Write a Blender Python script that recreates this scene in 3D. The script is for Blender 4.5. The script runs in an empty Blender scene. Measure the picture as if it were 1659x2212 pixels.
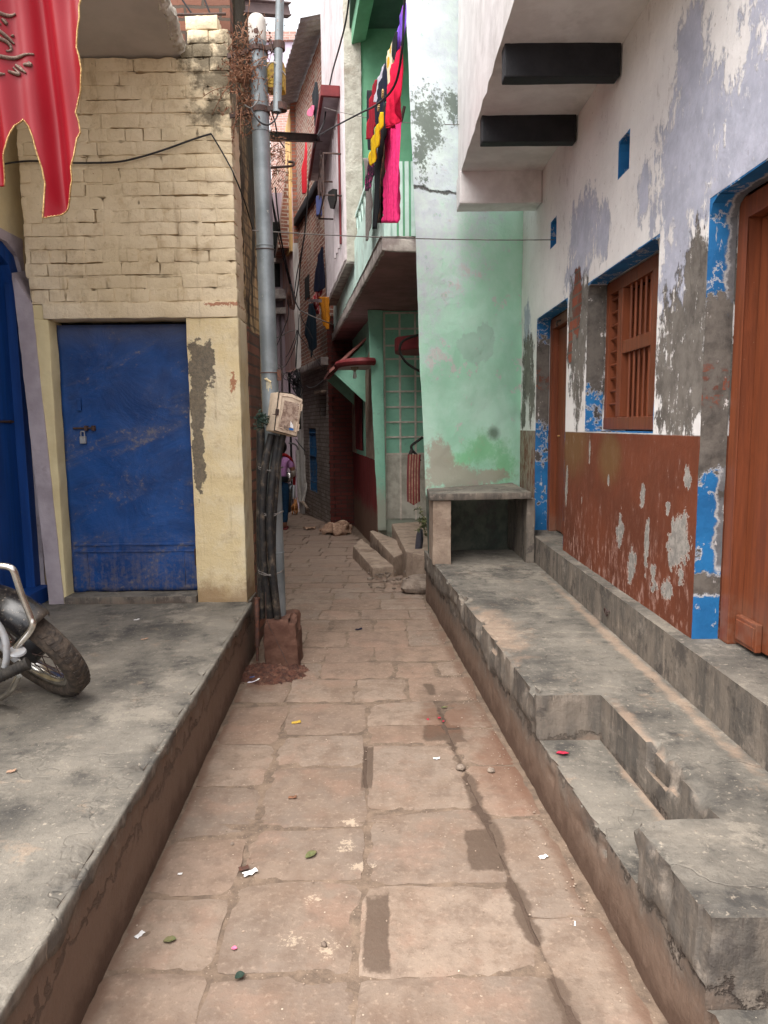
import bpy, bmesh, math, random
from mathutils import Vector, noise, Matrix
random.seed(7)
SC = bpy.context.scene
COL = SC.collection
PI = math.pi
# ------------------------------------------------------------------ camera model (metres; the photograph is measured on a 1659 x 2212 sheet)
FOC, CX, CY, EYE = 1534.0, 829.5, 1106.0, 1.6
PIT, ROL = math.radians(6.9), math.radians(0.6)
CAM = Vector((0, 0, EYE))
FW = Vector((0, math.cos(PIT), -math.sin(PIT)))
_u = Vector((0, math.sin(PIT), math.cos(PIT)))
RT = Vector((math.cos(ROL), 0, 0)) - _u*math.sin(ROL)
UP = Vector((math.sin(ROL), 0, 0)) + _u*math.cos(ROL)
def ray(x, y): return FW + RT*((x-CX)/FOC) + UP*((CY-y)/FOC)
def onp(x, y, ax, v):
    d = ray(x, y); return CAM + d*((v-CAM[ax])/d[ax])
def Zp(x, y, z=0.0): return onp(x, y, 2, z)
def Xp(x, y, v): return onp(x, y, 0, v)
def Yp(x, y, v): return onp(x, y, 1, v)
class Plane:                      # a vertical facade through two ground points
    def __init__(s, p, q):
        s.p = Vector((p[0], p[1], 0)); s.q = Vector((q[0], q[1], 0))
        s.d = (s.q-s.p).normalized(); s.n = Vector((-s.d.y, s.d.x, 0))
        if s.n.dot(CAM-s.p) < 0: s.n = -s.n
    def at(s, x, y, off=0.0):
        d = ray(x, y); c = CAM-s.p-s.n*off
        return CAM + d*(-s.n.dot(c)/s.n.dot(d))
    def pt(s, u, z, off=0.0): return s.p + s.d*u + s.n*off + Vector((0, 0, z))
def gz(y):                        # the lane falls gently away
    if y < 6: return 0.0
    if y < 16.5: return -(y-6)*0.0344
    return -0.361
# ------------------------------------------------------------------ objects
def _org(o):
    return Vector(o.get('_o', (0, 0, 0)))
ORG = {}
def props(o, label=None, cat=None, group=None, kind=None):
    if label: o['label'] = label
    if cat: o['category'] = cat
    if group: o['group'] = group
    if kind: o['kind'] = kind
    return o
def thing(name, label, cat, loc=(0, 0, 0), group=None):
    o = bpy.data.objects.new(name, None); COL.objects.link(o)
    o.location = loc; o.empty_display_size = 0.1; ORG[o.name] = Vector(loc)
    return props(o, label, cat, group)
def ns(v, s, seed=0.0):
    return noise.noise(Vector((v[0]*s+seed, v[1]*s-seed, v[2]*s+seed*.5)))
class M:
    def __init__(s): s.v = []; s.f = []
    def add(s, vs, fs):
        b = len(s.v); s.v += [Vector(v) for v in vs]; s.f += [[i+b for i in f] for f in fs]; return s
    def hexa(s, p):               # 4 bottom, 4 top, same order
        return s.add(p, [(3, 2, 1, 0), (4, 5, 6, 7), (0, 1, 5, 4), (1, 2, 6, 5), (2, 3, 7, 6), (3, 0, 4, 7)])
    def box(s, x0, x1, y0, y1, z0, z1):
        return s.hexa([(x0, y0, z0), (x1, y0, z0), (x1, y1, z0), (x0, y1, z0), (x0, y0, z1), (x1, y0, z1), (x1, y1, z1), (x0, y1, z1)])
    def obox(s, a, b, w, t, up=(0, 0, 1)):     # bar from a to b, w across, t along up
        a = Vector(a); b = Vector(b); d = (b-a).normalized(); up = Vector(up)
        x = d.cross(up)
        if x.length < 1e-4: x = d.cross(Vector((1, 0, 0)))
        x.normalize(); y = x.cross(d).normalized(); x = x*(w/2); y = y*(t/2)
        return s.hexa([a-x-y, a+x-y, b+x-y, b-x-y, a-x+y, a+x+y, b+x+y, b-x+y])
    def ext(s, poly, vec):        # polygon extruded by vec
        n = len(poly); p = [Vector(q) for q in poly]; vec = Vector(vec)
        fs = [tuple(range(n))[::-1], tuple(range(n, 2*n))] + [(i, (i+1) % n, n+(i+1) % n, n+i) for i in range(n)]
        return s.add(p+[q+vec for q in p], fs)
    def quad(s, a, b, c, d): return s.add([a, b, c, d], [(0, 1, 2, 3)])
    def grid(s, fn, nu, nv, close=False):
        vs = [fn(i/nu, j/nv) for j in range(nv+1) for i in range(nu+1)]
        return s.add(vs, [(j*(nu+1)+i, j*(nu+1)+i+1, (j+1)*(nu+1)+i+1, (j+1)*(nu+1)+i) for j in range(nv) for i in range(nu)])
    def tube(s, path, r, n=8, smooth=0, cap=True):
        p = [Vector(q) for q in path]
        if smooth: p = spline(p, smooth)
        N = len(p); rs = r if callable(r) else (lambda t: r)
        t0 = (p[1]-p[0]).normalized(); x = t0.orthogonal().normalized(); rings = []
        for i in range(N):
            t = (p[min(i+1, N-1)]-p[max(i-1, 0)]).normalized()
            x = (x - t*x.dot(t)); x = x.normalized() if x.length > 1e-6 else t.orthogonal().normalized()
            y = t.cross(x); q = rs(i/(N-1))
            rings.append([p[i]+(x*math.cos(2*PI*k/n)+y*math.sin(2*PI*k/n))*q for k in range(n)])
        vs = [v for g in rings for v in g]
        fs = [(i*n+k, i*n+(k+1) % n, (i+1)*n+(k+1) % n, (i+1)*n+k) for i in range(N-1) for k in range(n)]
        if cap: fs += [tuple(range(n))[::-1], tuple((N-1)*n+k for k in range(n))]
        return s.add(vs, fs)
    def lathe(s, prof, c, ax=(0, 0, 1), n=20):   # prof: (radius, height along ax)
        ax = Vector(ax).normalized(); x = ax.orthogonal().normalized(); y = ax.cross(x); c = Vector(c)
        vs = [c+ax*h+(x*math.cos(2*PI*k/n)+y*math.sin(2*PI*k/n))*max(r, 1e-4) for r, h in prof for k in range(n)]
        N = len(prof)
        fs = [(i*n+k, i*n+(k+1) % n, (i+1)*n+(k+1) % n, (i+1)*n+k) for i in range(N-1) for k in range(n)]
        fs += [tuple(range(n))[::-1], tuple((N-1)*n+k for k in range(n))]
        return s.add(vs, fs)
    def ball(s, c, r, n=10, sq=(1, 1, 1)):
        c = Vector(c); vs = []
        for j in range(n+1):
            a = PI*j/n
            for k in range(n*2):
                b = PI*k/n; vs.append(c+Vector((math.sin(a)*math.cos(b)*r*sq[0], math.sin(a)*math.sin(b)*r*sq[1], math.cos(a)*r*sq[2])))
        w = n*2
        return s.add(vs, [(j*w+k, j*w+(k+1) % w, (j+1)*w+(k+1) % w, (j+1)*w+k) for j in range(n) for k in range(w)])
    def build(s, name, mat, parent=None, smooth=False, bevel=0, cut=0, disp=None, org=None, solid=0, **kw):
        me = bpy.data.meshes.new(name); bm = bmesh.new()
        vs = [bm.verts.new(v) for v in s.v]
        for f in s.f:
            try: bm.faces.new([vs[i] for i in f])
            except ValueError: pass
        bmesh.ops.remove_doubles(bm, verts=bm.verts, dist=2e-5)
        bmesh.ops.dissolve_degenerate(bm, edges=bm.edges, dist=1e-6)
        if len(bm.faces) and not kw.pop('keepn', False): bmesh.ops.recalc_face_normals(bm, faces=bm.faces)
        if bevel:
            bmesh.ops.bevel(bm, geom=[e for e in bm.edges if len(e.link_faces) == 2 and e.calc_face_angle(0) > .5], offset=bevel, segments=2, affect='EDGES', profile=.6)
        if cut:
            for _ in range(8):
                L = [e for e in bm.edges if e.calc_length() > cut]
                if not L or len(bm.verts) > 200000: break
                bmesh.ops.subdivide_edges(bm, edges=L, cuts=1, use_grid_fill=True)
        if disp:
            bm.normal_update()
            mv = [(v, disp(v.co.copy(), v.normal.copy())) for v in bm.verts]
            for v, d in mv: v.co += d
        if parent is not None: o0 = ORG[parent.name]
        elif org is not None: o0 = Vector(org)
        else:
            xs = [v.co for v in bm.verts]
            o0 = Vector(((min(c.x for c in xs)+max(c.x for c in xs))/2, (min(c.y for c in xs)+max(c.y for c in xs))/2, min(c.z for c in xs)))
        bmesh.ops.translate(bm, verts=bm.verts, vec=-o0)
        bm.to_mesh(me); bm.free()
        me.polygons.foreach_set('use_smooth', [bool(smooth)]*len(me.polygons))
        me.materials.append(mat)
        o = bpy.data.objects.new(name, me); COL.objects.link(o)
        if smooth and smooth != 2:
            try: me.set_sharp_from_angle(angle=math.radians(40))
            except Exception: pass
        if solid:
            md = o.modifiers.new('thick', 'SOLIDIFY'); md.thickness = solid; md.offset = 0
        if parent is not None: o.parent = parent
        else: o.location = o0
        ORG[o.name] = o0
        return props(o, kw.get('label'), kw.get('cat'), kw.get('group'), kw.get('kind'))
def spline(p, k):
    out = []; n = len(p)
    for i in range(n-1):
        a, b, c, d = p[max(i-1, 0)], p[i], p[i+1], p[min(i+2, n-1)]
        for j in range(k):
            t = j/k; out.append(.5*((2*b)+(c-a)*t+(2*a-5*b+4*c-d)*t*t+(3*b-a-3*c+d)*t**3))
    out.append(p[-1]); return out
def wob(amp, sc, seed=0.0):       # gentle unevenness of hand-made surfaces
    def f(c, n):
        return n*(amp*(ns(c, sc, seed)+.5*ns(c, sc*2.7, seed+9)))
    return f
def sag(a, b, d, k=12):           # hanging wire
    a = Vector(a); b = Vector(b)
    return [a.lerp(b, i/k)+Vector((0, 0, -4*d*(i/k)*(1-i/k))) for i in range(k+1)]
# ------------------------------------------------------------------ shader language
NT = None
class S:
    def __init__(s, k): s.k = k
    def __add__(s, o): return mt('ADD', s, o)
    __radd__ = __add__
    def __sub__(s, o): return mt('SUBTRACT', s, o)
    def __rsub__(s, o): return mt('SUBTRACT', o, s)
    def __mul__(s, o): return mt('MULTIPLY', s, o)
    __rmul__ = __mul__
    def __truediv__(s, o): return mt('DIVIDE', s, o)
def setin(n, i, v):
    if isinstance(v, S): NT.links.new(v.k, n.inputs[i])
    elif isinstance(v, tuple) and len(v) == 3 and n.inputs[i].type == 'RGBA': n.inputs[i].default_value = (*v, 1)
    else: n.inputs[i].default_value = v
def mt(op, *a):
    n = NT.nodes.new('ShaderNodeMath'); n.operation = op
    for i, v in enumerate(a): setin(n, i, v)
    return S(n.outputs[0])
def mx(a, b): return mt('MAXIMUM', a, b)
def mn(a, b): return mt('MINIMUM', a, b)
def ab(a): return mt('ABSOLUTE', a)
def st(v, a, b):                  # smooth step
    n = NT.nodes.new('ShaderNodeMapRange'); n.interpolation_type = 'SMOOTHSTEP'
    setin(n, 0, v); n.inputs[1].default_value = a; n.inputs[2].default_value = b
    return S(n.outputs[0])
def vec(x, y, z):
    n = NT.nodes.new('ShaderNodeCombineXYZ')
    for i, v in enumerate((x, y, z)): setin(n, i, v)
    return S(n.outputs[0])
def P():
    n = NT.nodes.new('ShaderNodeNewGeometry'); m = NT.nodes.new('ShaderNodeSeparateXYZ')
    NT.links.new(n.outputs['Position'], m.inputs[0])
    return S(n.outputs['Position']), S(m.outputs[0]), S(m.outputs[1]), S(m.outputs[2])
def NZ():
    n = NT.nodes.new('ShaderNodeNewGeometry'); m = NT.nodes.new('ShaderNodeSeparateXYZ')
    NT.links.new(n.outputs['Normal'], m.inputs[0]); return S(m.outputs[0]), S(m.outputs[1]), S(m.outputs[2])
def no(v, sc, det=4, ro=.6, di=0.0):
    n = NT.nodes.new('ShaderNodeTexNoise'); setin(n, 'Vector', v)
    n.inputs['Scale'].default_value = sc; n.inputs['Detail'].default_value = det; n.inputs['Roughness'].default_value = ro; n.inputs['Distortion'].default_value = di
    return S(n.outputs[0])
def vo(v, sc, feat='F1', out=0, rnd=1.0):
    n = NT.nodes.new('ShaderNodeTexVoronoi'); n.feature = feat; setin(n, 'Vector', v); n.inputs['Scale'].default_value = sc
    n.inputs['Randomness'].default_value = rnd
    return S(n.outputs[out])
def mixc(f, a, b):
    n = NT.nodes.new('ShaderNodeMix'); n.data_type = 'RGBA'
    setin(n, 0, f); setin(n, 6, a); setin(n, 7, b); return S(n.outputs[2])
def brick(v, w, h, mor, c1, c2, cm, off=.5, bias=0.0, sm=.1):
    n = NT.nodes.new('ShaderNodeTexBrick'); setin(n, 'Vector', v); setin(n, 'Color1', c1); setin(n, 'Color2', c2); setin(n, 'Mortar', cm)
    n.inputs['Scale'].default_value = 1; n.inputs['Mortar Size'].default_value = mor; n.inputs['Mortar Smooth'].default_value = sm
    n.inputs['Brick Width'].default_value = w; n.inputs['Row Height'].default_value = h; n.inputs['Bias'].default_value = bias; n.offset = off
    return S(n.outputs[0]), S(n.outputs[1])
def C(r, g, b):
    f = lambda u: (u/255/12.92) if u/255 <= .04045 else ((u/255+.055)/1.055)**2.4
    return (f(r), f(g), f(b))
def mat(name, fn):
    global NT
    m = bpy.data.materials.new(name); m.use_nodes = True; NT = m.node_tree
    bs = NT.nodes['Principled BSDF']
    r = fn()
    setin(bs, 'Base Color', r['c']); setin(bs, 'Roughness', r.get('r', .8)); setin(bs, 'Metallic', r.get('m', 0.0))
    bs.inputs['Specular IOR Level'].default_value = r.get('s', .3)
    if 'sheen' in r: bs.inputs['Sheen Weight'].default_value = r['sheen']
    if 'h' in r:
        b = NT.nodes.new('ShaderNodeBump'); b.inputs['Strength'].default_value = r.get('bs', 1.0); b.inputs['Distance'].default_value = 1.0
        setin(b, 'Height', r['h']); NT.links.new(b.outputs[0], bs.inputs['Normal'])
    if 'e' in r: setin(bs, 'Emission Color', r['e'][0]); bs.inputs['Emission Strength'].default_value = r['e'][1]
    return m
def blob(u, v, cu, cv, ru, rv):
    a = (u-cu)/ru; b = (v-cv)/rv
    return 1-mt('SQRT', a*a+b*b)
def blobs(u, v, L):
    m = None
    for q in L:
        k = blob(u, v, *q); m = k if m is None else mx(m, k)
    return m
# ------------------------------------------------------------------ materials
def plain(a, b=None, r=.7, sc=8, m=0.0, h=.0006, s=.3, dirt=None):
    def f():
        p, x, y, z = P(); n = no(p, sc, 5, .6)
        col = mixc(st(n, .35, .65), a, b or tuple(v*.8 for v in a))
        if dirt: col = mixc(st(no(p, sc*.4, 6, .7), .5, .7)*.7, col, dirt)
        return dict(c=col, r=r, m=m, s=s, h=no(p, sc*5, 3)*h)
    return f
def wetmask(p, x, y):
    wob_ = (no(p, 8, 7, .75)-.5)*1.9
    bxm = lambda cu, cv, ru, rv: 1-mx(ab(x-cu)/ru, ab(y-cv)/rv)
    wet = mx(mx(bxm(.372, 2.53, .080, .15), bxm(-.037, 2.1, .046, .20)), mx(bxm(.30, 3.56, .12, .12), bxm(-.09, 3.2, .03, .25)))*2
    line = 1-ab(x-(.655-y*.093)+(no(vec(y*2, 0, 0), 2.0, 5)-.5)*.10)/.040
    line = mn(line, st(y, 4.6, 4.0)*4-2)
    wm = mx(st(wet+wob_*.9, .1, .45), st(line+wob_*.9-st(no(vec(0, y*1.5, 0), 1.3, 3), .50, .58)*.7, .05, .55))
    wide = st(blobs(x, y, [(.47, 1.75, .14, .22), (.35, 3.9, .25, .45)])+wob_, 0, .6)*.5
    wm = mx(wm, wide)
    return wm, wob_
def f_ground():
    p, x, y, z = P(); n1 = no(p, 1.7, 6, .65); n2 = no(p, 9, 6, .7); n3 = no(p, 45, 4, .7); cell = vo(vec(x*2.1, y*2.1, 0), 1, 'F1', 1)
    gi = NT.nodes.new('ShaderNodeNewGeometry'); isl = S(gi.outputs['Random Per Island'])
    c = mixc(isl, C(142, 127, 114), C(117, 104, 94))
    c = mixc(st(mt('FRACT', isl*7.31), .6, 1.0)*.6, c, C(134, 110, 95))
    c = mixc(st(n1, .35, .68)*.55, c, C(136, 116, 100))
    c = mixc(st(n2, .42, .68)*.75, c, C(106, 90, 79)); c = mixc(st(no(p, 2.2, 7, .75), .48, .62)*.5, c, C(116, 96, 82))
    c = mixc(st(no(p, 3.1, 5, .7), .50, .66)*.5, c, C(140, 114, 99))
    c = mixc(st(n3, .52, .72)*.45, c, C(164, 145, 128))
    c = mixc(st(no(p, 95, 3, .7), .60, .70)*.5, c, C(104, 86, 74))
    c = mixc(st(vo(p, 24, 'F1'), .10, .05)*st(n2, .55, .6), c, C(205, 190, 170))
    wm, wob_ = wetmask(p, x, y)
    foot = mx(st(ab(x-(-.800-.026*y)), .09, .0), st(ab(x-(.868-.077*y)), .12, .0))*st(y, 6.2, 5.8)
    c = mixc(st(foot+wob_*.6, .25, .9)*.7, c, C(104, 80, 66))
    c = mixc(wm*.85, c, C(84, 70, 60))
    white = blobs(x, y, [(-.15, 2.72, .06, .05), (-.16, 2.55, .07, .06), (-.10, 2.43, .08, .05), (-.30, 2.05, .06, .05), (-.19, 2.02, .05, .08), (-.26, 2.25, .05, .04)])
    c = mixc(st(white+(no(p, 30, 5, .8)-.5)*4, .55, .85)*.5, c, C(196, 178, 156))
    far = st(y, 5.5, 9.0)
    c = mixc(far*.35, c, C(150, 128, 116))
    red = blobs(x, y, [(-.78, 4.35, .30, .22), (.33, 3.75, .25, .35), (.55, 3.2, .18, .6)])
    c = mixc(st(red+wob_, .1, .7)*.5, c, C(108, 76, 60))
    return dict(c=c, r=mixc(wm, (.85,)*3, (.6,)*3), h=n2*.006+n3*.0025+n1*.008, s=.25)
def f_dirt():
    p, x, y, z = P(); n2 = no(p, 12, 6, .7); n3 = no(p, 70, 3)
    c = mixc(st(n2, .35, .65), C(126, 108, 93), C(98, 84, 73))
    c = mixc(st(vo(p, 60, 'F1'), .2, .05)*.5, c, C(186, 166, 146))
    wm, w_ = wetmask(p, x, y); c = mixc(wm*.9, c, C(74, 60, 51))
    return dict(c=c, r=.95, h=n2*.010+n3*.002)
def f_concrete(red=1.0, lo=.12, hi=.30):
    def f():
        p, x, y, z = P(); nx, ny, nz = NZ()
        n1 = no(p, 2.3, 6, .65); n2 = no(p, 9, 7, .7); n3 = no(p, 55, 3); stx = no(vec(x*2, y*9, z*9), 1.0, 6, .7)
        top = mixc(st(n1+(n2-.5)*.5, .3, .7), C(122, 116, 107), C(74, 71, 67))
        top = mixc(st(stx*.5+n2*.5, .5, .68)*.5, top, C(148, 139, 126))
        top = mixc(st(no(p, 5, 6, .75), .58, .68)*.4, top, C(156, 134, 114))
        top = mixc(st(n2+(n1-.5)*.4, .56, .66)*.75, top, C(60, 58, 56)); top = mixc(st(no(p, 3.3, 7, .75), .54, .62)*.55, top, C(146, 138, 126))
        top = mixc(st(blobs(x, y, [(.62, 3.9, .22, .75), (1.22, 3.6, .05, 2.4), (.95, 2.5, .05, .6)])+(n2-.5)*2, .1, .8)*.6, top, C(160, 137, 118))
        fl = no(vec(x*11, y*19, 0), 1.0, 7, .78); top = mixc(st(fl, .56, .70)*.45, top, C(152, 143, 130)); top = mixc(st(fl, .44, .30)*.5, top, C(66, 63, 60)); top = mixc(st(no(p, 120, 3, .8), .60, .68)*.5, top, C(62, 58, 54)); top = mixc(st(vo(p, 38), .10, .04)*st(n2, .5, .6)*.8, top, C(186, 176, 160))
        crk = ab(no(vec(x*.8+3, y*.8, 0), 1.1, 5, .62)-.5)
        top = mixc(st(crk, .004, .0005)*st(n1, .50, .58)*.35, top, C(70, 62, 56)); top = mixc(st(n3, .62, .70)*.4, top, C(176, 164, 148))
        up = st(nz, .35, .75)
        wp = mt('ADD', z, (n2-.5)*.35)
        sk = no(vec(x*8, y*8, z*1.0), 1.0, 5, .7)
        side = mixc(st(sk+(n2-.5)*.6, .3, .65), C(120, 110, 100), C(84, 79, 74))
        side = mixc(st(n2, .52, .66)*.6, side, C(148, 136, 124))
        side = mixc(st(no(p, 4, 6, .7), .54, .62)*.7, side, C(66, 61, 58))
        dr = no(vec(x*30, y*30, z*3), 1.0, 6, .75); side = mixc(st(dr, .60, .68)*.6, side, C(176, 160, 144)); side = mixc(st(dr, .38, .30)*.6, side, C(58, 50, 46))
        side = mixc(st(wp, hi, lo)*red, side, C(112, 92, 79))
        side = mixc(st(wp, .14, .02)*red*.7, side, C(76, 56, 45))
        ck2 = no(vec(x*1.2, y*1.2, z*5), 2.0, 6, .7)
        lin = ab(wp-.25)
        side = mixc(st(lin, .009, .002)*st(no(p, 3, 3), .50, .58)*.75, side, C(58, 46, 40))
        c = mixc(up, side, top)
        return dict(c=c, r=.78, h=n2*.009+n3*.0022+no(p, 130, 3, .7)*.0012-st(crk, .006, .0)*.002*up-st(lin, .015, .0)*.006*(1-up)+(1-up)*(sk*.006+dr*.004), s=.35)
    return f
def f_whitewall():
    p, x, y, z = P()
    nA = no(p, 1.6, 7, .65); nB = no(p, 6, 7, .72); nC = no(p, 28, 5, .7)
    sv = no(vec(x*10, y*10, z*1.5), 1.0, 7, .72)
    nD = no(vec(x*22, y*22, z*11), 1.0, 6, .75)
    e = (nB-.5)*2.0+(sv-.5)*1.8+(nD-.5)*1.5
    c = mixc(st(nA, .3, .7), C(232, 229, 228), C(214, 210, 210))
    c = mixc(st(sv, .6, .75)*.35, c, C(184, 178, 176))
    c = mixc(st(nC, .64, .70)*.5, c, C(150, 140, 132)); c = mixc(st(nD+(nA-.5)*.5, .60, .68)*.45, c, C(168, 160, 158))
    lav = blobs(y, z, [(3.2, 2.75, .55, .5), (2.7, 2.55, .5, .65), (3.25, 3.15, .25, .35), (2.5, 3.2, .45, .45), (4.85, 2.85, .5, .35), (5.0, 2.6, .4, .3), (4.45, 2.75, .2, .25), (6.65, 2.45, .22, .35), (3.3, 2.25, .3, .4), (2.1, 2.7, .5, .8), (1.2, 2.8, .7, .6), (3.75, 2.75, .12, .2)])
    lm = st(lav*1.3+e, .28, .55)*.92
    lc = mixc(st(nB, .35, .65), C(176, 178, 196), C(154, 157, 174)); lc = mixc(st(nD, .60, .66)*.8, lc, C(214, 212, 212)); lc = mixc(st(nD, .38, .33)*.5, lc, C(128, 126, 134))
    c = mixc(lm, c, lc)
    gr = blobs(y, z, [(3.25, 1.85, .36, .42), (3.12, 2.2, .2, .25), (4.9, 2.05, .26, .45), (5.08, 2.3, .18, .38), (4.80, 2.35, .12, .3), (6.62, 2.1, .30, .40), (6.45, 1.85, .2, .25), (6.8, 1.7, .15, .2), (3.1, 1.72, .25, .15)])
    gm = st(gr*1.4+e*1.1, .18, .36)
    gc = mixc(st(nB, .35, .7), C(124, 118, 112), C(88, 82, 78))
    gc = mixc(st(nD*.6+sv*.4+(nC-.5)*.3, .57, .61), gc, C(214, 210, 210))
    c = mixc(gm, c, gc)
    bk, bf = brick(vec(y, z, 0), .22, .075, .008, C(140, 72, 52), C(112, 60, 46), C(96, 84, 76))
    bm = st(blobs(y, z, [(4.98, 2.42, .15, .26), (5.12, 2.2, .07, .2)])*1.2+(nB-.5)*1.6, .12, .25)
    c = mixc(bm, c, mixc(st(nC, .5, .62)*.6, bk, C(92, 84, 78)))
    # painted dado
    dz = z-(1.545+(nC-.5)*.004)
    dm = st(dz, .004, -.004)
    d = mixc(st(nA, .35, .65), C(112, 60, 40), C(96, 52, 36))
    d = mixc(st(blobs(y, z, [(5.0, 1.5, .5, .35), (4.2, 1.4, .3, .2)])+(nA-.5), .0, .7)*.75, d, C(112, 84, 52))
    fl = no(vec(x*26, y*26, z*9), 1.0, 6, .75)
    low = st(z+(nB-.5)*.5, 1.15, .72)
    d = mixc(st(fl, .50, .66)*(low*.85+.08), d, C(176, 140, 128))
    d = mixc(st(fl+(nC-.5)*.25, .66, .69)*(low*.6+.35), d, C(206, 196, 190))
    chip = blobs(y, z, [(3.16, 1.08, .14, .2), (3.95, 1.02, .08, .16), (3.62, 1.24, .06, .1), (3.45, .86, .07, .12), (3.28, .82, .09, .08), (3.75, .84, .09, .13), (3.55, .98, .05, .18), (3.95, 1.0, .06, .14), (4.2, 1.27, .03, .06), (4.75, 1.1, .04, .1), (5.15, 1.15, .05, .16), (3.1, 1.36, .05, .07), (4.6, 1.42, .03, .1), (3.3, 1.2, .04, .05)])
    cw = blob; cm_ = st(chip*1.5+(nB-.5)*4.0+(sv-.5)*2.6+(nC-.5)*1.2, .62, .68)
    cc = mixc(st(nC, .4, .6), C(158, 152, 146), C(128, 124, 120))
    d = mixc(st(chip*1.5+(nB-.5)*4.0+(sv-.5)*2.6+(nC-.5)*1.2, .52, .60), d, C(196, 186, 178))
    d = mixc(cm_, d, cc)
    d = mixc(st(y, 6.2, 6.3)*st(fl, .42, .55)*.8, d, C(150, 142, 130))
    c = mixc(dm, c, d)
    h = nA*.012+nB*.004+nC*.0012-lm*.003*(1-dm)-gm*.006*(1-dm)+nD*.002*(1-dm)-bm*(.008+bf*.004)-cm_*dm*.005-st(fl, .6, .66)*dm*low*.0015
    return dict(c=c, r=.75, h=h, s=.25)
def f_reveal():
    p, x, y, z = P(); nB = no(p, 9, 7, .72); nC = no(p, 40, 4, .7); nA = no(p, 3, 5, .6)
    sv = no(vec(x*18+3.7, y*18, z*5+1.3), 1.0, 6, .7)
    win = st(y, 3.4, 3.5)*st(y, 4.85, 4.8)
    zz = z+(nB-.5)*.45+(nC-.5)*.12-win*.22+st(y, 3.3, 3.2)*.22
    bl = mixc(st(nA, .35, .65), C(34, 108, 164), C(26, 90, 142))
    bl = mixc(st(sv, .60, .66), bl, C(176, 176, 178))
    gr = mixc(st(nB, .35, .7), C(104, 98, 92), C(66, 62, 59))
    gr = mixc(st(sv+(nC-.5)*.4, .62, .68), gr, C(196, 190, 188))
    bk, bf = brick(vec(x+y, z, 0), .22, .075, .01, C(128, 72, 54), C(98, 62, 52), C(84, 76, 70))
    gr = mixc(st(zz, 1.90, 1.94)*st(zz, 2.10, 2.06)*st(nB, .48, .55)*(1-win), gr, bk)
    m = mx(mx(st(zz, 1.62, 1.58), st(zz, 2.30, 2.34)*(1-win)), st(z, 2.478, 2.486)*win)
    d1_ = st(y, 3.3, 3.2)
    band = st(ab(z-.905+(nB-.5)*.12), .055, .035)*d1_
    right_ = st(x+(nB-.5)*.10, 1.395, 1.425)*d1_*st(z, .95, 1.0)*.9
    patch = st((nB-.5)*2.6+(no(p, 4, 3)-.5)*2.4, .30, .36)*st(z, 2.2, 2.0)
    patch = mx(patch, mx(band, right_))
    m = m*(1-patch)
    edge = st(m, .0, .5)*st(m, 1.0, .5)+st(ab((nB-.5)*2.6+(no(p, 4, 3)-.5)*2.4-.25), .06, .03)*st(m, .5, 1)*.9
    c = mixc(m, gr, bl); c = mixc(edge*.8, c, C(186, 182, 178))
    return dict(c=c, r=.7, h=nB*.006+nC*.001-(1-m)*.003, s=.3)
def f_woodpaint(a, b, ax=2, dull=.6):
    def f():
        p, x, y, z = P()
        g = no(vec(x*30, y*30, z*2.2) if ax == 2 else vec(x*30, y*2.2, z*30), 1.0, 5, .65); n = no(p, 5, 6, .7); k = no(p, 40, 4, .75)
        c = mixc(st(g, .35, .68), a, b)
        c = mixc(st(n, .55, .72)*.4, c, tuple(v*.55 for v in a))
        c = mixc(st(k, .70, .73)*.6, c, C(176, 150, 130))
        c = mixc(st(z, 1.0, .65)*st(n, .42, .6)*.4, c, C(128, 108, 94))
        return dict(c=c, r=.5, h=g*.0022+n*.001, s=.35)
    return f
def f_bluemetal():
    p, x, y, z = P(); n = no(p, 3, 6, .65, .6); w = no(vec(x*1.6, y, z*3.4-x*1.2), 1.0, 7, .7, .8); k = no(p, 30, 5, .7); d = no(vec(x*16, y, z*2), 1.0, 5, .7)
    c = mixc(st(n, .35, .65), C(16, 68, 132), C(12, 52, 106))
    c = mixc(st(w, .48, .75)*.5, c, C(104, 100, 102)); c = mixc(st(k+(w-.5), .60, .72)*.4, c, C(128, 116, 104))
    c = mixc(st(z+(n-.5)*.35, .98, .45)*.55*st(k+(d-.5), .35, .7), c, C(116, 104, 96))
    c = mixc(st(k, .66, .72)*.7*st(z, 1.4, .6), c, C(58, 48, 46))
    c = mixc(st(z, 2.10, 2.30)*.6, c, C(74, 78, 98))
    return dict(c=c, r=.55, h=n*.010+w*.010+k*.0006, m=0.0, s=.4)
def f_bluewood():
    p, x, y, z = P(); g = no(vec(x*20, y*20, z*1.6), 1.0, 5, .6); k = no(p, 22, 5, .7)
    c = mixc(st(g, .3, .7), C(16, 66, 136), C(12, 54, 116))
    c = mixc(st(k, .62, .74)*.35, c, C(70, 82, 104))
    return dict(c=c, r=.55, h=g*.002, s=.35)
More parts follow.
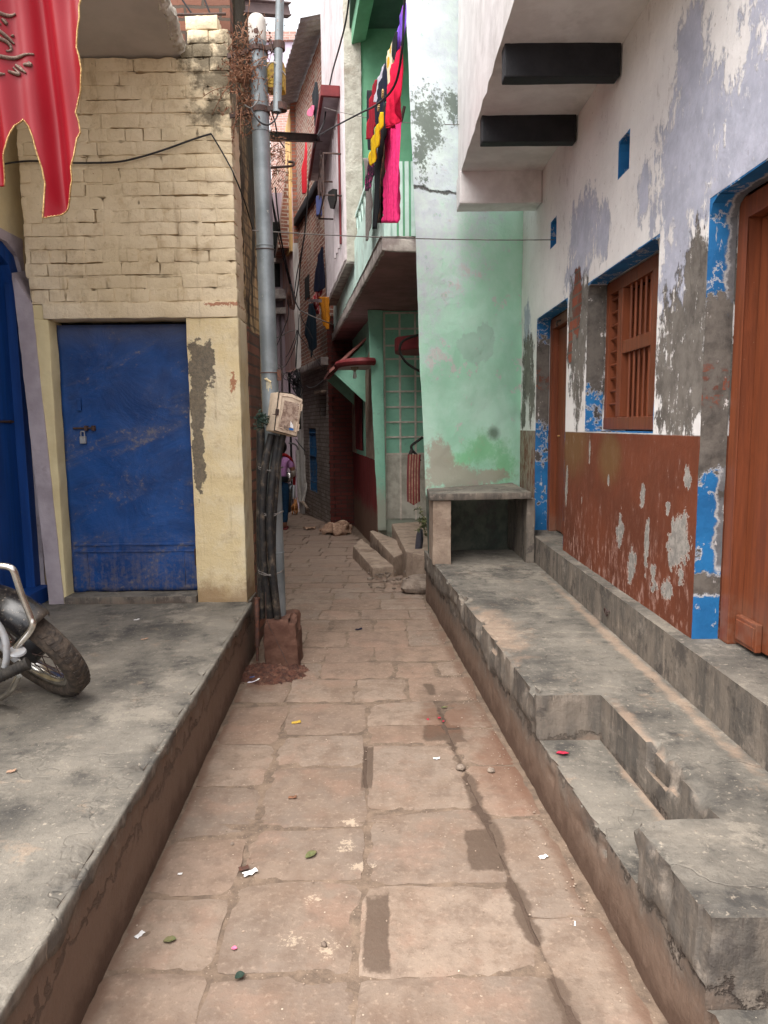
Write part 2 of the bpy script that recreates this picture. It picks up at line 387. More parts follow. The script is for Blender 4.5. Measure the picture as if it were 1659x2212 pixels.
def f_yellow(plaster=False):
    def f():
        p, x, y, z = P(); nA = no(p, 2.1, 6, .65); nB = no(p, 9, 7, .7); nC = no(p, 38, 5, .72); nx, ny, nz = NZ()
        c = mixc(st(nA, .3, .7), C(226, 210, 182), C(208, 190, 158))
        if plaster: c = mixc(st(nA+(nB-.5)*.3, .38, .62), C(212, 193, 152), C(218, 205, 176))
        c = mixc(st(nB, .52, .70)*.55, c, C(178, 154, 118)); c = mixc(st(no(vec(x*14, y*14, z*1.1), 1.0, 6, .7), .56, .70)*.45, c, C(146, 122, 92)); c = mixc(st(nC, .58, .66)*.35, c, C(226, 212, 184))
        c = mixc(st(nC, .67, .71)*.7, c, C(122, 92, 66))
        ch_ = no(p, 6, 5, .65); c = mixc(st(ch_+(nC-.5)*.2, .715, .73)*.9, c, C(150, 100, 76)); c = mixc(st(no(p, 55, 4, .75), .66, .70)*.6, c, C(132, 112, 86))
        cor = blobs(x, z, [(-1.0, 3.85, .28, .30), (-1.05, 3.62, .2, .2), (-1.15, 3.98, .25, .12)])
        c = mixc(st(cor+(nB-.5)*2.6, .1, .7)*.85*st(z, 3.2, 3.4), c, C(78, 70, 56))
        c = mixc(st(blobs(x, z, [(-1.05, 2.41, .2, .02), (-1.0, 1.9, .03, .1)])+(nC-.5)*3, .3, .5)*.8, c, C(150, 84, 56))
        if plaster:
            pt = blobs(x, z, [(-1.21, 1.98, .10, .22), (-1.24, 1.78, .06, .28), (-1.25, 1.45, .05, .35), (-1.17, 2.08, .07, .1)])
            c = mixc(st(pt+(nB-.5)*2.2, .12, .22)*.9, c, mixc(st(nC, .4, .6), C(108, 98, 86), C(84, 78, 72)))
            c = mixc(st(z+(nB-.5)*.4, .62, .42)*.75, c, C(134, 104, 76))
        return dict(c=c, r=.8, h=nB*.010+nC*.005+nA*.006+no(p, 90, 3, .7)*.002, s=.25)
    return f
def f_mossy():
    p, x, y, z = P(); nB = no(p, 5, 7, .7); nC = no(p, 30, 5, .7); sv = no(vec(x*6, y*6, z*1.2), 1.0, 6, .7)
    bk, bf = brick(vec(y, z, 0), .23, .078, .009, C(196, 168, 124), C(176, 148, 108), C(140, 120, 92))
    c = mixc(st(sv+(z-2.4)*.10, .40, .62), bk, C(62, 55, 45))
    c = mixc(st(nB, .52, .66)*.8, c, C(72, 62, 50))
    c = mixc(st(z+(nB-.5)*.8, 2.1, 1.5)*.9, c, mixc(st(sv, .4, .6), C(112, 92, 74), C(62, 50, 42)))
    c = mixc(st(nC, .62, .68)*st(z, 2, 2.6)*.6, c, C(158, 142, 106))
    return dict(c=c, r=.9, h=nB*.014+nC*.004-bf*.008)
def f_brick(a, b, m, w=.23, hh=.076, axis='x', dirt=.5, dc=C(92, 84, 78), paint=None, ps=.5, sc=3):
    def f():
        p, x, y, z = P(); nB = no(p, sc, 7, .7); nC = no(p, 30, 5, .7); sv = no(vec(x*5, y*5, z*.8), 1.0, 6, .7)
        u = {'x': x, 'y': y, 'd': x*.25+y*.97}[axis]
        bk, bf = brick(vec(u+(nC-.5)*.02, z+(nC-.5)*.02, 0), w, hh, .009, a, b, m)
        c = mixc(st(nB+(sv-.5)*.6, .5, .68)*dirt, bk, dc)
        c = mixc(st(nC, .6, .72)*.3, c, tuple(v*1.5 for v in m))
        if paint: c = mixc(st(nB*.6+sv*.4, ps, ps+.08), c, paint)
        return dict(c=c, r=.9, h=nB*.008+nC*.003-bf*.010)
    return f
def f_green():
    p, x, y, z = P(); nA = no(p, 1.3, 7, .68); nB = no(p, 6, 7, .72); nC = no(p, 32, 5, .72); sv = no(vec(x*9, y*9, z*1.8), 1.0, 6, .7)
    gr = mixc(st(nA, .35, .65), C(198, 236, 218), C(170, 224, 196))
    pale = mixc(st(nB, .35, .65), C(220, 234, 230), C(208, 216, 224))
    pm = st((x-.80)*-.75+(z-2.8)*.48+(nA-.5)*1.5+(nB-.5)*1.3+(nC-.5)*.5, -.1, .55)
    c = mixc(pm, gr, pale)
    c = mixc(st(nB+(nA-.5)*.7, .60, .66)*.8, c, C(214, 208, 206))
    c = mixc(st(nB+(nC-.5)*.3, .60, .68)*pm*.8, c, C(164, 208, 188))
    gl = blobs(x, z, [(.95, 1.35, .32, .22), (1.15, 1.2, .2, .3), (.75, 1.3, .2, .12)])
    c = mixc(st(gl+(nB-.5)*2.2+(nC-.5)*.8, .0, .8)*.8, c, C(134, 204, 150))
    dm = blobs(x, z, [(.7, 1.12, .5, .16), (.5, 1.25, .2, .3), (1.0, 1.12, .3, .1)])
    c = mixc(st(dm+(nB-.5)*1.8+(nC-.5)*.8, .1, .5)*.85, c, C(176, 166, 152))
    c = mixc(st(blob(x, z, 1.05, 1.52, .10, .10)+(nB-.5)*.6, .1, .8)*.7, c, C(80, 90, 76))
    mo = blobs(x, z, [(.42, 4.15, .22, .40), (.62, 4.35, .12, .2), (.36, 3.9, .1, .3)])
    c = mixc(st(mo+(nC-.5)*2.6+(nB-.5)*2.2, .25, .6)*.85, c, C(92, 104, 90))
    c = mixc(st(blobs(x, z, [(.85, 2.3, .22, .16), (.95, 2.35, .12, .2)])+(nB-.5)*1.2, .1, .2)*.5, c, C(168, 196, 184))
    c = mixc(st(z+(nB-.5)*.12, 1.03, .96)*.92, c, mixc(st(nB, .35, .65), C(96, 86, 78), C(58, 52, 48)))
    ck = ab(z-(3.62+(nB-.5)*.12))
    cm = st(ck, .018, .004)*st(x, 1.0, .6)
    c = mixc(cm*.9, c, C(70, 66, 60))
    return dict(c=c, r=.75, h=nA*.014+nB*.007+nC*.002-cm*.02, s=.25)
def f_mint(stain=True):
    def f():
        p, x, y, z = P(); n = no(p, 3, 6, .65); k = no(p, 16, 6, .7)
        c = mixc(st(n, .35, .65), C(150, 206, 182), C(134, 192, 168))
        if stain: c = mixc(st(k, .56, .70)*.4, c, C(120, 134, 122)); c = mixc(st(z+(k-.5)*.7, 1.0, .45)*.8, c, C(168, 158, 146))
        return dict(c=c, r=.7, h=n*.004+k*.002)
    return f
def f_pinkstucco(a, b):
    def f():
        p, x, y, z = P(); n = no(p, 2, 6, .7); sv = no(vec(x*9, y*9, z*.7), 1.0, 6, .7)
        c = mixc(st(sv, .35, .65), a, b); c = mixc(st(n, .55, .7)*.5, c, C(120, 106, 100))
        return dict(c=c, r=.85, h=n*.006+sv*.003)
    return f
def f_reddado():
    p, x, y, z = P(); n = no(p, 5, 6, .7); sv = no(vec(x*12, y*12, z*1.2), 1.0, 6, .7)
    c = mixc(st(sv, .35, .7), C(124, 42, 42), C(98, 36, 38))
    c = mixc(st(z+(n-.5)*.6+(sv-.5)*.4, .50, .22)*.9, c, C(112, 90, 76))
    return dict(c=c, r=.75, h=n*.005)
def f_galv():
    p, x, y, z = P(); n = no(p, 4, 6, .65); sv = no(vec(x*30, y*30, z*2.2), 1.0, 6, .7); k = no(p, 26, 5, .75)
    c = mixc(st(n, .35, .65), C(134, 141, 145), C(108, 115, 119))
    c = mixc(st(sv, .55, .72)*.6, c, C(108, 112, 112))
    c = mixc(st(k, .60, .66)*st(z, 3.4, 3.7), c, C(112, 72, 54))
    c = mixc(st(k, .67, .70), c, C(200, 196, 186))
    return dict(c=c, r=.45, m=.35, h=k*.0008, s=.5)
def f_cloth(a, b=None, sc=40, r=.85, pat=None):
    def f():
        p, x, y, z = P(); n = no(p, sc, 4, .7)
        c = mixc(st(n, .3, .7), a, b or tuple(v*.75 for v in a))
        if pat: c = pat(c, p, x, y, z)
        return dict(c=c, r=r, h=n*.0015, s=.15)
    return f
def f_satin():
    p, x, y, z = P(); n = no(p, 90, 3); k = no(vec(x*3, y*3, z*.6), 1.0, 3)
    c = mixc(st(k, .35, .65), C(146, 14, 32), C(120, 9, 24))
    return dict(c=c, r=.40, h=n*.0002, s=.35)
def f_metaldk(a, ru=None, m=.6, r=.5):
    def f():
        p, x, y, z = P(); k = no(p, 28, 6, .75); n = no(p, 6, 5, .6)
        c = mixc(st(n, .35, .65), a, tuple(v*.7 for v in a))
        if ru: c = mixc(st(k, .48, .62)*.8, c, ru)
        return dict(c=c, r=r, m=m, h=k*.0006, s=.5)
    return f
def f_box():
    p, x, y, z = P(); n = no(p, 14, 6, .7); k = no(p, 70, 5, .75); sv = no(vec(x*60, y*60, z*9), 1.0, 5, .7)
    c = mixc(st(n, .35, .7), C(206, 188, 168), C(182, 164, 146))
    c = mixc(st(k+(sv-.5)*.6, .55, .68)*.6, c, C(132, 112, 94))
    return dict(c=c, r=.6, h=k*.0006, s=.35)
def f_sticker():
    p, x, y, z = P(); n = no(p, 40, 6, .75); k = no(p, 14, 5, .7)
    c = mixc(st(n, .4, .6), C(170, 150, 136), C(128, 106, 94))
    c = mixc(st(k, .60, .66)*.7, c, C(214, 202, 188))
    c = mixc(st(n, .63, .67)*.8, c, C(96, 78, 78))
    return dict(c=c, r=.8, h=n*.0012)
def f_tyre():
    p, x, y, z = P(); n = no(p, 30, 5, .7)
    return dict(c=mixc(st(n, .4, .7), C(58, 52, 48), C(92, 80, 70)), r=.85, h=n*.0008)
def f_fender():
    p, x, y, z = P(); n = no(p, 9, 6, .7); k = no(p, 60, 4, .7)
    m_ = st(x+(n-.5)*.18, -1.42, -1.30)
    c = mixc(m_, C(20, 19, 22), C(90, 80, 71)); c = mixc(st(k, .58, .7)*.5, c, C(140, 126, 112))
    return dict(c=c, r=mixc(m_, (.25,)*3, (.8,)*3), m=.1, h=k*.0003, s=.5)
m = {}
BROWN = (C(124, 66, 40), C(102, 54, 34))
def MK(k, fn): m[k] = mat(k, fn); return m[k]
MK('paving', f_ground); MK('dirt', f_dirt); MK('concrete', f_concrete()); MK('plinth_concrete', f_concrete(0.0)); MK('left_concrete', f_concrete(1.0, .26, .46)); MK('whitewash', f_whitewall)
MK('reveal_paint', f_reveal); MK('brown_wood', f_woodpaint(*BROWN)); MK('brown_wood_h', f_woodpaint(*BROWN, ax=1))
MK('blue_metal', f_bluemetal); MK('blue_wood', f_bluewood); MK('yellow_brick', f_yellow()); MK('yellow_plaster', f_yellow(True))
MK('mossy', f_mossy); MK('raw_brick', f_brick(C(128, 86, 70), C(96, 68, 58), C(82, 72, 64), dirt=.8, dc=C(74, 60, 52)))
MK('green_wall', f_green); MK('mint', f_mint()); MK('mint_clean', f_mint(False)); MK('mint_deep', plain(C(118, 178, 142), C(104, 160, 126), .7, 3, h=.003)); MK('dark_green', plain(C(78, 104, 92), C(66, 90, 80), .8, 3)); MK('red_dado', f_reddado); MK('galvanised', f_galv)  # the two darker greens carry the balcony's shade in their colour
MK('white_soffit', plain(C(216, 213, 212), C(202, 198, 197), .8, 5, h=.003, dirt=C(176, 172, 170)))
MK('grey_soffit', plain(C(182, 176, 172), C(168, 162, 158), .8, 3, h=.002))
MK('black_paint', plain(C(34, 34, 38), C(26, 26, 30), .65, 9, h=.002))
MK('cream_plaster', plain(C(216, 202, 160), C(204, 188, 146), .8, 4, h=.004, dirt=C(186, 170, 140)))
MK('lavender_plaster', plain(C(176, 166, 172), C(156, 146, 152), .8, 4, h=.005, dirt=C(96, 82, 76)))
MK('white_rib', plain(C(214, 204, 206), C(200, 190, 192), .75, 5, h=.002, dirt=C(176, 160, 160)))
MK('cement_rough', plain(C(200, 196, 184), C(172, 166, 154), .9, 7, h=.010, dirt=C(140, 128, 112)))
MK('maroon', plain(C(128, 50, 52), C(110, 42, 46), .6, 9)); MK('dark_void', plain(C(30, 28, 28), C(22, 20, 20), .9, 5))  # near-black panels: shade of unlit rooms and openings put into colour
MK('mint_rib', plain(C(206, 228, 220), C(190, 214, 206), .75, 6, h=.002, dirt=C(160, 168, 158)))
MK('slab_edge', plain(C(190, 182, 174), C(150, 138, 134), .85, 8, h=.006, dirt=C(84, 74, 70)))
MK('slab_under', plain(C(156, 118, 118), C(132, 102, 102), .85, 3, h=.004, dirt=C(92, 74, 74)))
MK('dusty_concrete', plain(C(164, 146, 130), C(142, 124, 110), .9, 9, h=.006, dirt=C(112, 92, 78)))
MK('stone', plain(C(138, 124, 112), C(108, 94, 84), .9, 12, h=.010)); MK('beige_lines', plain(C(222, 212, 202), C(200, 190, 178), .8, 14))
MK('far_brick', f_brick(C(184, 142, 132), C(168, 128, 118), C(204, 190, 184), axis='x', dirt=.6, dc=C(188, 172, 166)))  # distance haze put into the pale brick, mortar and dirt tones
MK('house_brick', f_brick(C(150, 98, 80), C(124, 84, 72), C(180, 168, 156), axis='d', dirt=.9, dc=C(158, 144, 130)))
MK('grey_brick', f_brick(C(156, 146, 138), C(132, 122, 114), C(112, 100, 92), axis='d', dirt=.5, dc=C(104, 90, 80)))
MK('red_brick', f_brick(C(104, 50, 44), C(88, 44, 40), C(72, 50, 46), axis='x', dirt=.5, dc=C(70, 54, 46), paint=None))
MK('orange_brick', f_brick(C(166, 102, 80), C(144, 88, 72), C(136, 122, 110), w=.2, dirt=.6))
MK('pink_wall', f_pinkstucco(C(216, 196, 194), C(196, 150, 138))); MK('mauve_wall', f_pinkstucco(C(158, 142, 148), C(136, 120, 126)))
MK('white_streak', f_pinkstucco(C(212, 208, 204), C(150, 140, 134)))
MK('lavender_tank', plain(C(206, 194, 214), C(192, 180, 200), .8, 2)); MK('tin', f_metaldk(C(158, 160, 164), C(140, 134, 130), .3, .5))
MK('chrome', plain(C(212, 210, 206), C(180, 176, 170), .22, 20, m=.95, h=.0002)); MK('rubber', plain(C(30, 28, 27), C(48, 44, 40), .8, 30))
MK('cable_black', plain(C(26, 26, 29), C(42, 39, 37), .6, 30, h=.002, dirt=C(112, 98, 84))); MK('wire', plain(C(34, 33, 36), C(48, 46, 48), .6, 20))
MK('wire_grey', plain(C(112, 106, 102), C(86, 82, 80), .6, 20)); MK('rust', f_metaldk(C(88, 62, 54), C(116, 70, 50), .3, .75)); MK('rust_dark', f_metaldk(C(72, 56, 52), C(92, 62, 52), .3, .7))
MK('plastic_box', f_box); MK('sticker', f_sticker); MK('yellow_box', f_metaldk(C(206, 170, 66), C(140, 104, 60), .1, .6))
MK('tyre', f_tyre); MK('fender', f_fender); MK('satin', f_satin); MK('gold_trim', plain(C(206, 176, 122), C(150, 112, 70), .4, 120, m=.5, h=.001)); MK('glitter', plain(C(132, 112, 100), C(92, 76, 70), .5, 200, m=.4, h=.001))
MK('purple_pipe', plain(C(168, 158, 162), C(150, 140, 144), .6, 9)); MK('pvc', plain(C(206, 202, 196), C(182, 176, 168), .5, 8, dirt=C(140, 126, 112)))
MK('brown_beam', plain(C(128, 112, 112), C(112, 98, 98), .7, 6)); MK('dryplant', plain(C(140, 100, 76), C(106, 74, 58), .9, 60)); MK('leafdark', plain(C(44, 62, 52), C(32, 48, 40), .7, 60)); MK('leafgreen', plain(C(88, 98, 62), C(104, 98, 66), .7, 60))
MK('sackcloth', f_cloth(C(176, 146, 124), C(132, 104, 88), 22)); MK('paper', plain(C(232, 230, 230), C(214, 212, 212), .8, 60)); MK('petal', plain(C(176, 40, 66), C(140, 28, 52), .7, 60))
MK('skin', plain(C(132, 92, 72), C(118, 80, 62), .6, 12)); MK('hair', plain(C(24, 20, 20), C(34, 28, 26), .6, 60)); MK('lilac_top', f_cloth(C(182, 130, 178), C(160, 112, 160))); MK('white_sleeve', f_cloth(C(206, 198, 190), C(182, 174, 166)))
MK('navy_jean', f_cloth(C(30, 62, 92), C(22, 46, 70))); MK('red_scarf', f_cloth(C(176, 34, 38), C(60, 20, 24), 60)); MK('cat_fur', plain(C(196, 134, 82), C(150, 96, 56), .9, 40)); MK('bike_black', plain(C(22, 22, 24), C(34, 34, 36), .35, 9))
MK('glass', plain(C(220, 220, 214), C(206, 206, 200), .1, 9)); MK('bluegate', plain(C(46, 104, 150), C(34, 80, 122), .6, 12, dirt=C(96, 92, 92))); MK('redwire', plain(C(200, 48, 40), None, .6))
# ------------------------------------------------------------------ builders for walls with openings and stepped concrete
def wallgrid(b, mp, u0, u1, v0, v1, holes, th):
    us = sorted({u0, u1, *[h[0] for h in holes], *[h[1] for h in holes]}); vs = sorted({v0, v1, *[h[2] for h in holes], *[h[3] for h in holes]})
    solid = lambda i, j: 0 <= i < len(us)-1 and 0 <= j < len(vs)-1 and not any(h[0]-1e-6 <= us[i] < h[1]-1e-6 and h[2]-1e-6 <= vs[j] < h[3]-1e-6 for h in holes)
    for i in range(len(us)-1):
        for j in range(len(vs)-1):
            if not solid(i, j): continue
            a, c, d, e = us[i], us[i+1], vs[j], vs[j+1]
            b.quad(mp(a, d, 0), mp(c, d, 0), mp(c, e, 0), mp(a, e, 0)); b.quad(mp(a, d, th), mp(a, e, th), mp(c, e, th), mp(c, d, th))
            if not solid(i-1, j): b.quad(mp(a, d, 0), mp(a, e, 0), mp(a, e, th), mp(a, d, th))
            if not solid(i+1, j): b.quad(mp(c, d, 0), mp(c, d, th), mp(c, e, th), mp(c, e, 0))
            if not solid(i, j-1): b.quad(mp(a, d, 0), mp(a, d, th), mp(c, d, th), mp(c, d, 0))
            if not solid(i, j+1): b.quad(mp(a, e, 0), mp(c, e, 0), mp(c, e, th), mp(a, e, th))
    return b
def cells(b, us, vs, h, mp, z0):
    """stepped solid: height h(i, j) over each cell of the us x vs grid"""
    nu, nv = len(us)-1, len(vs)-1
    H = lambda i, j: h(i, j) if 0 <= i < nu and 0 <= j < nv else None
    lev = sorted({z0, *[h(i, j) for i in range(nu) for j in range(nv) if h(i, j) is not None]})
    def side(p, q, lo, hi):
        L = [z for z in lev if lo-1e-6 <= z <= hi+1e-6]
        for a, c in zip(L, L[1:]): b.quad((*p, a), (*q, a), (*q, c), (*p, c))
    for i in range(nu):
        for j in range(nv):
            k = H(i, j)
            if k is None: continue
            p = [mp(us[i], vs[j]), mp(us[i+1], vs[j]), mp(us[i+1], vs[j+1]), mp(us[i], vs[j+1])]
            b.quad(*[(*q, k) for q in p])
            for (di, dj), (s, e) in (((0, -1), (0, 1)), ((1, 0), (1, 2)), ((0, 1), (2, 3)), ((-1, 0), (3, 0))):
                o = H(i+di, j+dj); lo = z0 if o is None else o
                if lo < k-1e-6: side(p[s], p[e], lo, k)
    return b
def lining(b, mp, h, d0, d1, t=.012, cham=.07, bottom=True):
    u0, u1, v0, v1 = h
    def bx(a, c, e, f): b.hexa([mp(a, e, d0), mp(c, e, d0), mp(c, e, d1), mp(a, e, d1), mp(a, f, d0), mp(c, f, d0), mp(c, f, d1), mp(a, f, d1)])
    bx(u0, u0+t, v0, v1); bx(u1-t, u1, v0, v1); bx(u0+t, u1-t, v1-t, v1)
    if bottom: bx(u0+t, u1-t, v0, v0+t)
    if cham:
        for s, u in ((1, u0+t), (-1, u1-t)):
            poly = [(u, v1-t), (u+s*cham, v1-t), (u+s*cham*.3, v1-t-cham*.3), (u, v1-t-cham)]
            b.ext([mp(a, e, d0) for a, e in poly], Vector(mp(0, 0, d1))-Vector(mp(0, 0, d0)))
    return b
# ------------------------------------------------------------------ ground and paving
g = M()
ys = [-60, -20, -6, -1] + [i*.5 for i in range(0, 37)] + [24, 40, 90]
xs = [-70, -20, -8, -4] + [-3+i*.25 for i in range(0, 21)] + [4, 10, 70]
g.add([(x, y, gz(y)-.016) for y in ys for x in xs], [(j*len(xs)+i, j*len(xs)+i+1, (j+1)*len(xs)+i+1, (j+1)*len(xs)+i) for j in range(len(ys)-1) for i in range(len(xs)-1)])
g.build('ground', m['dirt'], kind='structure', org=(0, 0, 0))
dsub = M()
dsub.grid(lambda u, v: Vector((-1.5+u*3.2 if v < .35 else -3.0+u*4.6, -.6+v*9.6, gz(-.6+v*9.6)-.0045+.006*ns((u*3.2, v*9.6, 0), 5)-.0015+.005*ns((u*3.2, v*9.6, 0), 21))), 70, 200)
dsub.build('joint_dirt', m['dirt'], kind='structure', smooth=2, org=(0, 0, 0))
def xl(y): return -.800-.026*y          # foot of the left platform
def xr(y): return (.868-.077*y) if y > 1.5 else .7525
pv = M(); rnd = random.Random(3)
def slab(a, b_, c, d, gap=.010, n=9, zt=0.0):
    """one flagstone between corners a b c d (xy), edges worn and uneven"""
    P4 = [Vector((*q, 0)) for q in (a, b_, c, d)]; cen = sum(P4, Vector())/4
    P4 = [q+(cen-q).normalized()*gap*1.3 for q in P4]
    tilt = Vector((rnd.uniform(-.006, .006), rnd.uniform(-.006, .006))); sd = rnd.uniform(0, 50)
    Lx = (P4[1]-P4[0]).length; Ly = (P4[3]-P4[0]).length; nx = max(4, int(Lx/.035)); ny = max(4, int(Ly/.035)); base = len(pv.v); rows = []
    for j in range(ny+1):
        for i in range(nx+1):
            u, v = i/nx, j/ny
            q = P4[0].lerp(P4[1], u).lerp(P4[3].lerp(P4[2], u), v)
            ed = min(u*Lx, (1-u)*Lx, v*Ly, (1-v)*Ly)
            k = max(0, 1-ed/.03)
            q += Vector((ns(q, 16, sd)+1.2*ns(q, 5, sd+3), ns(q, 16, sd+7)+1.2*ns(q, 5, sd+9), 0))*.010*k
            rr = min(math.hypot(min(u, 1-u)*Lx, min(v, 1-v)*Ly)/.05, 1)
            q = q.lerp(cen, (1-rr)*.03)
            z = gz(q.y)+zt+tilt.x*(u-.5)+tilt.y*(v-.5)+.0022*ns(q, 7, sd)+.0012*ns(q, 22, sd)-.0035*k*k
            if ed < 1e-5: z -= .002
            q.z = z; pv.v.append(q)
    W_ = nx+1
    for j in range(ny):
        for i in range(nx): pv.f.append([base+j*W_+i, base+j*W_+i+1, base+(j+1)*W_+i+1, base+(j+1)*W_+i])
    rim = [base+i for i in range(W_)]+[base+j*W_+nx for j in range(1, ny+1)]+[base+ny*W_+i for i in range(nx-1, -1, -1)]+[base+j*W_ for j in range(ny-1, 0, -1)]
    b2 = len(pv.v); pv.v += [pv.v[i]+Vector((0, 0, -.03)) for i in rim]; R = len(rim)
    pv.f += [[rim[k], rim[(k+1) % R], b2+(k+1) % R, b2+k][::-1] for k in range(R)]
j1 = lambda y: -.53-.014*(y-1.9); j2 = lambda y: -.095+.012*math.sin(y*3); j3 = lambda y: .655-.093*y
cols = [(lambda y: xl(y)+.005, j1, [-.5, .3, 1.05, 1.93, 2.27, 2.62, 3.02, 3.45, 3.95]), (j1, j2, [-.5, .4, 1.2, 1.915, 2.35, 2.68, 3.21, 3.55, 3.97]), (j2, j3, [-.5, .5, 1.3, 1.90, 2.32, 2.81, 3.43, 3.66, 4.0]), (j3, lambda y: xr(y)-.012, [-.5, .4, 1.1, 1.62, 2.15, 2.75, 3.2, 3.62, 4.0])]
for L, R, cy in cols:
    for y0, y1 in zip(cy, cy[1:]): slab((L(y0), y0), (R(y0), y0), (R(y1), y1), (L(y1), y1), gap=rnd.uniform(.003, .011))
y = 4.0
while y < 17.0:
    dy = rnd.uniform(.24, .46)
    if y < 5.9: a, e = xl(y)+.0, xr(y)-.012
    else: a, e = -.95-(y-5)*.17, min(.40, .45-(y-6)*.17) if y > 6.6 else .37
    if y < 4.7: a = xl(y)
    x_ = a; sk = rnd.uniform(-.03, .03)
    while x_ < e-.03:
        w = rnd.uniform(.24, .52); x2 = min(x_+w, e)
        if e-x2 < .14: x2 = e
        o = rnd.uniform(-.012, .012)
        slab((x_, y+o), (x2, y+o+sk*.3), (x2, y+dy+o*.5), (x_, y+dy+o), gap=rnd.uniform(.003, .009), zt=rnd.uniform(-.003, .003))
        x_ = x2
    y += dy
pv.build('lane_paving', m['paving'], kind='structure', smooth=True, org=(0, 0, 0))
# ------------------------------------------------------------------ raised concrete platforms
def ragged(ex, ztop, inward, depth=.03):
    def f(c, n):
        d = Vector((0, 0, 0)); e = abs(c.x-ex(c.y))
        if e < .07 and c.z > ztop-.10:
            k = max(0, ns((0, c.y, 0), 7, 3)*.9+ns((c.x, c.y, c.z), 19, 5)*.6-.10)
            kk = min(1, k*2.2)*(1-e/.07)*max(0, (c.z-ztop+.10)/.10)
            d += Vector((inward*depth*kk*1.2, 0, -depth*1.1*kk*max(0, 1-e/.05)))
        return d + n*(.004*ns(c, 3)+.0025*ns(c, 14))
    return f
lp = M(); xe = lambda y: -.778-.0325*y
cells(lp, [0, .25, .5, .75, .96, 1.0], [-1.2, 0, 1, 2, 3, 4, 5.1], lambda i, j: .40, lambda u, v: (-2.46+(xe(v)+2.46)*u, v), -.02)
cp = lp.build('concrete_platform', m['left_concrete'], cut=.035, disp=ragged(xe, .40, -1, .022), smooth=True, label='grey concrete platform with reddish brown side, under the motorcycle and blue doors', cat='platform')
skn = M()                                              # the chipped plaster lip along that edge
skn.grid(lambda u, v: Vector((xe(v*4.9-.1)+.008+.004*ns((u, v*30, 0), 3), v*4.9-.1, .402-u*max(.012, .038+.10*max(0, ns((0, v*4.9, 0), 2.6, 4))+.03*ns((0, v*4.9, 0), 9)+.016*ns((0, v*4.9, 0), 27)))), 3, 420)
skn.build('plaster_lip', m['plinth_concrete'], cp, smooth=2, solid=.018)
rp = M(); xo = lambda y: .868-.077*y
us = [0, .42, .9, 1.0]; vs = [1.534, 1.95, 2.4, 2.915, 3.8, 4.7, 5.6, 6.5]
def rmap(u, v):
    inner = .918+(2.915-v)*.057
    s = {0: xo(v), .42: inner, .9: 1.21, 1.0: 1.272}[u]
    if v > 3.0 and u == .42: s = xo(v)+(1.272-xo(v))*.42
    return (s, v)
cells(rp, us, vs, lambda i, j: .25 if (i == 0 and vs[j] in (1.95, 2.4)) else .45, rmap, -.02)
cells(rp, [.7525, 1.0, 1.272], [.55, 1.0, 1.534], lambda i, j: .215, lambda u, v: (u, v), -.02)
def rdisp(c, n):
    d = Vector((0, 0, 0)); top = .45
    if 1.96 < c.y < 2.90 and c.x < .90: top = .25
    e = abs(c.x-xo(c.y))
    if c.y > 1.54 and e < .08 and c.z > top-.12:
        k = max(0, ns((0, c.y, 0), 5.5, 8)*.9+ns(c, 17, 5)*.7-.08); kk = min(1, k*2.2)*(1-e/.08)*max(0, (c.z-top+.12)/.12)
        d += Vector((.035*kk, 0, -.03*kk*max(0, 1-e/.05)))
    inner = .918+(2.915-c.y)*.057                     # broken inner edge of the notch
    if 1.96 < c.y < 2.45 and abs(c.x-inner) < .05 and c.z > .36:
        k = max(0, ns(c, 12, 2)+.25)*(1-abs(c.x-inner)/.05); d += Vector((.03*k, 0, -.045*k))
    if abs(c.y-1.95) < .05 and c.x < .86 and c.z > .25:
        k = max(0, ns(c, 14, 6)*.8+.35)*max(0, 1-(c.x-.70)/.14); d += Vector((.03*k, -.05*k, -.05*k*(c.z-.25)/.2))
    if abs(c.y-1.534) < .05 and c.x < .86 and c.z > .3:
        k = max(0, ns(c, 10, 1)*.7+.3)*max(0, 1-(c.x-.74)/.1); d += Vector((.03*k, .03*k, -.02*k))
    if n.x < -.7 and c.x < xo(c.y)+.03 and c.z < .27+.10*ns((0, c.y, 0), 1.7, 5)+.05*ns((0, c.y, c.z), 9): d += Vector((.016, 0, 0))
    return d + n*(.005*ns(c, 3)+.004*ns(c, 14)+.002*ns(c, 34))
rp.build('stepped_platform', m['concrete'], cut=.026, disp=rdisp, smooth=True, label='long grey concrete ledge with a step cut into it, below the brown painted wall', cat='platform')
pl = M(); pl.box(1.262, 1.62, -1.2, 6.9, 0, .668)
pl.build('plinth_ledge', m['plinth_concrete'], cut=.06, disp=lambda c, n: n*(.004*ns(c, 3)+.002*ns(c, 14))+(Vector((.02, 0, -.02))*max(0, ns((0, c.y, 0), 4, 2)*1.2-.25) if c.z > .6 and c.x < 1.30 else Vector()), smooth=True, label='narrow upper concrete ledge running under the brown doors of the white house', cat='ledge')
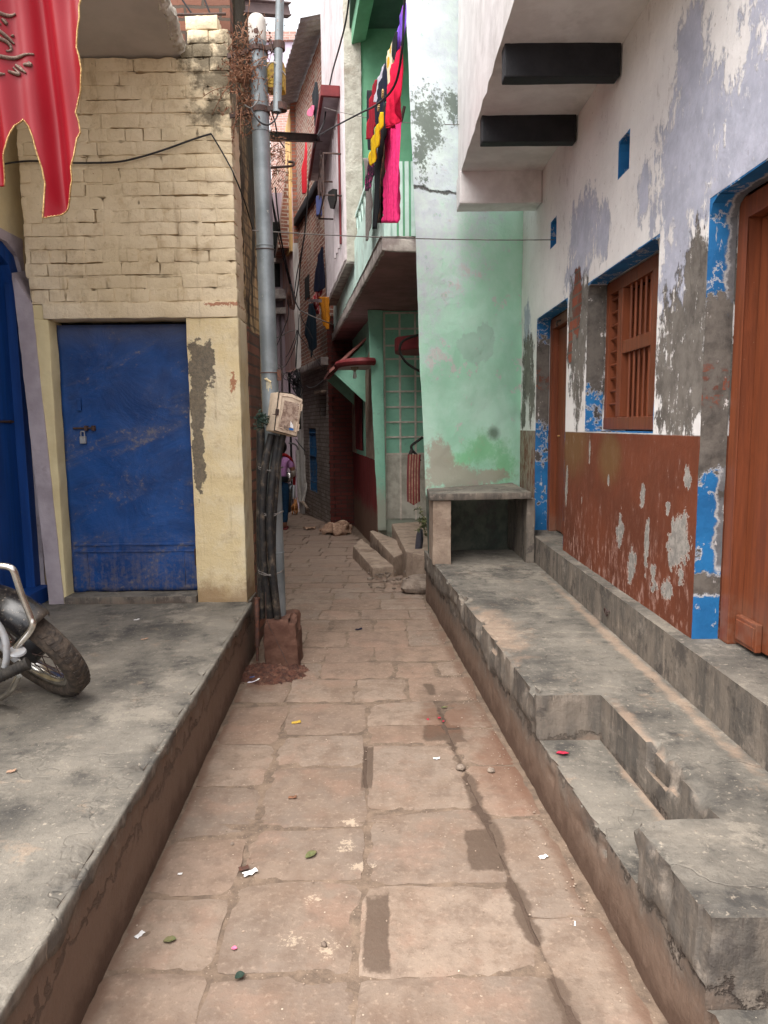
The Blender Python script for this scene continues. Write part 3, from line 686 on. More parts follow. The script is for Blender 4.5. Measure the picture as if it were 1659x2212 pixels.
# ------------------------------------------------------------------ white house on the right
wh = thing('whitewashed_house', 'white and lavender house with peeling paint, brown dado and two brown doors', 'house', (1.45, 3.0, .6))
D1 = (1.75, 3.0, .668, 2.50); WN = (3.52, 4.72, 1.55, 2.50); D2 = (5.22, 6.25, .668, 2.50); V1 = (5.60, 5.80, 2.965, 3.17); V2 = (3.99, 4.18, 2.955, 3.16)
wm = lambda u, v, w: (1.33+w, u, v)
w = wallgrid(M(), wm, -1.2, 7.05, .60, 3.70, [(D1[0], D1[1], .60, D1[3]), WN, (D2[0], D2[1], .60, D2[3]), V1, V2], .30)
w.build('wall', m['whitewash'], wh, cut=.07, disp=lambda c, n: n*(.008*ns(c, 1.6, 2)+.003*ns(c, 6)) if n.x < -.95 else Vector(), smooth=True)
for h, nm in ((D1, 'door_reveal'), (D2, 'door_reveal'), (WN, 'window_reveal')):
    lining(M(), wm, h, .0015, .113, t=.006, bottom=(h is WN)).build(nm, m['reveal_paint'], wh, cut=.05, disp=wob(.003, 9))
for h in (V1, V2):
    v = lining(M(), wm, h, .0015, .2, t=.005, cham=.05); v.box(1.50, 1.515, h[0], h[1], h[2], h[3]); v.build('vent', m['reveal_paint'], wh)
# upper storey, soffit and beams
u = M(); u.box(.66, 1.63, 2.6, 6.36, 3.66, 6.6)
u.build('upper_storey', m['white_soffit'], wh, cut=.12, disp=lambda c, n: n*(.010*ns(c, 1.5)+.004*ns(c, 8))+(Vector((.02*max(0, ns(c, 9)), 0, .02*max(0, ns(c, 11, 4)))) if c.x < .70 and c.z < 3.7 else Vector()), smooth=True)
b = M(); b.box(.648, 1.325, 6.10, 6.34, 3.41, 3.67); b.build('beam', m['white_soffit'], wh, bevel=.012, cut=.1, disp=wob(.004, 5))
for y0, t in ((4.147, .10), (5.045, .09)):
    b = M(); b.box(.684, 1.32, y0, y0+t, 3.492, 3.67); b.build('beam', m['black_paint'], wh, bevel=.008, cut=.12, disp=wob(.003, 6), label='black painted beam')
# doors
def brown_door(h, hinge):
    u0, u1, v0, v1 = h
    fr = M(); fr.box(1.445, 1.54, u1-.085, u1-.012, v0, v1-.012); fr.box(1.445, 1.54, u0+.012, u0+.085, v0, v1-.012); fr.box(1.445, 1.54, u0+.085, u1-.085, v1-.10, v1-.012)
    fr.build('door_frame', m['brown_wood'], wh, bevel=.005)
    lf = M(); n = 4; a, c = u0+.088, u1-.088
    for k in range(n):
        p, q = a+(c-a)*k/n+.002, a+(c-a)*(k+1)/n-.002
        lf.box(1.50, 1.53, p, q, v0+.012+.008*(k % 2), v1-.104)
    d = lf.build('door', m['brown_wood'], wh, bevel=.003, cut=.2, disp=wob(.0015, 6))
    return d
d1 = brown_door(D1, 0); d2 = brown_door(D2, 1)
b = M(); b.box(1.472, 1.498, 2.74, 2.905, .685, .80); b.box(1.466, 1.474, 2.75, 2.895, .70, .785); b.build('kick_board', m['brown_wood'], d1, bevel=.004)
b = M(); b.tube([(1.44, 5.86, 2.43), (1.415, 5.86, 2.425), (1.405, 5.86, 2.40), (1.42, 5.86, 2.385)], .007, 8, smooth=3); b.build('hook', m['rust_dark'], d2, smooth=True)
b = M(); b.lathe([(.008, 0), (.010, .012), (.004, .02)], (1.50, 6.07, 1.50), (-1, 0, 0), 10); b.build('nail', m['gold_trim'], d2)
# window
wn = M(); y0, y1, z0, z1 = WN[0]+.014, WN[1]-.014, WN[2]+.014, WN[3]-.014
wn.box(1.45, 1.52, y1-.055, y1, z0, z1); wn.box(1.45, 1.52, y0, y0+.055, z0, z1); wn.box(1.45, 1.52, y0+.055, y1-.055, z1-.075, z1); wn.box(1.43, 1.52, y0+.055, y1-.055, z0, z0+.075)
wf = wn.build('window_frame', m['brown_wood'], wh, bevel=.004)
mu = M(); mu.box(1.446, 1.505, 4.385, 4.465, z0+.077, z1-.077); mu.box(1.446, 1.505, 3.83, 3.91, z0+.077, z1-.077); mu.box(1.450, 1.502, 3.912, 4.383, 2.02, 2.095)
mu.build('mullion', m['brown_wood'], wf, bevel=.003)
for k in range(9):
    z = z0+.16+k*.082
    r = M(); r.tube([(1.474, 4.46, z), (1.474, 4.66, z)], .0085, 8); r.build('window_bar', m['brown_wood_h'], wf, smooth=True)
    r = M(); r.tube([(1.474, 3.585, z), (1.474, 3.835, z)], .0085, 8); r.build('window_bar', m['brown_wood_h'], wf, smooth=True)
for k in range(5):
    y = 3.99+k*.08
    for za, zb_ in ((z0+.07, 2.03), (2.085, z1-.07)):
        r = M(); r.tube([(1.474, y, za), (1.474, y, zb_)], .009, 8); r.build('window_bar', m['brown_wood'], wf, smooth=True)
sh = M()
for k, (a, c) in enumerate(((3.58, 3.86), (3.864, 4.14), (4.144, 4.40), (4.404, 4.67))): sh.box(1.56, 1.58, a, c, z0+.07, z1-.07)
for y in (4.11, 4.17): sh.box(1.535, 1.559, y, y+.02, 1.86, 1.90)
sh.build('shutter', m['brown_wood'], wh, bevel=.003)
b = M(); b.box(1.60, 1.62, -1.2, 7.0, .67, 3.6); b.build('dark_backing', m['dark_void'], wh)  # near-black sheet painted as the unlit inside behind the openings
# iron ring on the ledge
q = Xp(1313, 1322, 1.258); rg = M(); rg.tube([q+Vector((-.012-.006*math.sin(a), .022*math.cos(a), .022*math.sin(a))) for a in [i*PI/8 for i in range(17)]], .0035, 6, cap=False); rg.tube([q+Vector((.01, -.02, .01)), q+Vector((-.012, -.02, .006))], .006, 6)
rg.build('iron_ring', m['rust_dark'], smooth=True, label='small rusty iron ring fixed to the face of the upper ledge', cat='ring')
# ------------------------------------------------------------------ green wall and bench niche
GL = Vector((.40, 6.33, 0)); GR = Vector((1.34, 6.93, 0)); gd = (GR-GL).normalized(); gn = Vector((gd.y, -gd.x, 0))
gx = lambda z: Vector((.412-.037*z, 6.335+.0*z, z))
gw = M(); zs = [0, 1.0, 2.0, 3.0, 3.66, 4.6, 5.6, 6.6]
for a, c in zip(zs, zs[1:]):
    A, B = gx(a), Vector((GR.x, GR.y, a)); A2, B2 = A+Vector((.05, .34, 0)), B+Vector((0, .34, 0))
    T = [gx(c), Vector((GR.x, GR.y, c))]; T += [T[1]+Vector((0, .34, 0)), T[0]+Vector((.05, .34, 0))]
    gw.add([A, B, B2, A2]+T, [(0, 1, 5, 4), (1, 2, 6, 5), (2, 3, 7, 6), (3, 0, 4, 7)] + ([(3, 2, 1, 0)] if a == 0 else []) + ([(4, 5, 6, 7)] if c == 6.6 else []))
gw.build('green_wall', m['green_wall'], cut=.06, disp=lambda c, n: n*(.012*ns(c, 1.6)+.006*ns(c, 6)+.003*ns(c, 22)), smooth=True, label='pale mint green end wall with flaking plaster above the concrete bench niche', cat='wall')
bn = thing('concrete_bench', 'small concrete seat slab over a dark niche against the green wall', 'bench', (.8, 6.0, .45))
b = M(); b.hexa([(.372, 5.80, .985), (1.21, 5.80, .992), (1.23, 6.78, .992), (.385, 6.30, .985), (.372, 5.80, 1.045), (1.21, 5.80, 1.052), (1.23, 6.78, 1.052), (.385, 6.30, 1.045)])
b.build('seat', m['concrete'], bn, bevel=.012, cut=.05, disp=lambda c, n: n*(.004*ns(c, 5)+.004*ns(c, 20)), smooth=True)
b = M(); b.box(.402, .556, 5.83, 6.30, .44, .984); b.build('leg', m['dusty_concrete'], bn, bevel=.012, cut=.05, disp=wob(.005, 8), smooth=True)
b = M(); b.box(1.185, 1.255, 5.85, 6.75, .44, .989); b.build('leg', m['plinth_concrete'], bn, bevel=.008, cut=.05, disp=wob(.005, 8), smooth=True)
# ------------------------------------------------------------------ yellow brick house on the left
yh = thing('yellow_brick_house', 'cream painted brick house with a dented blue metal door', 'house', (-1.6, 4.95, .4))
FY = 4.82
bw = M(); rb = random.Random(5); rowh = .0835
rows = 18
for r in range(rows+4):
    z0 = 2.43+r*rowh
    x0, x1 = -2.33, -.955
    if r >= rows: x0 = -1.26+.05*(r-rows)
    if r == rows+2: x0, x1 = -1.22, -1.02
    if r == rows+3: break
    x = x1
    header = r % 3 == 0
    first = True
    while x > x0+.03:
        L = (.115 if header else .245)*rb.uniform(.92, 1.06)
        if first and r % 2: L *= .55
        first = False
        a = max(x-L, x0); g_ = rb.choice((.002, .003, .004, .005, .005, .010)); zz = rb.uniform(-.004, .004); dd = rb.uniform(-.005, .006)
        bw.hexa([(a+g_, FY+dd, z0+.004+zz), (x, FY+dd+rb.uniform(-.003, .003), z0+.004+zz), (x, FY+.12, z0+.004), (a+g_, FY+.12, z0+.004), (a+g_, FY+dd+rb.uniform(-.003, .004), z0+rowh-.003+zz), (x, FY+dd, z0+rowh-.003+zz), (x, FY+.12, z0+rowh-.003), (a+g_, FY+.12, z0+rowh-.003)])
        if rb.random() < .78: bw.box(a-.004, a+g_+.003, FY+rb.uniform(.001, .006), FY+.06, z0+.003, z0+rowh-.002)
        x = a
bw.box(-2.33, -.962, FY+.035, FY+.3, 2.42, 3.935)
for r in range(rows+1):                                  # thick paint and mortar bridging most joints
    zz = 2.43+r*rowh; x = -2.33
    while x < -.962:
        L = rb.uniform(.10, .5); e_ = min(x+L, -.960)
        if rb.random() < .90: bw.box(x, e_-.002, FY+rb.uniform(.002, .007), FY+.06, zz-.007, zz+.006)
        x = e_
bw.build('front_wall', m['yellow_brick'], yh, bevel=.003, cut=.045, disp=lambda c, n: Vector((.004*ns(c, 9, 5), 0, .006*ns((c.x, 0, c.z), 3, 7)))+n*(.004*ns(c, 7)+.005*ns(c, 16)+.006*ns(c, 38)), smooth=True)
b = M(); b.box(-2.24, -.952, FY-.012, FY+.3, 2.325, 2.425); b.build('lintel', m['yellow_brick'], yh, bevel=.008, cut=.05, disp=wob(.006, 9), smooth=True)
b = M(); b.box(-1.30, -.953, FY-.004, FY+.32, .38, 2.325); b.build('pier', m['yellow_plaster'], yh, bevel=.012, cut=.05, disp=lambda c, n: n*(.005*ns(c, 3)+.005*ns(c, 12)), smooth=True)
b = M(); b.hexa([(-2.25, FY, .38), (-2.208, FY, .38), (-2.208, FY+.3, .38), (-2.25, FY+.3, .38), (-2.312, FY, 2.325), (-2.208, FY, 2.325), (-2.208, FY+.3, 2.325), (-2.312, FY+.3, 2.325)]); b.box(-2.33, -2.24, FY+.002, FY+.3, 2.325, 2.42); b.build('jamb', m['cream_plaster'], yh, bevel=.01, cut=.06, disp=wob(.006, 7), smooth=True)
b = M(); b.box(-2.215, -1.30, FY-.03, FY+.3, .38, .452); b.build('threshold', m['left_concrete'], yh, bevel=.012, cut=.05, disp=wob(.006, 9), smooth=True)
b = M(); b.grid(lambda u, v: Vector((-2.205+u*.90, 4.945+.008*ns((u*3, v*5, 0), 1.3)+.005*ns((u*2, v*7, 3), 2.2)+.004*max(0, 1-abs(v-.22)/.01), .46+v*1.84 - (.03*max(0, ns((u*9, 0, 0), 1.2)+.1) if v < .001 and u < .35 else 0))), 40, 70)
dr = b.build('door', m['blue_metal'], yh, smooth=2, solid=.02, keepn=True)
bk = M(); bk.box(-2.215, -1.28, 5.02, 5.05, .45, 2.34); bk.build('dark_backing', m['dark_void'], yh)  # near-black sheet painted as the darkness behind the metal door
b = M()
for x0_, x1_, z0_, z1_ in ((-2.19, -1.32, .786, .800), (-2.19, -1.32, .738, .748), (-2.10, -2.09, .50, .735), (-1.42, -1.41, .50, .735)):
    b = M(); b.box(x0_, x1_, 4.926, 4.946, z0_, z1_); b.build('sheet_seam', m['blue_metal'], dr, bevel=.002, cut=.1, disp=wob(.004, 5))
q = Yp(190, 925, 4.925)
h = M(); h.tube([(q.x-.10, 4.918, q.z), (q.x+.055, 4.918, q.z)], .007, 8); h.box(q.x-.02, q.x+.0, 4.905, 4.94, q.z-.018, q.z+.018); h.box(q.x+.03, q.x+.05, 4.905, 4.94, q.z-.018, q.z+.018); h.build('bolt', m['rust_dark'], dr, bevel=.002)
h = M(); h.box(q.x-.055, q.x-.015, 4.905, 4.93, q.z-.105, q.z-.055); h.tube([(q.x-.048, 4.917, q.z-.057), (q.x-.046, 4.915, q.z-.02), (q.x-.024, 4.915, q.z-.02), (q.x-.022, 4.917, q.z-.057)], .004, 6); h.build('padlock', m['tin'], dr, bevel=.004)
h = M(); h.box(q.x-.06, q.x-.035, 4.91, 4.94, q.z+.12, q.z+.20); h.build('hasp', m['blue_metal'], dr, bevel=.003)
h = M(); h.box(-1.335, -1.302, 4.915, 4.95, .64, .76); h.build('hinge', m['rust_dark'], dr, bevel=.003)
b = M(); b.box(-1.32, -.958, FY+.3, 5.75, -.05, 6.5); b.build('side_wall', m['mossy'], yh, cut=.1, disp=wob(.018, 4), smooth=True)
b = M(); b.box(-1.02, -.945, FY+.302, 5.6, -.02, 2.3); b.build('side_cladding', m['raw_brick'], yh, cut=.08, disp=wob(.012, 5), smooth=True)
b = M(); b.box(-2.6, -1.322, FY+.19, 5.7, 3.93, 7.0); b.box(-1.322, -.975, FY+.19, 5.1, 3.96, 7.0); b.build('upper_wall', m['raw_brick'], yh, cut=.1, disp=wob(.02, 5), smooth=True)
# smooth plastered house, blue wooden door
ph = thing('plastered_house', 'smooth cream plastered house with lavender edged blue wooden door at far left', 'house', (-2.5, 3.9, .4))
LX = -2.44; DL = (3.55, 5.0, .47, 2.83); lm_ = lambda u, v, w: (LX-w, u, v); NV = (4.16, 4.42, 3.20, 3.46)
wallgrid(M(), lm_, 1.6, 5.3, .35, 4.2, [DL, NV], .3).build('wall', m['cream_plaster'], ph, cut=.1, disp=wob(.005, 3), smooth=True)
b = M(); lining(b, lm_, DL, -.008, .05, t=.014, cham=.20, bottom=False); b.hexa([(-2.325, FY-.012, .40), (-2.222, FY-.012, .40), (-2.222, FY+.12, .40), (-2.36, FY+.2, .40), (-2.425, FY-.004, 2.62), (-2.305, FY-.006, 2.42), (-2.305, FY+.12, 2.42), (-2.43, FY+.2, 2.68)]); b.box(LX+.0005, LX+.010, 3.3, 5.0, 2.83, 2.88)
b.build('door_surround', m['lavender_plaster'], ph, cut=.05, disp=wob(.004, 8), smooth=True)
b = M(); lining(b, lm_, (3.565, 4.986, .47, 2.815), .02, .13, t=.085, cham=.16, bottom=False); b.box(LX-.13, LX+.06, 3.565, 4.985, .40, .50); b.build('door_frame', m['blue_wood'], ph, bevel=.004)
b = M()
for k in range(4): b.box(LX-.12, LX-.08, 3.652+k*.312, 3.652+(k+1)*.312-.006, .50, 2.73)
dl = b.build('door', m['blue_wood'], ph, bevel=.003)
q = Xp(20, 911, LX-.07); b = M(); b.tube([q+Vector((0, -.16, 0)), q+Vector((0, .05, .0))], .008, 8); b.tube([q+Vector((0, .03, 0)), q+Vector((-.02, .03, 0))], .012, 8); b.build('bolt', m['rust_dark'], dl, smooth=True)
b = M(); lining(b, lm_, NV, -.002, .2, t=.01, cham=0); b.box(LX-.2, LX-.18, NV[0], NV[1], NV[2], NV[3]); b.build('vent', m['grey_soffit'], ph)
# balcony slab over the left platform
e1 = Zp(390, 128, 3.95); e0 = Zp(345, 0, 3.95)
sl = M(); n = 40
pts = []
for k in range(n+1):
    y = 4.9-k*(4.9-2.7)/n; x = e1.x+(e0.x-e1.x)*(e1.y-y)/max(.01, (e1.y-e0.y)); x += .03*ns((0, y, 0), 9, 1)+.018*ns((0, y, 0), 23, 4)
    pts.append((x, y, 3.95))
sl.ext([(-2.45, 4.9, 3.95)]+[(-2.45, 2.7, 3.95)]+pts[::-1], (0, 0, .12))
ms = sl.build('balcony_slab', m['grey_soffit'], ph, bevel=.0)
ed = M()
ed.tube([Vector(p)+Vector((-.01, 0, .05)) for p in pts], lambda t: .05+.016*noise.noise(Vector((t*40, 3, 0))), 10)
ed.build('slab_edge', m['cement_rough'], ph, cut=.02, disp=lambda c, n: n*(.014*ns(c, 26)+.01*ns(c, 60)), smooth=True)
# ------------------------------------------------------------------ steel pole with its boxes and cables
MK('block_concrete', plain(C(98, 70, 58), C(76, 50, 41), .9, 6, h=.008, dirt=C(126, 106, 90)))
def c1(x, y): return ((900+x/4.1475)*.54004, (y/4.1475)*.54004)        # measuring grids of the enlarged details
def c4(x, y): return ((900+x/1.84375)*.54004, (1500+y/1.84375)*.54004)
def cb(x, y): return ((1020+x/6.9125)*.54004, (1520+y/6.9125)*.54004)
def c2(x, y): return ((900+x/2.074)*.54004, (y/2.074)*.54004)
def c3(x, y): return ((900+x/2.074)*.54004, (900+y/2.074)*.54004)
PY = 4.76
pb, pt_ = Yp(601, 1345, PY), Yp(556.5, 88, PY)
pole = thing('steel_pole', 'tall grey galvanised steel pole with rusty clamps leaning beside the brick corner', 'pole', (pb.x, pb.y, pb.z))
ax = (pt_-pb); onpole = lambda t: pb+ax*t
tz = lambda y: (1345-y)/(1345-88.0)
b = M(); prof = [(.056, 0)]; L = ax.length
for t in (tz(1180), tz(775), tz(505), tz(270)): prof += [(.0555, t*L-.004), (.0585, t*L-.002), (.0585, t*L+.004), (.0548, t*L+.006)]
prof += [(.053, L)]
b.lathe(prof, pb, ax, 28); b.build('shaft', m['galvanised'], pole, smooth=True)
b = M(); b.lathe([(.0535, -.01), (.056, 0), (.056, .10), (.052, .125), (.04, .142), (.0, .148)], pt_, ax, 24); b.build('cap', m['pvc'], pole, smooth=True)
for t, w_ in ((tz(228), .035), (tz(108), .03)):
    b = M(); c = onpole(t); b.lathe([(.058, -w_/2), (.062, -w_/2), (.062, w_/2), (.058, w_/2)], c, ax, 24)
    q = c+Vector((.135, -.02, .015)); b.lathe([(.028, -.022), (.038, -.022), (.038, .022), (.028, .022)], q, (0, 0, 1), 16)
    b.obox(c+Vector((.05, -.03, 0)), q+Vector((-.03, 0, 0)), .012, .03); b.obox(c+Vector((-.055, .0, 0)), c+Vector((-.20, .04, -.01)), .012, .03)
    b.tube([c+Vector((.085, -.03, .05)), c+Vector((.095, -.03, -.02))], .006, 6)
    b.build('clamp', m['rust_dark'], pole, bevel=.001)
for yy, rr in ((300, .014), (370, .012)):
    c = onpole(tz(yy*.2604))+Vector((.0, -.054, 0)); b = M(); b.lathe([(rr*.55, 0), (rr, .001), (rr*1.1, .004), (rr*.5, .005)], c, (0, -1, 0), 14); b.build('hole_rim', m['rust'], pole)
q0, q1 = Yp(605.5, -40, PY-.03), Yp(598.5, 243, PY-.03)
b = M(); b.lathe([(.022, 0), (.0265, 0), (.0265, (q0-q1).length), (.022, (q0-q1).length)], q1, q0-q1, 18)
b.build('conduit_pipe', m['galvanised'], smooth=True, label='thin grey conduit pipe clamped beside the top of the steel pole', cat='pipe', org=q1)
# yellow box strapped behind the conduit
y0, y1 = Yp(*c1(690, 1065), PY+.06), Yp(*c1(1000, 1530), PY+.06)
yb = thing('yellow_junction_box', 'weathered yellow junction box strapped behind the thin conduit pipe', 'junction box', (y0.x, y0.y, y1.z))
b = M(); b.box(y0.x, y1.x, PY+.03, PY+.11, y1.z, y0.z); b.build('body', m['yellow_box'], yb, bevel=.012, smooth=True)
b = M(); b.box(y0.x+.004, y1.x-.004, PY+.018, PY+.0295, y1.z+.012, y0.z-.006); b.tube([(y0.x+.02+.018*(1+math.cos(a)), PY+.0175, y1.z+.045+.012*math.sin(a)) for a in [i*PI/6 for i in range(13)]], .003, 5); b.tube([(y1.x-.03-.016*math.cos(a), PY+.0175, y1.z+.05+.022*math.sin(a)) for a in [i*PI/6 for i in range(10)]], .003, 5); b.build('lid', m['yellow_box'], yb, bevel=.003)
b = M(); b.tube([(y0.x-.01, PY+.02, (y0.z+y1.z)/2+.02), ((y0.x+y1.x)/2, PY-.062, (y0.z+y1.z)/2+.04), (y1.x+.008, PY+.02, (y0.z+y1.z)/2)], .005, 6, smooth=6); b.build('strap', m['pvc'], yb, smooth=True)
# meter box
F = [Yp(*cb(*q), Y) for q, Y in (((655, 325), 4.50), ((1010, 372), 4.555), ((1312, 520), 4.60), ((1140, 1580), 4.60), ((520, 1405), 4.50))]
back = Yp(*cb(420, 350), 4.63)-Yp(*cb(655, 325), 4.50)
mb = thing('meter_box', 'tilted dirty beige plastic meter box with torn sticker tied to the pole', 'meter box', (F[4].x, F[4].y, F[3].z))
fn = (F[2]-F[4]).cross(F[0]-F[4]).normalized()
if fn.y > 0: fn = -fn
b = M(); b.ext(F, back); b.build('body', m['plastic_box'], mb, bevel=.010, smooth=True)
cen = sum(F, Vector())/5
ins = lambda k, o: [cen+(q-cen)*k+fn*o for q in F]
b = M(); b.ext(ins(.97, .012), -fn*.011); dd_ = b.build('door', m['plastic_box'], mb, bevel=.008, smooth=True)
b = M(); b.tube(ins(.985, .004)+[ins(.985, .004)[0]], .004, 6, cap=False); b.build('gasket', m['rubber'], mb, smooth=True)
b = M(); b.tube(ins(.80, .013)+[ins(.80, .013)[0]], .0035, 6, cap=False); b.build('rim', m['plastic_box'], dd_, smooth=True)
fp = Plane((F[4].x, F[4].y), (F[3].x, F[3].y))
def onb(x, y, o=.0125):
    d = ray(*cb(x, y)); c = CAM-F[0]-fn*o; return CAM+d*(-fn.dot(c)/fn.dot(d))
b = M(); b.ext([onb(*q) for q in ((815, 560), (1225, 665), (1180, 1150), (1080, 1080), (1010, 1320), (760, 1390), (650, 1310), (760, 900))], fn*.0012); b.build('sticker', m['sticker'], dd_)
b = M(); b.ext([onb(*q, .0142) for q in ((985, 1130), (1060, 1260), (1060, 1340), (965, 1300))], fn*.0008); b.build('torn_paper', m['paper'], dd_)
b = M(); b.ext([onb(*q, .0155) for q in ((945, 1325), (1065, 1345), (1060, 1400), (940, 1380))], fn*.0008); b.build('blue_strip', mat('blue_strip', plain(C(40, 112, 190), None, .7)), dd_)
ib = mat('ink', plain(C(24, 24, 28), None, .7))
b = M()
for k, (x, h) in enumerate(((800, 95), (835, 90), (868, 90), (905, 95), (935, 60))):
    w0 = 9 if k in (1,) else 20
    A = [(x, 1250+k*16), (x+w0, 1254+k*16), (x+w0-14, 1254+k*16+h), (x-14, 1250+k*16+h)]
    if w0 == 9: b.ext([onb(*q, .0142) for q in A], fn*.0006)
    else:
        for i in range(4):
            if (k, i) in ((2, 0), (3, 1), (4, 2), (0, 3)): continue
            p, q = A[i], A[(i+1) % 4]; b.obox(onb(*p, .0142), onb(*q, .0142), .0012, .0008, fn)
b.build('lettering', ib, dd_)
b = M(); b.obox(onb(620, 800, .008), onb(600, 980, .008), .016, .02, fn); b.obox(onb(480, 940, .0), onb(640, 975, .01), .005, .006, fn); b.build('latch', m['rust_dark'], mb, bevel=.002)
for yy in (760, 1310):
    b = M(); e_ = F[2].lerp(F[3], (yy-520)/1060)
    b.obox(e_+(F[3]-F[2]).normalized()*-.022+fn*.006, e_+(F[3]-F[2]).normalized()*.022+fn*.006, .010, .012, fn); b.build('hinge', m['plastic_box'], mb, bevel=.002)
# cables below the box
def cable(pts, r, nm='cable', lab=None, mt_='cable_black', cat='cable', grp='black cables bound to the pole foot'):
    P_ = [Yp(*c4(*q[:2]), q[2]) for q in pts]
    b = M(); b.tube(P_, r, 12, smooth=6); return b.build(nm, m[mt_], smooth=True, label=lab, cat=cat, group=grp, org=P_[-1])
cable([(345, 440, 4.66), (300, 640, 4.62), (275, 1000, 4.62), (285, 1380, 4.63), (335, 1790, 4.68)], .025, lab='thick black cable in the middle of the bundle under the meter box')
cable([(395, 450, 4.66), (355, 730, 4.62), (330, 1050, 4.61), (348, 1400, 4.62), (388, 1790, 4.66)], .025, lab='thick black cable in front on the right of the bundle, ending at the block edge')
cable([(430, 440, 4.64), (395, 620, 4.63), (368, 900, 4.64), (352, 1250, 4.66), (365, 1790, 4.72)], .021, lab='thinner black cable crossing behind from the right corner of the meter box')
cable([(262, 380, 4.72), (262, 800, 4.70), (262, 1250, 4.70), (270, 1790, 4.74)], .027, lab='dark cable nearest the wall on the left of the bundle')
for k, (yy, l) in enumerate(((692, 'upper twisted wire tie round the black cables'), (1020, 'middle wire tie round the black cables'), (1457, 'lowest wire tie round the black cables'))):
    a, c = Yp(*c4(248, yy), 4.63), Yp(*c4(418, yy-6), 4.66); b = M()
    for o in (0, .012):
        b.tube([a+Vector((0, .06, o)), a+Vector((.0, 0, o)), a.lerp(c, .3)+Vector((0, -.036, -.012+o)), a.lerp(c, .65)+Vector((0, -.04, -.006-o)), c+Vector((0, 0, o*.5)), c+Vector((0, .08, 0))], .003, 6, smooth=5)
    b.build('wire_tie', m['wire_grey'], smooth=True, label=l, cat='wire tie', group='wire ties round the cable bundle')
# footing block, heap, little pipes
b = M(); b.hexa([(-.815, 4.58, -.02), (-.575, 4.60, -.02), (-.575, 4.90, -.02), (-.83, 4.90, -.02), (-.805, 4.585, .318), (-.60, 4.61, .318), (-.60, 4.90, .326), (-.82, 4.90, .326)])
b.build('concrete_footing', m['block_concrete'], bevel=.03, cut=.03, disp=lambda c, n: n*(.009*ns(c, 6)+.009*ns(c, 18))+(Vector((-.05, .02, -.05))*max(0, .3+ns(c, 14)) if (c.x > -.64 and c.z > .22) else Vector()), smooth=True, label='reddish stained concrete block holding the foot of the pole', cat='footing')
hp = M(); hp.grid(lambda u, v: Vector((-.94+u*.46, 4.24+v*.42, -.02+.055*max(0, 1-((u-.4)/.62)**2-((v-.62)/.6)**2)+.014*ns((u*5, v*5, 0), 1.5)+.012*ns((u*5, v*5, 0), 6)+.008*ns((u*5, v*5, 0), 14))), 90, 80)
hp.build('dirt_heap', mat('red_soil', plain(C(96, 62, 50), C(64, 44, 38), .95, 30, h=.008, dirt=C(132, 100, 84))), smooth=2, label='small heap of dark reddish soil at the foot of the concrete block', cat='dirt heap')
for pts, r, l in (([(236, 1640, 4.70), (238, 2000, 4.66)], .017, 'short rusty brown pipe standing between the ledge and the concrete block'), ([(432, 1540, 5.3), (432, 1655, 5.3)], .010, 'thin rusty pipe stub just behind the pole foot')):
    P_ = [Yp(*c4(*q[:2]), q[2]) for q in pts]; b = M(); b.lathe([(r, 0), (r, (P_[1]-P_[0]).length)], P_[1], P_[0]-P_[1], 14)
    if r > .012: b.lathe([(r*.6, -.10), (r*.6, 0)], P_[1], P_[0]-P_[1], 10)
    b.lathe([(r*1.3, -.012), (r*1.3, .0)], P_[0], P_[0]-P_[1], 12)
    b.build('rusty_pipe', m['rust'], smooth=True, label=l, cat='pipe')
b = M(); b.tube([Yp(*c4(300, 1600), 4.575), Yp(*c4(308, 1800), 4.57), Yp(*c4(380, 1960), 4.55), Yp(*c4(462, 2130), 4.50)], .0028, 6, smooth=5); b.build('thin_wire', m['rust_dark'], smooth=True, label='thin stiff wire slanting down the face of the concrete block', cat='wire')
# barred opening in the side wall beside the pole
q = M(); q.box(-.975, -.935, 5.22, 5.56, .55, 2.25)
# dry creeper on the pole top and dark leaves by the box
def leafcloud(name, mk, mtw, label, cat, cen, rad, n, size, twigs, seed, dirv=(0, 0, 1)):
    r = random.Random(seed); b = M(); tw = M(); cen = Vector(cen); rad = Vector(rad)
    for i in range(twigs):
        p = cen+Vector((r.gauss(0, .45)*rad.x, r.gauss(0, .4)*rad.y, r.gauss(0, .45)*rad.z)); d = Vector((r.gauss(0, 1), r.gauss(0, .7), r.gauss(.25, 1))).normalized(); L_ = r.uniform(.35, 1.0)*max(rad)*.7
        pts = [p, p+d*L_*.5+Vector((r.gauss(0, .08), r.gauss(0, .08), r.gauss(0, .08)))*L_, p+d*L_+Vector((0, 0, -L_*.15))]
        tw.tube(pts, .0022, 4, smooth=3)
        for k in range(n):
            t = r.random(); c = pts[0].lerp(pts[2], t)+Vector((r.gauss(0, .012), r.gauss(0, .012), r.gauss(0, .012)))
            a = Vector((r.gauss(0, 1), r.gauss(0, 1), r.gauss(0, 1))).normalized(); e = a.orthogonal().normalized(); s_ = size*r.uniform(.5, 1.3)
            b.add([c-a*s_, c+e*s_*.45, c+a*s_, c-e*s_*.45], [(0, 1, 2, 3)])
    root = thing(name, label, cat, cen-Vector((0, 0, rad.z)))
    tw.build('stems', m[mtw], root); b.build('leaves', m[mk], root)
    return root
leafcloud('dry_creeper', 'dryplant', 'dryplant', 'dry brown creeper tangled round the top of the steel pole', 'dry plant', Yp(533, 170, PY-.02), (.125, .10, .30), 14, .011, 130, 4)
r = random.Random(8); b = M(); bl = M()
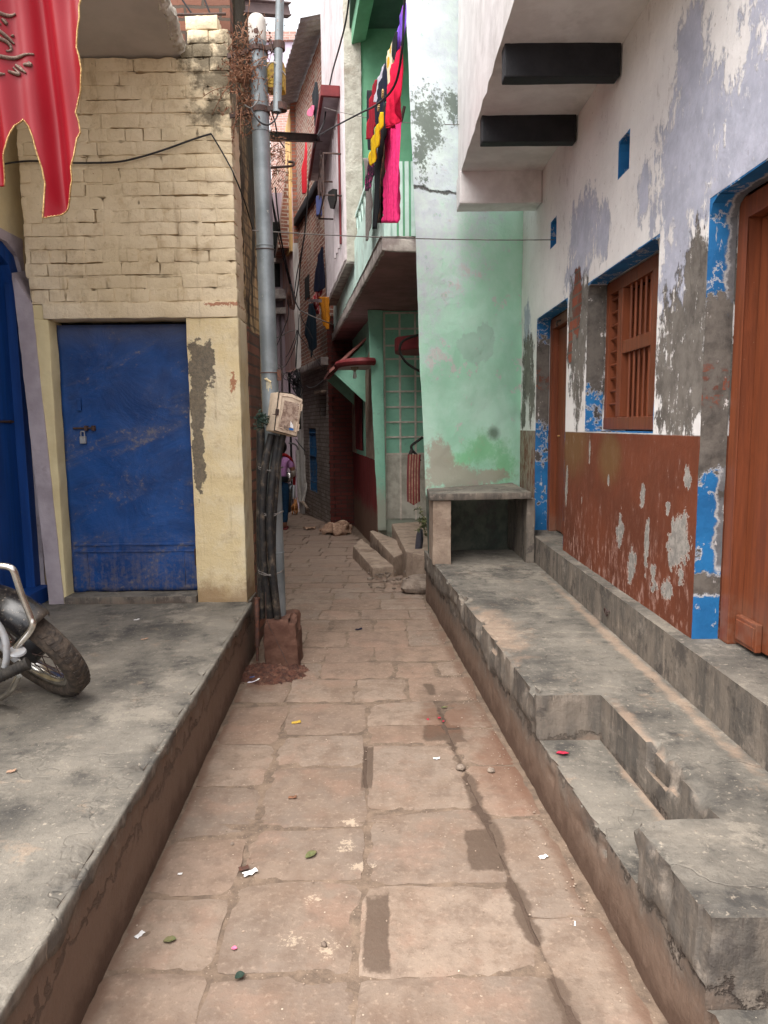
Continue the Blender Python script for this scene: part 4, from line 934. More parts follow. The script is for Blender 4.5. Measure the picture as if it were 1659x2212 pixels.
for k in range(9):
    s0 = Yp(520+k*11, 150, PY+r.uniform(-.1, .1)); e0_ = s0+Vector((r.uniform(-.08, .12), 0, r.uniform(.12, .36))); b.tube([s0, s0.lerp(e0_, .5)+Vector((r.uniform(-.03, .03), 0, 0)), e0_], .0018, 4, smooth=3)
    for j in range(12):
        c = s0.lerp(e0_, .3+.7*j/12)+Vector((r.gauss(0, .008), r.gauss(0, .008), 0)); bl.ball(c, .0055*r.uniform(.6, 1.2), 3)
rt = thing('dry_seed_stalks', 'thin dry seed stalks rising against the sky around the pole cap', 'dry plant', Yp(560, 150, PY)); b.build('stems', m['dryplant'], rt); bl.build('seeds', mat('seedbrown', plain(C(92, 62, 56), None, .9)), rt, kind='stuff')
leafcloud('dry_weeds', 'dryplant', 'dryplant', 'dry straw coloured weeds hanging beyond the pole below the steel beam', 'dry plant', Yp(593, 345, 5.4), (.06, .08, .22), 10, .010, 40, 9)
leafcloud('green_creeper', 'leafdark', 'leafdark', 'small dark green creeper poking out left of the meter box', 'plant', Yp(*cb(190, 1080), 4.6), (.035, .03, .055), 9, .012, 26, 2)
# ------------------------------------------------------------------ red satin flag
FYY = 2.6
def fl(x, y): return ((x/2.3056)*.54004, (y/2.3056)*.54004)
right = [(0, 775), (100, 758), (210, 765), (330, 748), (480, 738), (560, 765), (680, 788), (860, 768), (950, 735), (1050, 708), (1130, 735), (1230, 750), (1290, 720), (1450, 700), (1560, 672), (1680, 682), (1800, 640), (1900, 580), (1960, 520), (2020, 425)]
notch = [(2020, 412), (1900, 420), (1700, 425), (1560, 400), (1400, 352), (1280, 320), (1180, 280), (1115, 228)]
notchL = [(1115, 222), (1180, 165), (1260, 140), (1400, 105), (1480, 60), (1600, 45), (1690, 0), (1760, -60), (1950, -160)]
def lerpx(tab, y):
    t = sorted(tab)
    if y <= t[0][0]: return t[0][1]
    for (a, p), (b_, q) in zip(t, t[1:]):
        if y <= b_: return p+(q-p)*(y-a)/(b_-a+1e-9)
    return t[-1][1]
fk = 1/2.3056*.54004
fold = lambda P_: P_+Vector((0, .030*math.sin(P_.x*26+1.3*math.sin(P_.z*2.1)+.6)+.016*math.sin(P_.x*61+P_.z*3)+.01*ns(P_, 4), 0))
flag = thing('red_flag', 'red satin pennant with beaded gold edging hanging at top left', 'flag', Yp(60, 0, FYY))
cl = M(); YT = -420
def strip(lx, rx, y0, y1, nx, ny): cl.grid(lambda u, v: fold(Yp(*fl(lx(y0+(y1-y0)*v)+(rx(y0+(y1-y0)*v)-lx(y0+(y1-y0)*v))*u, y0+(y1-y0)*v), FYY)), nx, ny)
R_ = lambda y: lerpx(right, y)
strip(lambda y: 225, R_, YT, 1115, 40, 70); strip(lambda y: -420, lambda y: 225, YT, 1115, 46, 70)
strip(lambda y: lerpx(notch, y) if y > 1116 else 225, R_, 1115, 2020, 40, 60)
strip(lambda y: -420+.4*max(0, y-1300), lambda y: lerpx(notchL, y) if y > 1116 else 225, 1115, 1690, 46, 40)
cl.build('cloth', m['satin'], flag, smooth=2, solid=.002, keepn=True)
tr = M()
E_ = [fold(Yp(*fl(R_(y), y), FYY)) for y in range(-420, 2021, 12)]+[fold(Yp(*fl(lerpx(notch, y), y), FYY)) for y in range(2016, 1115, -12)]
E2 = [fold(Yp(*fl(lerpx(notchL, y), y), FYY)) for y in range(1115, 1700, 12)]
for L_ in (E_, E2):
    tr.tube(L_, .0022, 5)
    acc = 0
    for a, c in zip(L_, L_[1:]):
        k = max(1, int((c-a).length/.0085))
        for i in range(k): tr.ball(a.lerp(c, i/k)+Vector((0, -.003, 0)), .0032, 3)
tr.build('trim', m['gold_trim'], flag, smooth=2)
lt = M()
for S_ in ([(-60, 150), (60, 160), (140, 125)], [(-5, 225), (45, 268)], [(25, 318), (85, 365), (135, 408)], [(45, 205), (75, 235), (60, 200)], [(-30, 470), (20, 410), (90, 415), (115, 470), (85, 500)], [(-10, 470), (40, 525)], [(-40, 570), (60, 570), (180, 530), (300, 488)], [(115, 325), (125, 345)], [(150, 605), (250, 685)], [(225, 605), (285, 600), (265, 575)], [(105, 685), (150, 690), (185, 690), (135, 635)], [(-20, 735), (40, 742), (90, 725)], [(-20, 40), (15, 40)]):
    p_ = spline([Vector((*fl(*q), 0)) for q in S_], 8) if len(S_) > 2 else [Vector((*fl(*S_[0]), 0)).lerp(Vector((*fl(*S_[1]), 0)), i/8) for i in range(9)]
    pts = [fold(Yp(v.x, v.y, FYY))+Vector((0, -.004, 0)) for v in p_]
    lt.tube(pts, lambda t: .0035+.0035*math.sin(PI*min(1, t*1.1+.05)), 6)
lt.build('lettering', m['glitter'], flag, smooth=2)
b = M(); b.tube([(-2.32, FYY+.01, 3.72), (-.97, FYY+.01, 3.72)], .014, 10); b.build('rod', m['brown_beam'], flag, smooth=True)
# ------------------------------------------------------------------ motorcycle at the left edge
MC = Vector((-1.5466, 3.0019, .662)); MN = Vector((-.4452, -.7055, -.5513)).normalized()
ma = MN.cross(Vector((0, 0, 1))).normalized(); mbv = ma.cross(MN).normalized()
if mbv.z < 0: mbv = -mbv
if ma.x < 0: ma = -ma
mp_ = lambda a, r, o=0.0: MC+ma*(r*math.cos(a))+mbv*(r*math.sin(a))+MN*o
mo = thing('motorcycle', 'parked motorcycle at the left edge, its spoked wheel, dusty fender and chrome guard showing', 'motorcycle', (MC.x, MC.y, .40))
ty = M(); NA = 72
prof = [(.225, .034), (.240, .046), (.262, .050), (.280, .042), (.290, .022), (.2925, 0), (.290, -.022), (.280, -.042), (.262, -.050), (.240, -.046), (.225, -.034)]
ty.grid(lambda u, v: mp_(u*2*PI, prof[int(round(v*10))][0], prof[int(round(v*10))][1]), NA, 10)
for k in range(48):                                     # tread blocks
    a = 2*PI*k/48
    for s_ in (-1, 1):
        o = (.5 if s_ > 0 else 0)*2*PI/48
        ty.hexa([mp_(a+o+d1_, r_, s_*o_) for r_ in (.2875, .2940) for d1_, o_ in ((.012, .004), (.045, .030), (.108, .030), (.075, .004))])
wt = ty.build('tyre', m['tyre'], mo, smooth=True)
ri = M(); prof2 = [(.200, .024), (.226, .036), (.226, .031), (.208, .016), (.206, 0), (.208, -.016), (.226, -.031), (.226, -.036), (.200, -.024), (.196, 0), (.200, .024)]
ri.grid(lambda u, v: mp_(u*2*PI, prof2[int(round(v*10))][0], prof2[int(round(v*10))][1]), NA, 10); ri.build('rim', m['chrome'], mo, smooth=2)
hb = M(); hb.lathe([(.0, -.06), (.045, -.06), (.065, -.04), (.068, .035), (.045, .05), (.02, .062), (.0, .065)], MC, MN, 24); hb.build('hub', m['bike_black'], mo, smooth=True)
sp = M()
for k in range(28):
    a = 2*PI*k/28; s_ = 1 if k % 2 else -1; d_ = .42*(1 if (k//2) % 2 else -1)
    sp.tube([mp_(a+d_, .06, s_*.035), mp_(a, .202, 0)], .0022, 5)
sp.build('spokes', m['rust_dark'], mo)
fe = M(); A0, A1 = math.radians(38), math.radians(188)
fprof = [(.268, .076), (.300, .074), (.328, .058), (.342, .028), (.345, 0), (.342, -.028), (.328, -.058), (.300, -.074), (.268, -.076)]
fe.grid(lambda u, v: mp_(A0+(A1-A0)*u, fprof[int(round(v*8))][0]+.004*(1 if u > .02 else 0), fprof[int(round(v*8))][1]*(1-.12*(u < .02))), 40, 8)
fe.build('fender', m['fender'], mo, smooth=2, solid=.003, keepn=True)
def bk_(x, y, Y): return Yp((x/3.16)*.54004, (2200+y/3.16)*.54004, Y)
b = M(); b.tube([bk_(-90, 200, 2.62), bk_(20, 200, 2.62), bk_(110, 215, 2.62), bk_(175, 270, 2.62), bk_(260, 530, 2.64), bk_(380, 830, 2.66), bk_(415, 930, 2.66), bk_(370, 1040, 2.66), bk_(250, 1180, 2.65), bk_(160, 1290, 2.64), bk_(60, 1400, 2.62)], .0125, 12, smooth=6); b.build('crash_bar', m['chrome'], mo, smooth=True)
b = M(); b.tube([bk_(-60, 900, 2.6), bk_(10, 1000, 2.6), bk_(70, 1150, 2.6), bk_(85, 1350, 2.6), bk_(60, 1480, 2.6)], .013, 10, smooth=5); b.build('guard_stay', m['tin'], mo, smooth=True)
b = M(); b.lathe([(0, -.006), (.03, -.006), (.034, 0), (.03, .006), (0, .006)], bk_(215, 1285, 2.63), (.25, -.3, .95), 18); b.build('disc_plate', m['tin'], mo, smooth=True)
pg0, pg1 = bk_(-80, 1640, 2.56), bk_(360, 1430, 2.60); b = M(); L_ = (pg1-pg0).length
b.lathe([(.019, 0)]+[(.023 if i % 2 else .0205, .012+i*L_/20) for i in range(18)]+[(.026, L_*.93), (.026, L_), (.0, L_)], pg0, pg1-pg0, 14); b.build('foot_peg', m['rubber'], mo, smooth=True)
b = M(); b.tube([bk_(240, 1590, 2.78), bk_(170, 1720, 2.80), bk_(110, 1800, 2.86), bk_(20, 1870, 2.95), bk_(-60, 1900, 2.98)], .012, 10, smooth=5); b.build('side_stand', m['chrome'], mo, smooth=True)
fk0 = mp_(PI*.5, .05, .075); b = M()
for s_ in (.075, -.075): b.tube([MC+MN*s_, MC+MN*s_+mbv*.30-ma*.10, MC+MN*s_+mbv*.62-ma*.26], .017, 10)
b.build('fork', m['tin'], mo, smooth=True)
bd = Vector((-.42, -.90, 0)).normalized(); top = MC+mbv*.62-ma*.26
b = M(); b.tube([top, top+bd*.35+Vector((-.05, 0, -.12)), top+bd*.8+Vector((-.1, 0, -.28))], .03, 8, smooth=3); b.build('frame', m['bike_black'], mo, smooth=True)
b = M(); b.ball(top+bd*.38+Vector((-.06, 0, .02)), .2, 10, (.62, 1.15, .6)); b.build('fuel_tank', m['bike_black'], mo, smooth=True)
b = M(); b.ball(top+bd*.85+Vector((-.1, 0, -.06)), .22, 8, (.55, 1.4, .28)); b.build('saddle', m['rubber'], mo, smooth=True)
b = M(); c_ = MC+bd*.48+Vector((-.08, 0, .02)); b.box(c_.x-.12, c_.x+.12, c_.y-.15, c_.y+.15, c_.z-.12, c_.z+.16); b.build('engine', m['tin'], mo, bevel=.03, smooth=True)
# ------------------------------------------------------------------ green house with balcony, beyond the mint wall
def cz(x, y): return ((1280+x/2.457)*.54004, (1250+y/2.457)*.54004)
def cs(x, y): return ((1400+x/4.1475)*.54004, (1950+y/4.1475)*.54004)
G = Plane((.035, 6.62), (-.88, 13.25)); ZB = 3.165
gh = thing('green_house', 'mint green house with striped balcony, tiled porch and dark red dado', 'house', (.3, 9.5, .1))
GLEN = 6.70
def gslab(b, u0, u1, o0, o1, z0, z1):                   # block along the facade; o > 0 is towards the lane
    return b.hexa([G.pt(u0, z0, o0), G.pt(u1, z0, o0), G.pt(u1, z0, o1), G.pt(u0, z0, o1), G.pt(u0, z1, o0), G.pt(u1, z1, o0), G.pt(u1, z1, o1), G.pt(u0, z1, o1)])
b = M(); gslab(b, 0, GLEN, .0, -.42, ZB, ZB+.10); gslab(b, .75, GLEN, -.4201, -1.35, ZB, ZB+.10); b.build('balcony_slab', m['slab_under'], gh, cut=.15, disp=wob(.006, 4), smooth=True)
b = M(); gslab(b, -.05, GLEN, .035, .001, ZB-.012, ZB+.12); b.hexa([G.pt(-.05, ZB-.012, .035), G.pt(-.002, ZB-.012, .035), G.pt(-.002, ZB-.012, -.35), G.pt(-.05, ZB-.012, -.35), G.pt(-.05, ZB+.12, .035), G.pt(-.002, ZB+.12, .035), G.pt(-.002, ZB+.12, -.35), G.pt(-.05, ZB+.12, -.35)])
b.build('slab_edge', m['slab_edge'], gh, bevel=.012, cut=.08, disp=wob(.010, 9), smooth=True)
pr = M(); gslab(pr, 0, GLEN, -.02, -.10, ZB+.10, 3.93)
k = 0; u = .03
while u < GLEN-.05:
    gslab(pr, u, u+.040, .004, -.021, ZB+.12, 3.92); u += .062
for i in range(6): pr.hexa([(lambda x0, x1, y, z: (x0, y, z))(.06+i*.05, 0, yy, zz) if 0 else (.05+i*.055+dx, yy, zz) for zz in (ZB+.12, 3.92) for dx, yy in ((0, 6.60), (.035, 6.60), (.035, 6.66), (0, 6.66))])
pr.build('parapet', m['mint_rib'], gh)
lt = M()
u = 0
while u < GLEN-.3:
    for a, c in (((u, 3.94), (u+.14, 4.20)), ((u+.14, 4.20), (u+.28, 3.94))): lt.obox(G.pt(a[0], a[1], -.04), G.pt(c[0], c[1], -.04), .05, .035, G.n)
    u += .28
lt.build('railing_lattice', m['mint_rib'], gh, bevel=.002)
b = M(); gslab(b, 0, GLEN, -.01, -.09, 4.20, 4.25); b.build('handrail', m['mint_rib'], gh, bevel=.006)
b = M(); q = Yp(*c2(1460, 1010), 6.55); q2 = Yp(*c2(1490, 880), 6.5); b.tube([q, q2], .014, 8); b.build('pipe_stub', m['rust_dark'], gh, smooth=True)
# balcony interior
YF = 9.32
b = M(); b.box(-.225, 1.6, YF, YF+.12, 3.2, 6.9); b.build('balcony_end_wall', m['mint_deep'], gh, cut=.2, disp=wob(.005, 2), smooth=True)
b = M(); b.box(.95, 1.05, 7.25, YF, 3.2, 6.9); b.build('balcony_back_wall', m['mint_deep'], gh)
b = M(); b.hexa([(-.2, 6.7, 6.42), (1.05, 6.7, 6.42), (1.05, YF, 6.42), (-.36, YF, 6.42), (-.2, 6.7, 6.6), (1.05, 6.7, 6.6), (1.05, YF, 6.6), (-.36, YF, 6.6)]); b.build('balcony_ceiling', m['dark_green'], gh)  # ceiling shade painted in as a dark green
A = Yp(*c2(1050, 370), YF-.02); B = Yp(*c2(1165, 340), YF-.02)
dv = G.d*-2.72
b = M(); b.ext([A, B, B+Vector((0, 0, .30)), A+Vector((0, 0, .42))], dv); b.build('edge_beam', m['mint_deep'], gh, bevel=.008, cut=.2, disp=wob(.004, 3))
# lower storey
RF = Plane((-.085, 9.95), (-.545, 13.30))
def rblk(b, u0, u1, z0, z1, o0, o1): return b.hexa([RF.pt(u0, z0, o0), RF.pt(u1, z0, o0), RF.pt(u1, z0, o1), RF.pt(u0, z0, o1), RF.pt(u0, z1, o0), RF.pt(u1, z1, o0), RF.pt(u1, z1, o1), RF.pt(u0, z1, o1)])
ru = lambda x, y: (RF.at(x, y)-RF.p).dot(RF.d)
b = M(); rblk(b, 0, 3.4, -.35, ZB, 0, -.2); b.build('front_wall', m['mint'], gh, cut=.1, disp=wob(.006, 3), smooth=True)
b = M(); rblk(b, 0.0, 3.38, -.35, 1.12, .018, .001); b.build('dado', m['red_dado'], gh, cut=.07, disp=wob(.006, 6), smooth=True)
u0, u1 = ru(815, 940), ru(792, 940)
b = M(); p_ = [(u0, 1.13), (u1, 1.13), (u1, 2.35), (u1*.85+u0*.15, 2.6), ((u0+u1)/2, 2.70), (u1*.15+u0*.85, 2.6), (u0, 2.35)]
b.ext([RF.pt(u, z, .014) for u, z in p_], -RF.n*.013); b.build('arched_panel', m['dusty_concrete'], gh)
u0, u1 = ru(785, 940), ru(770, 940)
b = M(); rblk(b, u0, u1, 1.2, 2.6, .008, .001); wdw = b.build('window', m['dark_void'], gh)
b = M(); rblk(b, u1, ru(762, 940), 1.13, 2.7, .03, .001); b.build('frame', m['dusty_concrete'], wdw, bevel=.004)
b = M()
for i in range(6):
    uu = u0+(u1-u0)*(i+.5)/6; b.tube([RF.pt(uu, 1.2, .02), RF.pt(uu, 2.6, .02)], .008, 6)
b.build('bars', m['maroon'], wdw)
# porch
b = M(); b.hexa([(-.085, 9.86, .15), (.035, 9.86, .15), (.035, 10.1, .15), (-.085, 10.1, .15), (-.19, 9.86, 3.16), (.0, 9.86, 3.16), (.0, 10.1, 3.16), (-.19, 10.1, 3.16)]); b.build('column', m['mint'], gh, bevel=.01, cut=.08, disp=wob(.008, 5), smooth=True)
b = M(); b.box(.0, 1.3, 9.96, 10.1, .1, 3.16); b.build('porch_wall', m['mint'], gh, cut=.12, disp=wob(.004, 5), smooth=True)
xl_ = [Yp(*cz(q, 900), 9.95).x for q in (637, 787, 938)]; xl_ += [xl_[-1]+.2*(i+1) for i in range(3)]
zl_ = [Yp(*cz(700, q), 9.95).z for q in (1390, 1225, 1078, 930, 777, 627, 457, 325, 160, 5)]; zl_ += [zl_[-1]+.2, zl_[-1]+.4]
b = M()
for x in xl_: b.box(x-.014, x+.014, 9.948, 9.9605, .28, 3.14)
for z in zl_: b.box(xl_[0]+.0141, xl_[-1], 9.9495, 9.9604, z-.012, z+.012)
b.build('tile_joints', m['beige_lines'], gh, bevel=.002)
b = M()
for a, c in zip(xl_, xl_[1:]): b.box(a+.014, c-.014, 9.951, 9.9603, .30, zl_[0]-.012)
b.build('whitewashed_base', m['cement_rough'], gh)
b = M(); b.box(1.2, 1.3, 7.35, 10.0, 0, 3.16); b.build('porch_side_wall', m['mint'], gh)
# rounded porch slab with lamp, rounded shelf by the wall
def round_slab(c, dx, dy, rx, ry, z0, z1, n=20):
    return [Vector((c.x, c.y, z0))+dx*rx*math.cos(PI*i/n)+dy*ry*math.sin(PI*i/n) for i in range(n+1)], z1-z0
qr = Yp(*cz(530, 470), 9.9); ql = Yp(*cz(172, 500), 10.3)
pts = [Yp(*cz(*q), Y) for q, Y in (((532, 465), 9.86), ((440, 478), 9.80), ((330, 490), 9.86), ((240, 505), 10.0), ((185, 520), 10.25), ((172, 525), 10.55))]
zt = 2.42; pts = [Vector((p.x, p.y, zt)) for p in pts]; pts += [Vector((-.22, 10.6, zt)), Vector((-.08, 9.98, zt))]
pts2 = spline(pts[:6], 5)+pts[6:]
b = M(); b.ext(pts2, (0, 0, .10)); cs_ = b.build('porch_canopy', m['white_soffit'], gh)
b = M(); b.tube([p+Vector((0, 0, .055)) for p in pts2[:26]], .052, 8); b.build('rim', m['maroon'], cs_, smooth=True)
lc = Yp(*cz(340, 530), 10.05)
lp_ = thing('hanging_lamp', 'small bare lamp holder hanging under the red rimmed round canopy', 'lamp', lc-Vector((0, 0, .2)))
b = M(); b.lathe([(.055, 0), (.055, -.012), (.045, -.03), (.02, -.05), (.018, -.07)], Vector((lc.x, lc.y, zt-.001)), (0, 0, 1), 16); b.build('base', m['dusty_concrete'], lp_, smooth=True)
b = M(); b.lathe([(.018, -.0701), (.022, -.10), (.030, -.125), (.022, -.155), (.0, -.16)], Vector((lc.x, lc.y, zt-.001)), (0, 0, 1), 14); b.build('bulb', m['glass'], lp_, smooth=True)
b = M(); c_ = Yp(*cz(900, 310), 8.3)
b.ext(spline([Vector((c_.x-.17, 8.25, c_.z-.08)), Vector((c_.x-.19, 8.5, c_.z-.08)), Vector((c_.x-.1, 8.8, c_.z-.08)), Vector((c_.x+.5, 8.9, c_.z-.08))], 5)+[Vector((c_.x+.5, 8.0, c_.z-.08)), Vector((c_.x+.05, 8.05, c_.z-.08))], (0, 0, .16)); b.build('rounded_shelf', m['maroon'], gh, bevel=.02)
# window hood with triangular cheeks
Yn, Yd = 11.2, 12.9
nose, low, topw = Yp(*cz(135, 598), Yn), Yp(*cz(440, 893), Yn), Yp(*cz(330, 292), Yn)
u_n = (Vector((low.x, low.y, 0))-RF.p).dot(RF.d)
wz = lambda z, Y: Vector((RF.p.x+(Y-RF.p.y)*RF.d.x/RF.d.y, Y, z))
def cheek(Y0, no_, lo_, to_):
    hd = M()
    w_l, w_t = wz(lo_.z, Y0), wz(to_.z, Y0)
    hd.ext([no_, Vector((w_l.x, Y0, lo_.z)), Vector((w_t.x, Y0, to_.z)), Vector((no_.x+.08, Y0, no_.z+.06))], (0, .06, 0)); hd.build('hood_cheek', m['mint'], hd_o, bevel=.006)
off = wz(0, Yd)-wz(0, Yn)
nose2, low2, top2 = nose+off, low+off, topw+off
b = M(); t_ = Vector((0, 0, .05)); e_ = Vector((-.05, 0, -.04))
wA, wB = wz(topw.z+.02, Yn-.08), wz(topw.z+.02, Yd+.06)
nA, nB_ = nose+Vector((-.06, -.08, .0)), nose2+Vector((-.06, .06, .0))
b.hexa([nA, nB_, wB, wA, nA+t_, nB_+t_, wB+t_, wA+t_]); hd_o = b.build('window_hood', mat('pink_slab', plain(C(176, 116, 108), C(150, 98, 92), .85, 8, h=.004, dirt=C(92, 72, 64))), gh, cut=.1, disp=wob(.008, 8), smooth=True)
cheek(Yn, nose, low, topw); cheek(Yd, nose2, low2, top2)
# ------------------------------------------------------------------ ribbed upper storey of the next house
rh = thing('ribbed_house', 'white ribbed projecting upper storey with cream end pier and maroon framed window', 'house', (-.5, 11, 3.7))
R0 = (-.435, 9.30); RB = Plane(R0, (R0[0]-.155*3.5, R0[1]+3.5))
uu = lambda x, y: (RB.at(x, y)-RB.p).dot(RB.d)
UEND = uu(701, 300); ZR = 3.70
wa, wb = uu(740, 250), uu(704, 250); zt_ = RB.at(740, 167).z; zb2 = RB.at(725, 395).z
rmap_ = lambda u, v, w_: RB.pt(u, v, -w_)
w = M(); wallgrid(w, rmap_, .0, UEND, ZR, 10.5, [], .12); w.build('wall', m['white_rib'], rh)
rb_ = M(); u = .03
while u < UEND-.02:
    for z0_, z1_ in ((ZR, 10.5),):
        rb_.hexa([RB.pt(u, z0_, .0), RB.pt(u+.055, z0_, .0), RB.pt(u+.050, z0_, .026), RB.pt(u+.004, z0_, .026), RB.pt(u, z1_, .0), RB.pt(u+.055, z1_, .0), RB.pt(u+.050, z1_, .026), RB.pt(u+.004, z1_, .026)])
    u += .078
rb_.build('ribs', m['white_rib'], rh)
b = M(); b.hexa([RB.pt(-.004, ZR-.03, .0), Vector((-.2255, 9.295, ZR-.03)), Vector((-.2255, 9.42, ZR-.03)), RB.pt(.12, ZR-.03, -.02), RB.pt(-.004, 10.5, .0), Vector((-.2255, 9.295, 10.5)), Vector((-.2255, 9.42, 10.5)), RB.pt(.12, 10.5, -.02)]); b.build('end_pier', m['cement_rough'], rh, cut=.1, disp=wob(.006, 5), smooth=True)
b = M(); b.hexa([RB.pt(.0, ZR-.05, .01), RB.pt(UEND, ZR-.05, .01), RB.pt(UEND, ZR-.05, -1.2), RB.pt(0, ZR-.05, -1.2), RB.pt(.0, ZR-.001, .01), RB.pt(UEND, ZR-.001, .01), RB.pt(UEND, ZR-.001, -1.2), RB.pt(0, ZR-.001, -1.2)]); b.build('soffit', m['slab_edge'], rh)
b = M()
def rbx(b, u0, u1, z0, z1, o0, o1): return b.hexa([RB.pt(u0, z0, o0), RB.pt(u1, z0, o0), RB.pt(u1, z0, o1), RB.pt(u0, z0, o1), RB.pt(u0, z1, o0), RB.pt(u1, z1, o0), RB.pt(u1, z1, o1), RB.pt(u0, z1, o1)])
HO = .27; zt_ = RB.at(740, 174, .03).z
rbx(b, wa, wa+.05, zt_-.03, zt_+.10, .027, HO); rbx(b, wa+.0501, UEND+.3, zt_-.01, zt_+.08, HO-.04, HO); b.build('hood_edge', m['maroon'], rh, bevel=.004)
b = M(); rbx(b, wa+.051, UEND+.3, zt_+.0, zt_+.07, .027, HO-.041); wfr = b.build('hood', m['lavender_plaster'], rh)
b = M(); rbx(b, wa+.10, wa+.9, zt_-1.75, zt_-.25, .03, .0265); b.build('door', m['mauve_wall'], rh)
for uu_ in (.08, .32, .60, .9):
    b = M(); rbx(b, wa+uu_, wa+uu_+.05, zt_-1.8, zt_-.2, .055, .0301); b.build('door_post', m['white_rib'] if uu_ > .2 else m['maroon'], rh, bevel=.003)
b = M()
O = HO-.02; uo = lambda x, y: (RB.at(x, y, O)-RB.p).dot(RB.d); g0 = wa+.03; g1 = uo(686, 330); zg0, zg1 = RB.pt(0, RB.at(738, 377, .1).z, 0).z, RB.at(738, 271, .1).z
W_ = g1-g0
for z in (zg0, zg1): b.tube([RB.pt(g0, z, .0), RB.pt(g0, z, O), RB.pt(g1, z, O), RB.pt(g1, z, 0)], .012, 6)
for f in (0, .12, .9, 1): b.tube([RB.pt(g0+W_*f, zg0, O), RB.pt(g0+W_*f, zg1, O)], .010, 6)
for k_, (a_, c_) in enumerate(((.2, .8), (.32, .68), (.43, .57))):
    zz = zg1-.12-.12*k_; b.tube([RB.pt(g0+W_*a_, zg0+.2+.25*k_, O)]+[RB.pt(g0+W_*((a_+c_)/2-(c_-a_)/2*math.cos(t)), zz+W_*.4*(c_-a_)*math.sin(t), O) for t in [PI*i/10 for i in range(11)]]+[RB.pt(g0+W_*c_, zg0+.2+.25*k_, O)], .008, 6)
b.build('window_grille', m['rust_dark'], rh, smooth=True)
b = M(); rbx(b, g1-.12, g1-.01, zg0+.02, zg0+.28, O+.04, O-.04); b.build('meter', mat('dullblue', plain(C(74, 82, 128), None, .6)), rh, bevel=.01)
sat = thing('plastic_sheet', 'torn black plastic sheet hanging below the maroon window grille', 'plastic sheet', RB.at(727, 430, .1))
b = M(); c_ = [RB.at(*c2(*q), .10) for q in ((868, 1590), (905, 1565), (932, 1570), (930, 1660), (910, 1735), (885, 1730), (862, 1650))]
b.ext(c_, RB.n*.02); b.build('sheet', m['rubber'], sat, bevel=.004)
# ------------------------------------------------------------------ steps, landing and bits in front of the porch
def blk(name, label, cat, top, th, mk, group=None, bev=.02):
    b = M(); b.ext([Vector(q) for q in top], (0, 0, -th)); return b.build(name, m[mk], bevel=bev, cut=.05, disp=lambda c, n: n*(.012*ns(c, 5)+.008*ns(c, 15)), smooth=True, label=label, cat=cat, group=group)
blk('step_slab', 'dusty outer concrete step slab lying lowest in front of the porch', 'step', [Zp(*cs(*q), .06) for q in ((50, 965), (375, 1340), (745, 1300), (185, 845))], .22, 'dusty_concrete', 'steps to the green porch')
blk('step_slab', 'dusty second concrete step between the outer slab and the landing', 'step', [Zp(*cs(*q), .17) for q in ((330, 722), (720, 1150), (945, 1075), (900, 900), (380, 705))], .32, 'dusty_concrete', 'steps to the green porch')
blk('porch_landing', 'concrete landing block below the tiled porch wall', 'landing', [Zp(*cs(*q), .27) for q in ((690, 600), (930, 1065), (1300, 1150), (1300, 560))], .42, 'dusty_concrete')
b = M(); q = Zp(*cs(1130, 1150), .19); b.ext([q+Vector((x*.7, .0, z)) for x, z in ((-.06, 0), (-.05, .12), (-.03, .24), (.0, .30), (.04, .28), (.05, .18), (.03, .06), (-.02, -.02))], (.03, .05, .01)); b.build('leaning_plate', mat('slate', plain(C(62, 62, 72), C(78, 76, 84), .6, 20)), bevel=.01, smooth=True, label='dark oblong piece leaning on the landing beside the mint wall', cat='plate')
for i, (x, y, s_, lab) in enumerate(((1120, 1640, .15, 'larger grey stone at the corner of the mint wall'), (1180, 1520, .11, 'flat stone wedged above the grey stone by the mint wall'), (1060, 1400, .09, 'small rubble lump beside the dusty steps'))):
    b = M(); c_ = Zp(*cs(x, y), .03); b.ball((c_.x, c_.y, c_.z), s_, 8, (1.2, .9, .55)); b.build('stone', m['stone'], disp=lambda c, n: n*(.03*ns(c, 9)+.015*ns(c, 22)), smooth=True, label=lab, cat='stone', group='stones at the foot of the mint wall')
rb2 = M(); r = random.Random(12)
for i in range(55):
    c_ = Zp(*cs(r.uniform(300, 1200), r.uniform(1250, 1700)), 0); s_ = r.uniform(.008, .03); rb2.ball((c_.x, c_.y, s_*.3), s_, 3, (r.uniform(.7, 1.3), 1, .7))
rb2.build('rubble', m['stone'], kind='stuff', label='loose rubble and gravel scattered at the foot of the steps', cat='rubble')
md = M(); md.grid(lambda u, v: Vector((-.65+u*1.1, 7.3+v*3.0, -.2+.30*u*u*max(0, 1-abs(v-.45)*1.3)+.02*ns((u*6, v*8, 0), 1)+.012*ns((u*6, v*8, 0), 3))), 40, 60); md.build('dirt_bank', m['dirt'], kind='structure', smooth=2, org=(0, 0, 0))
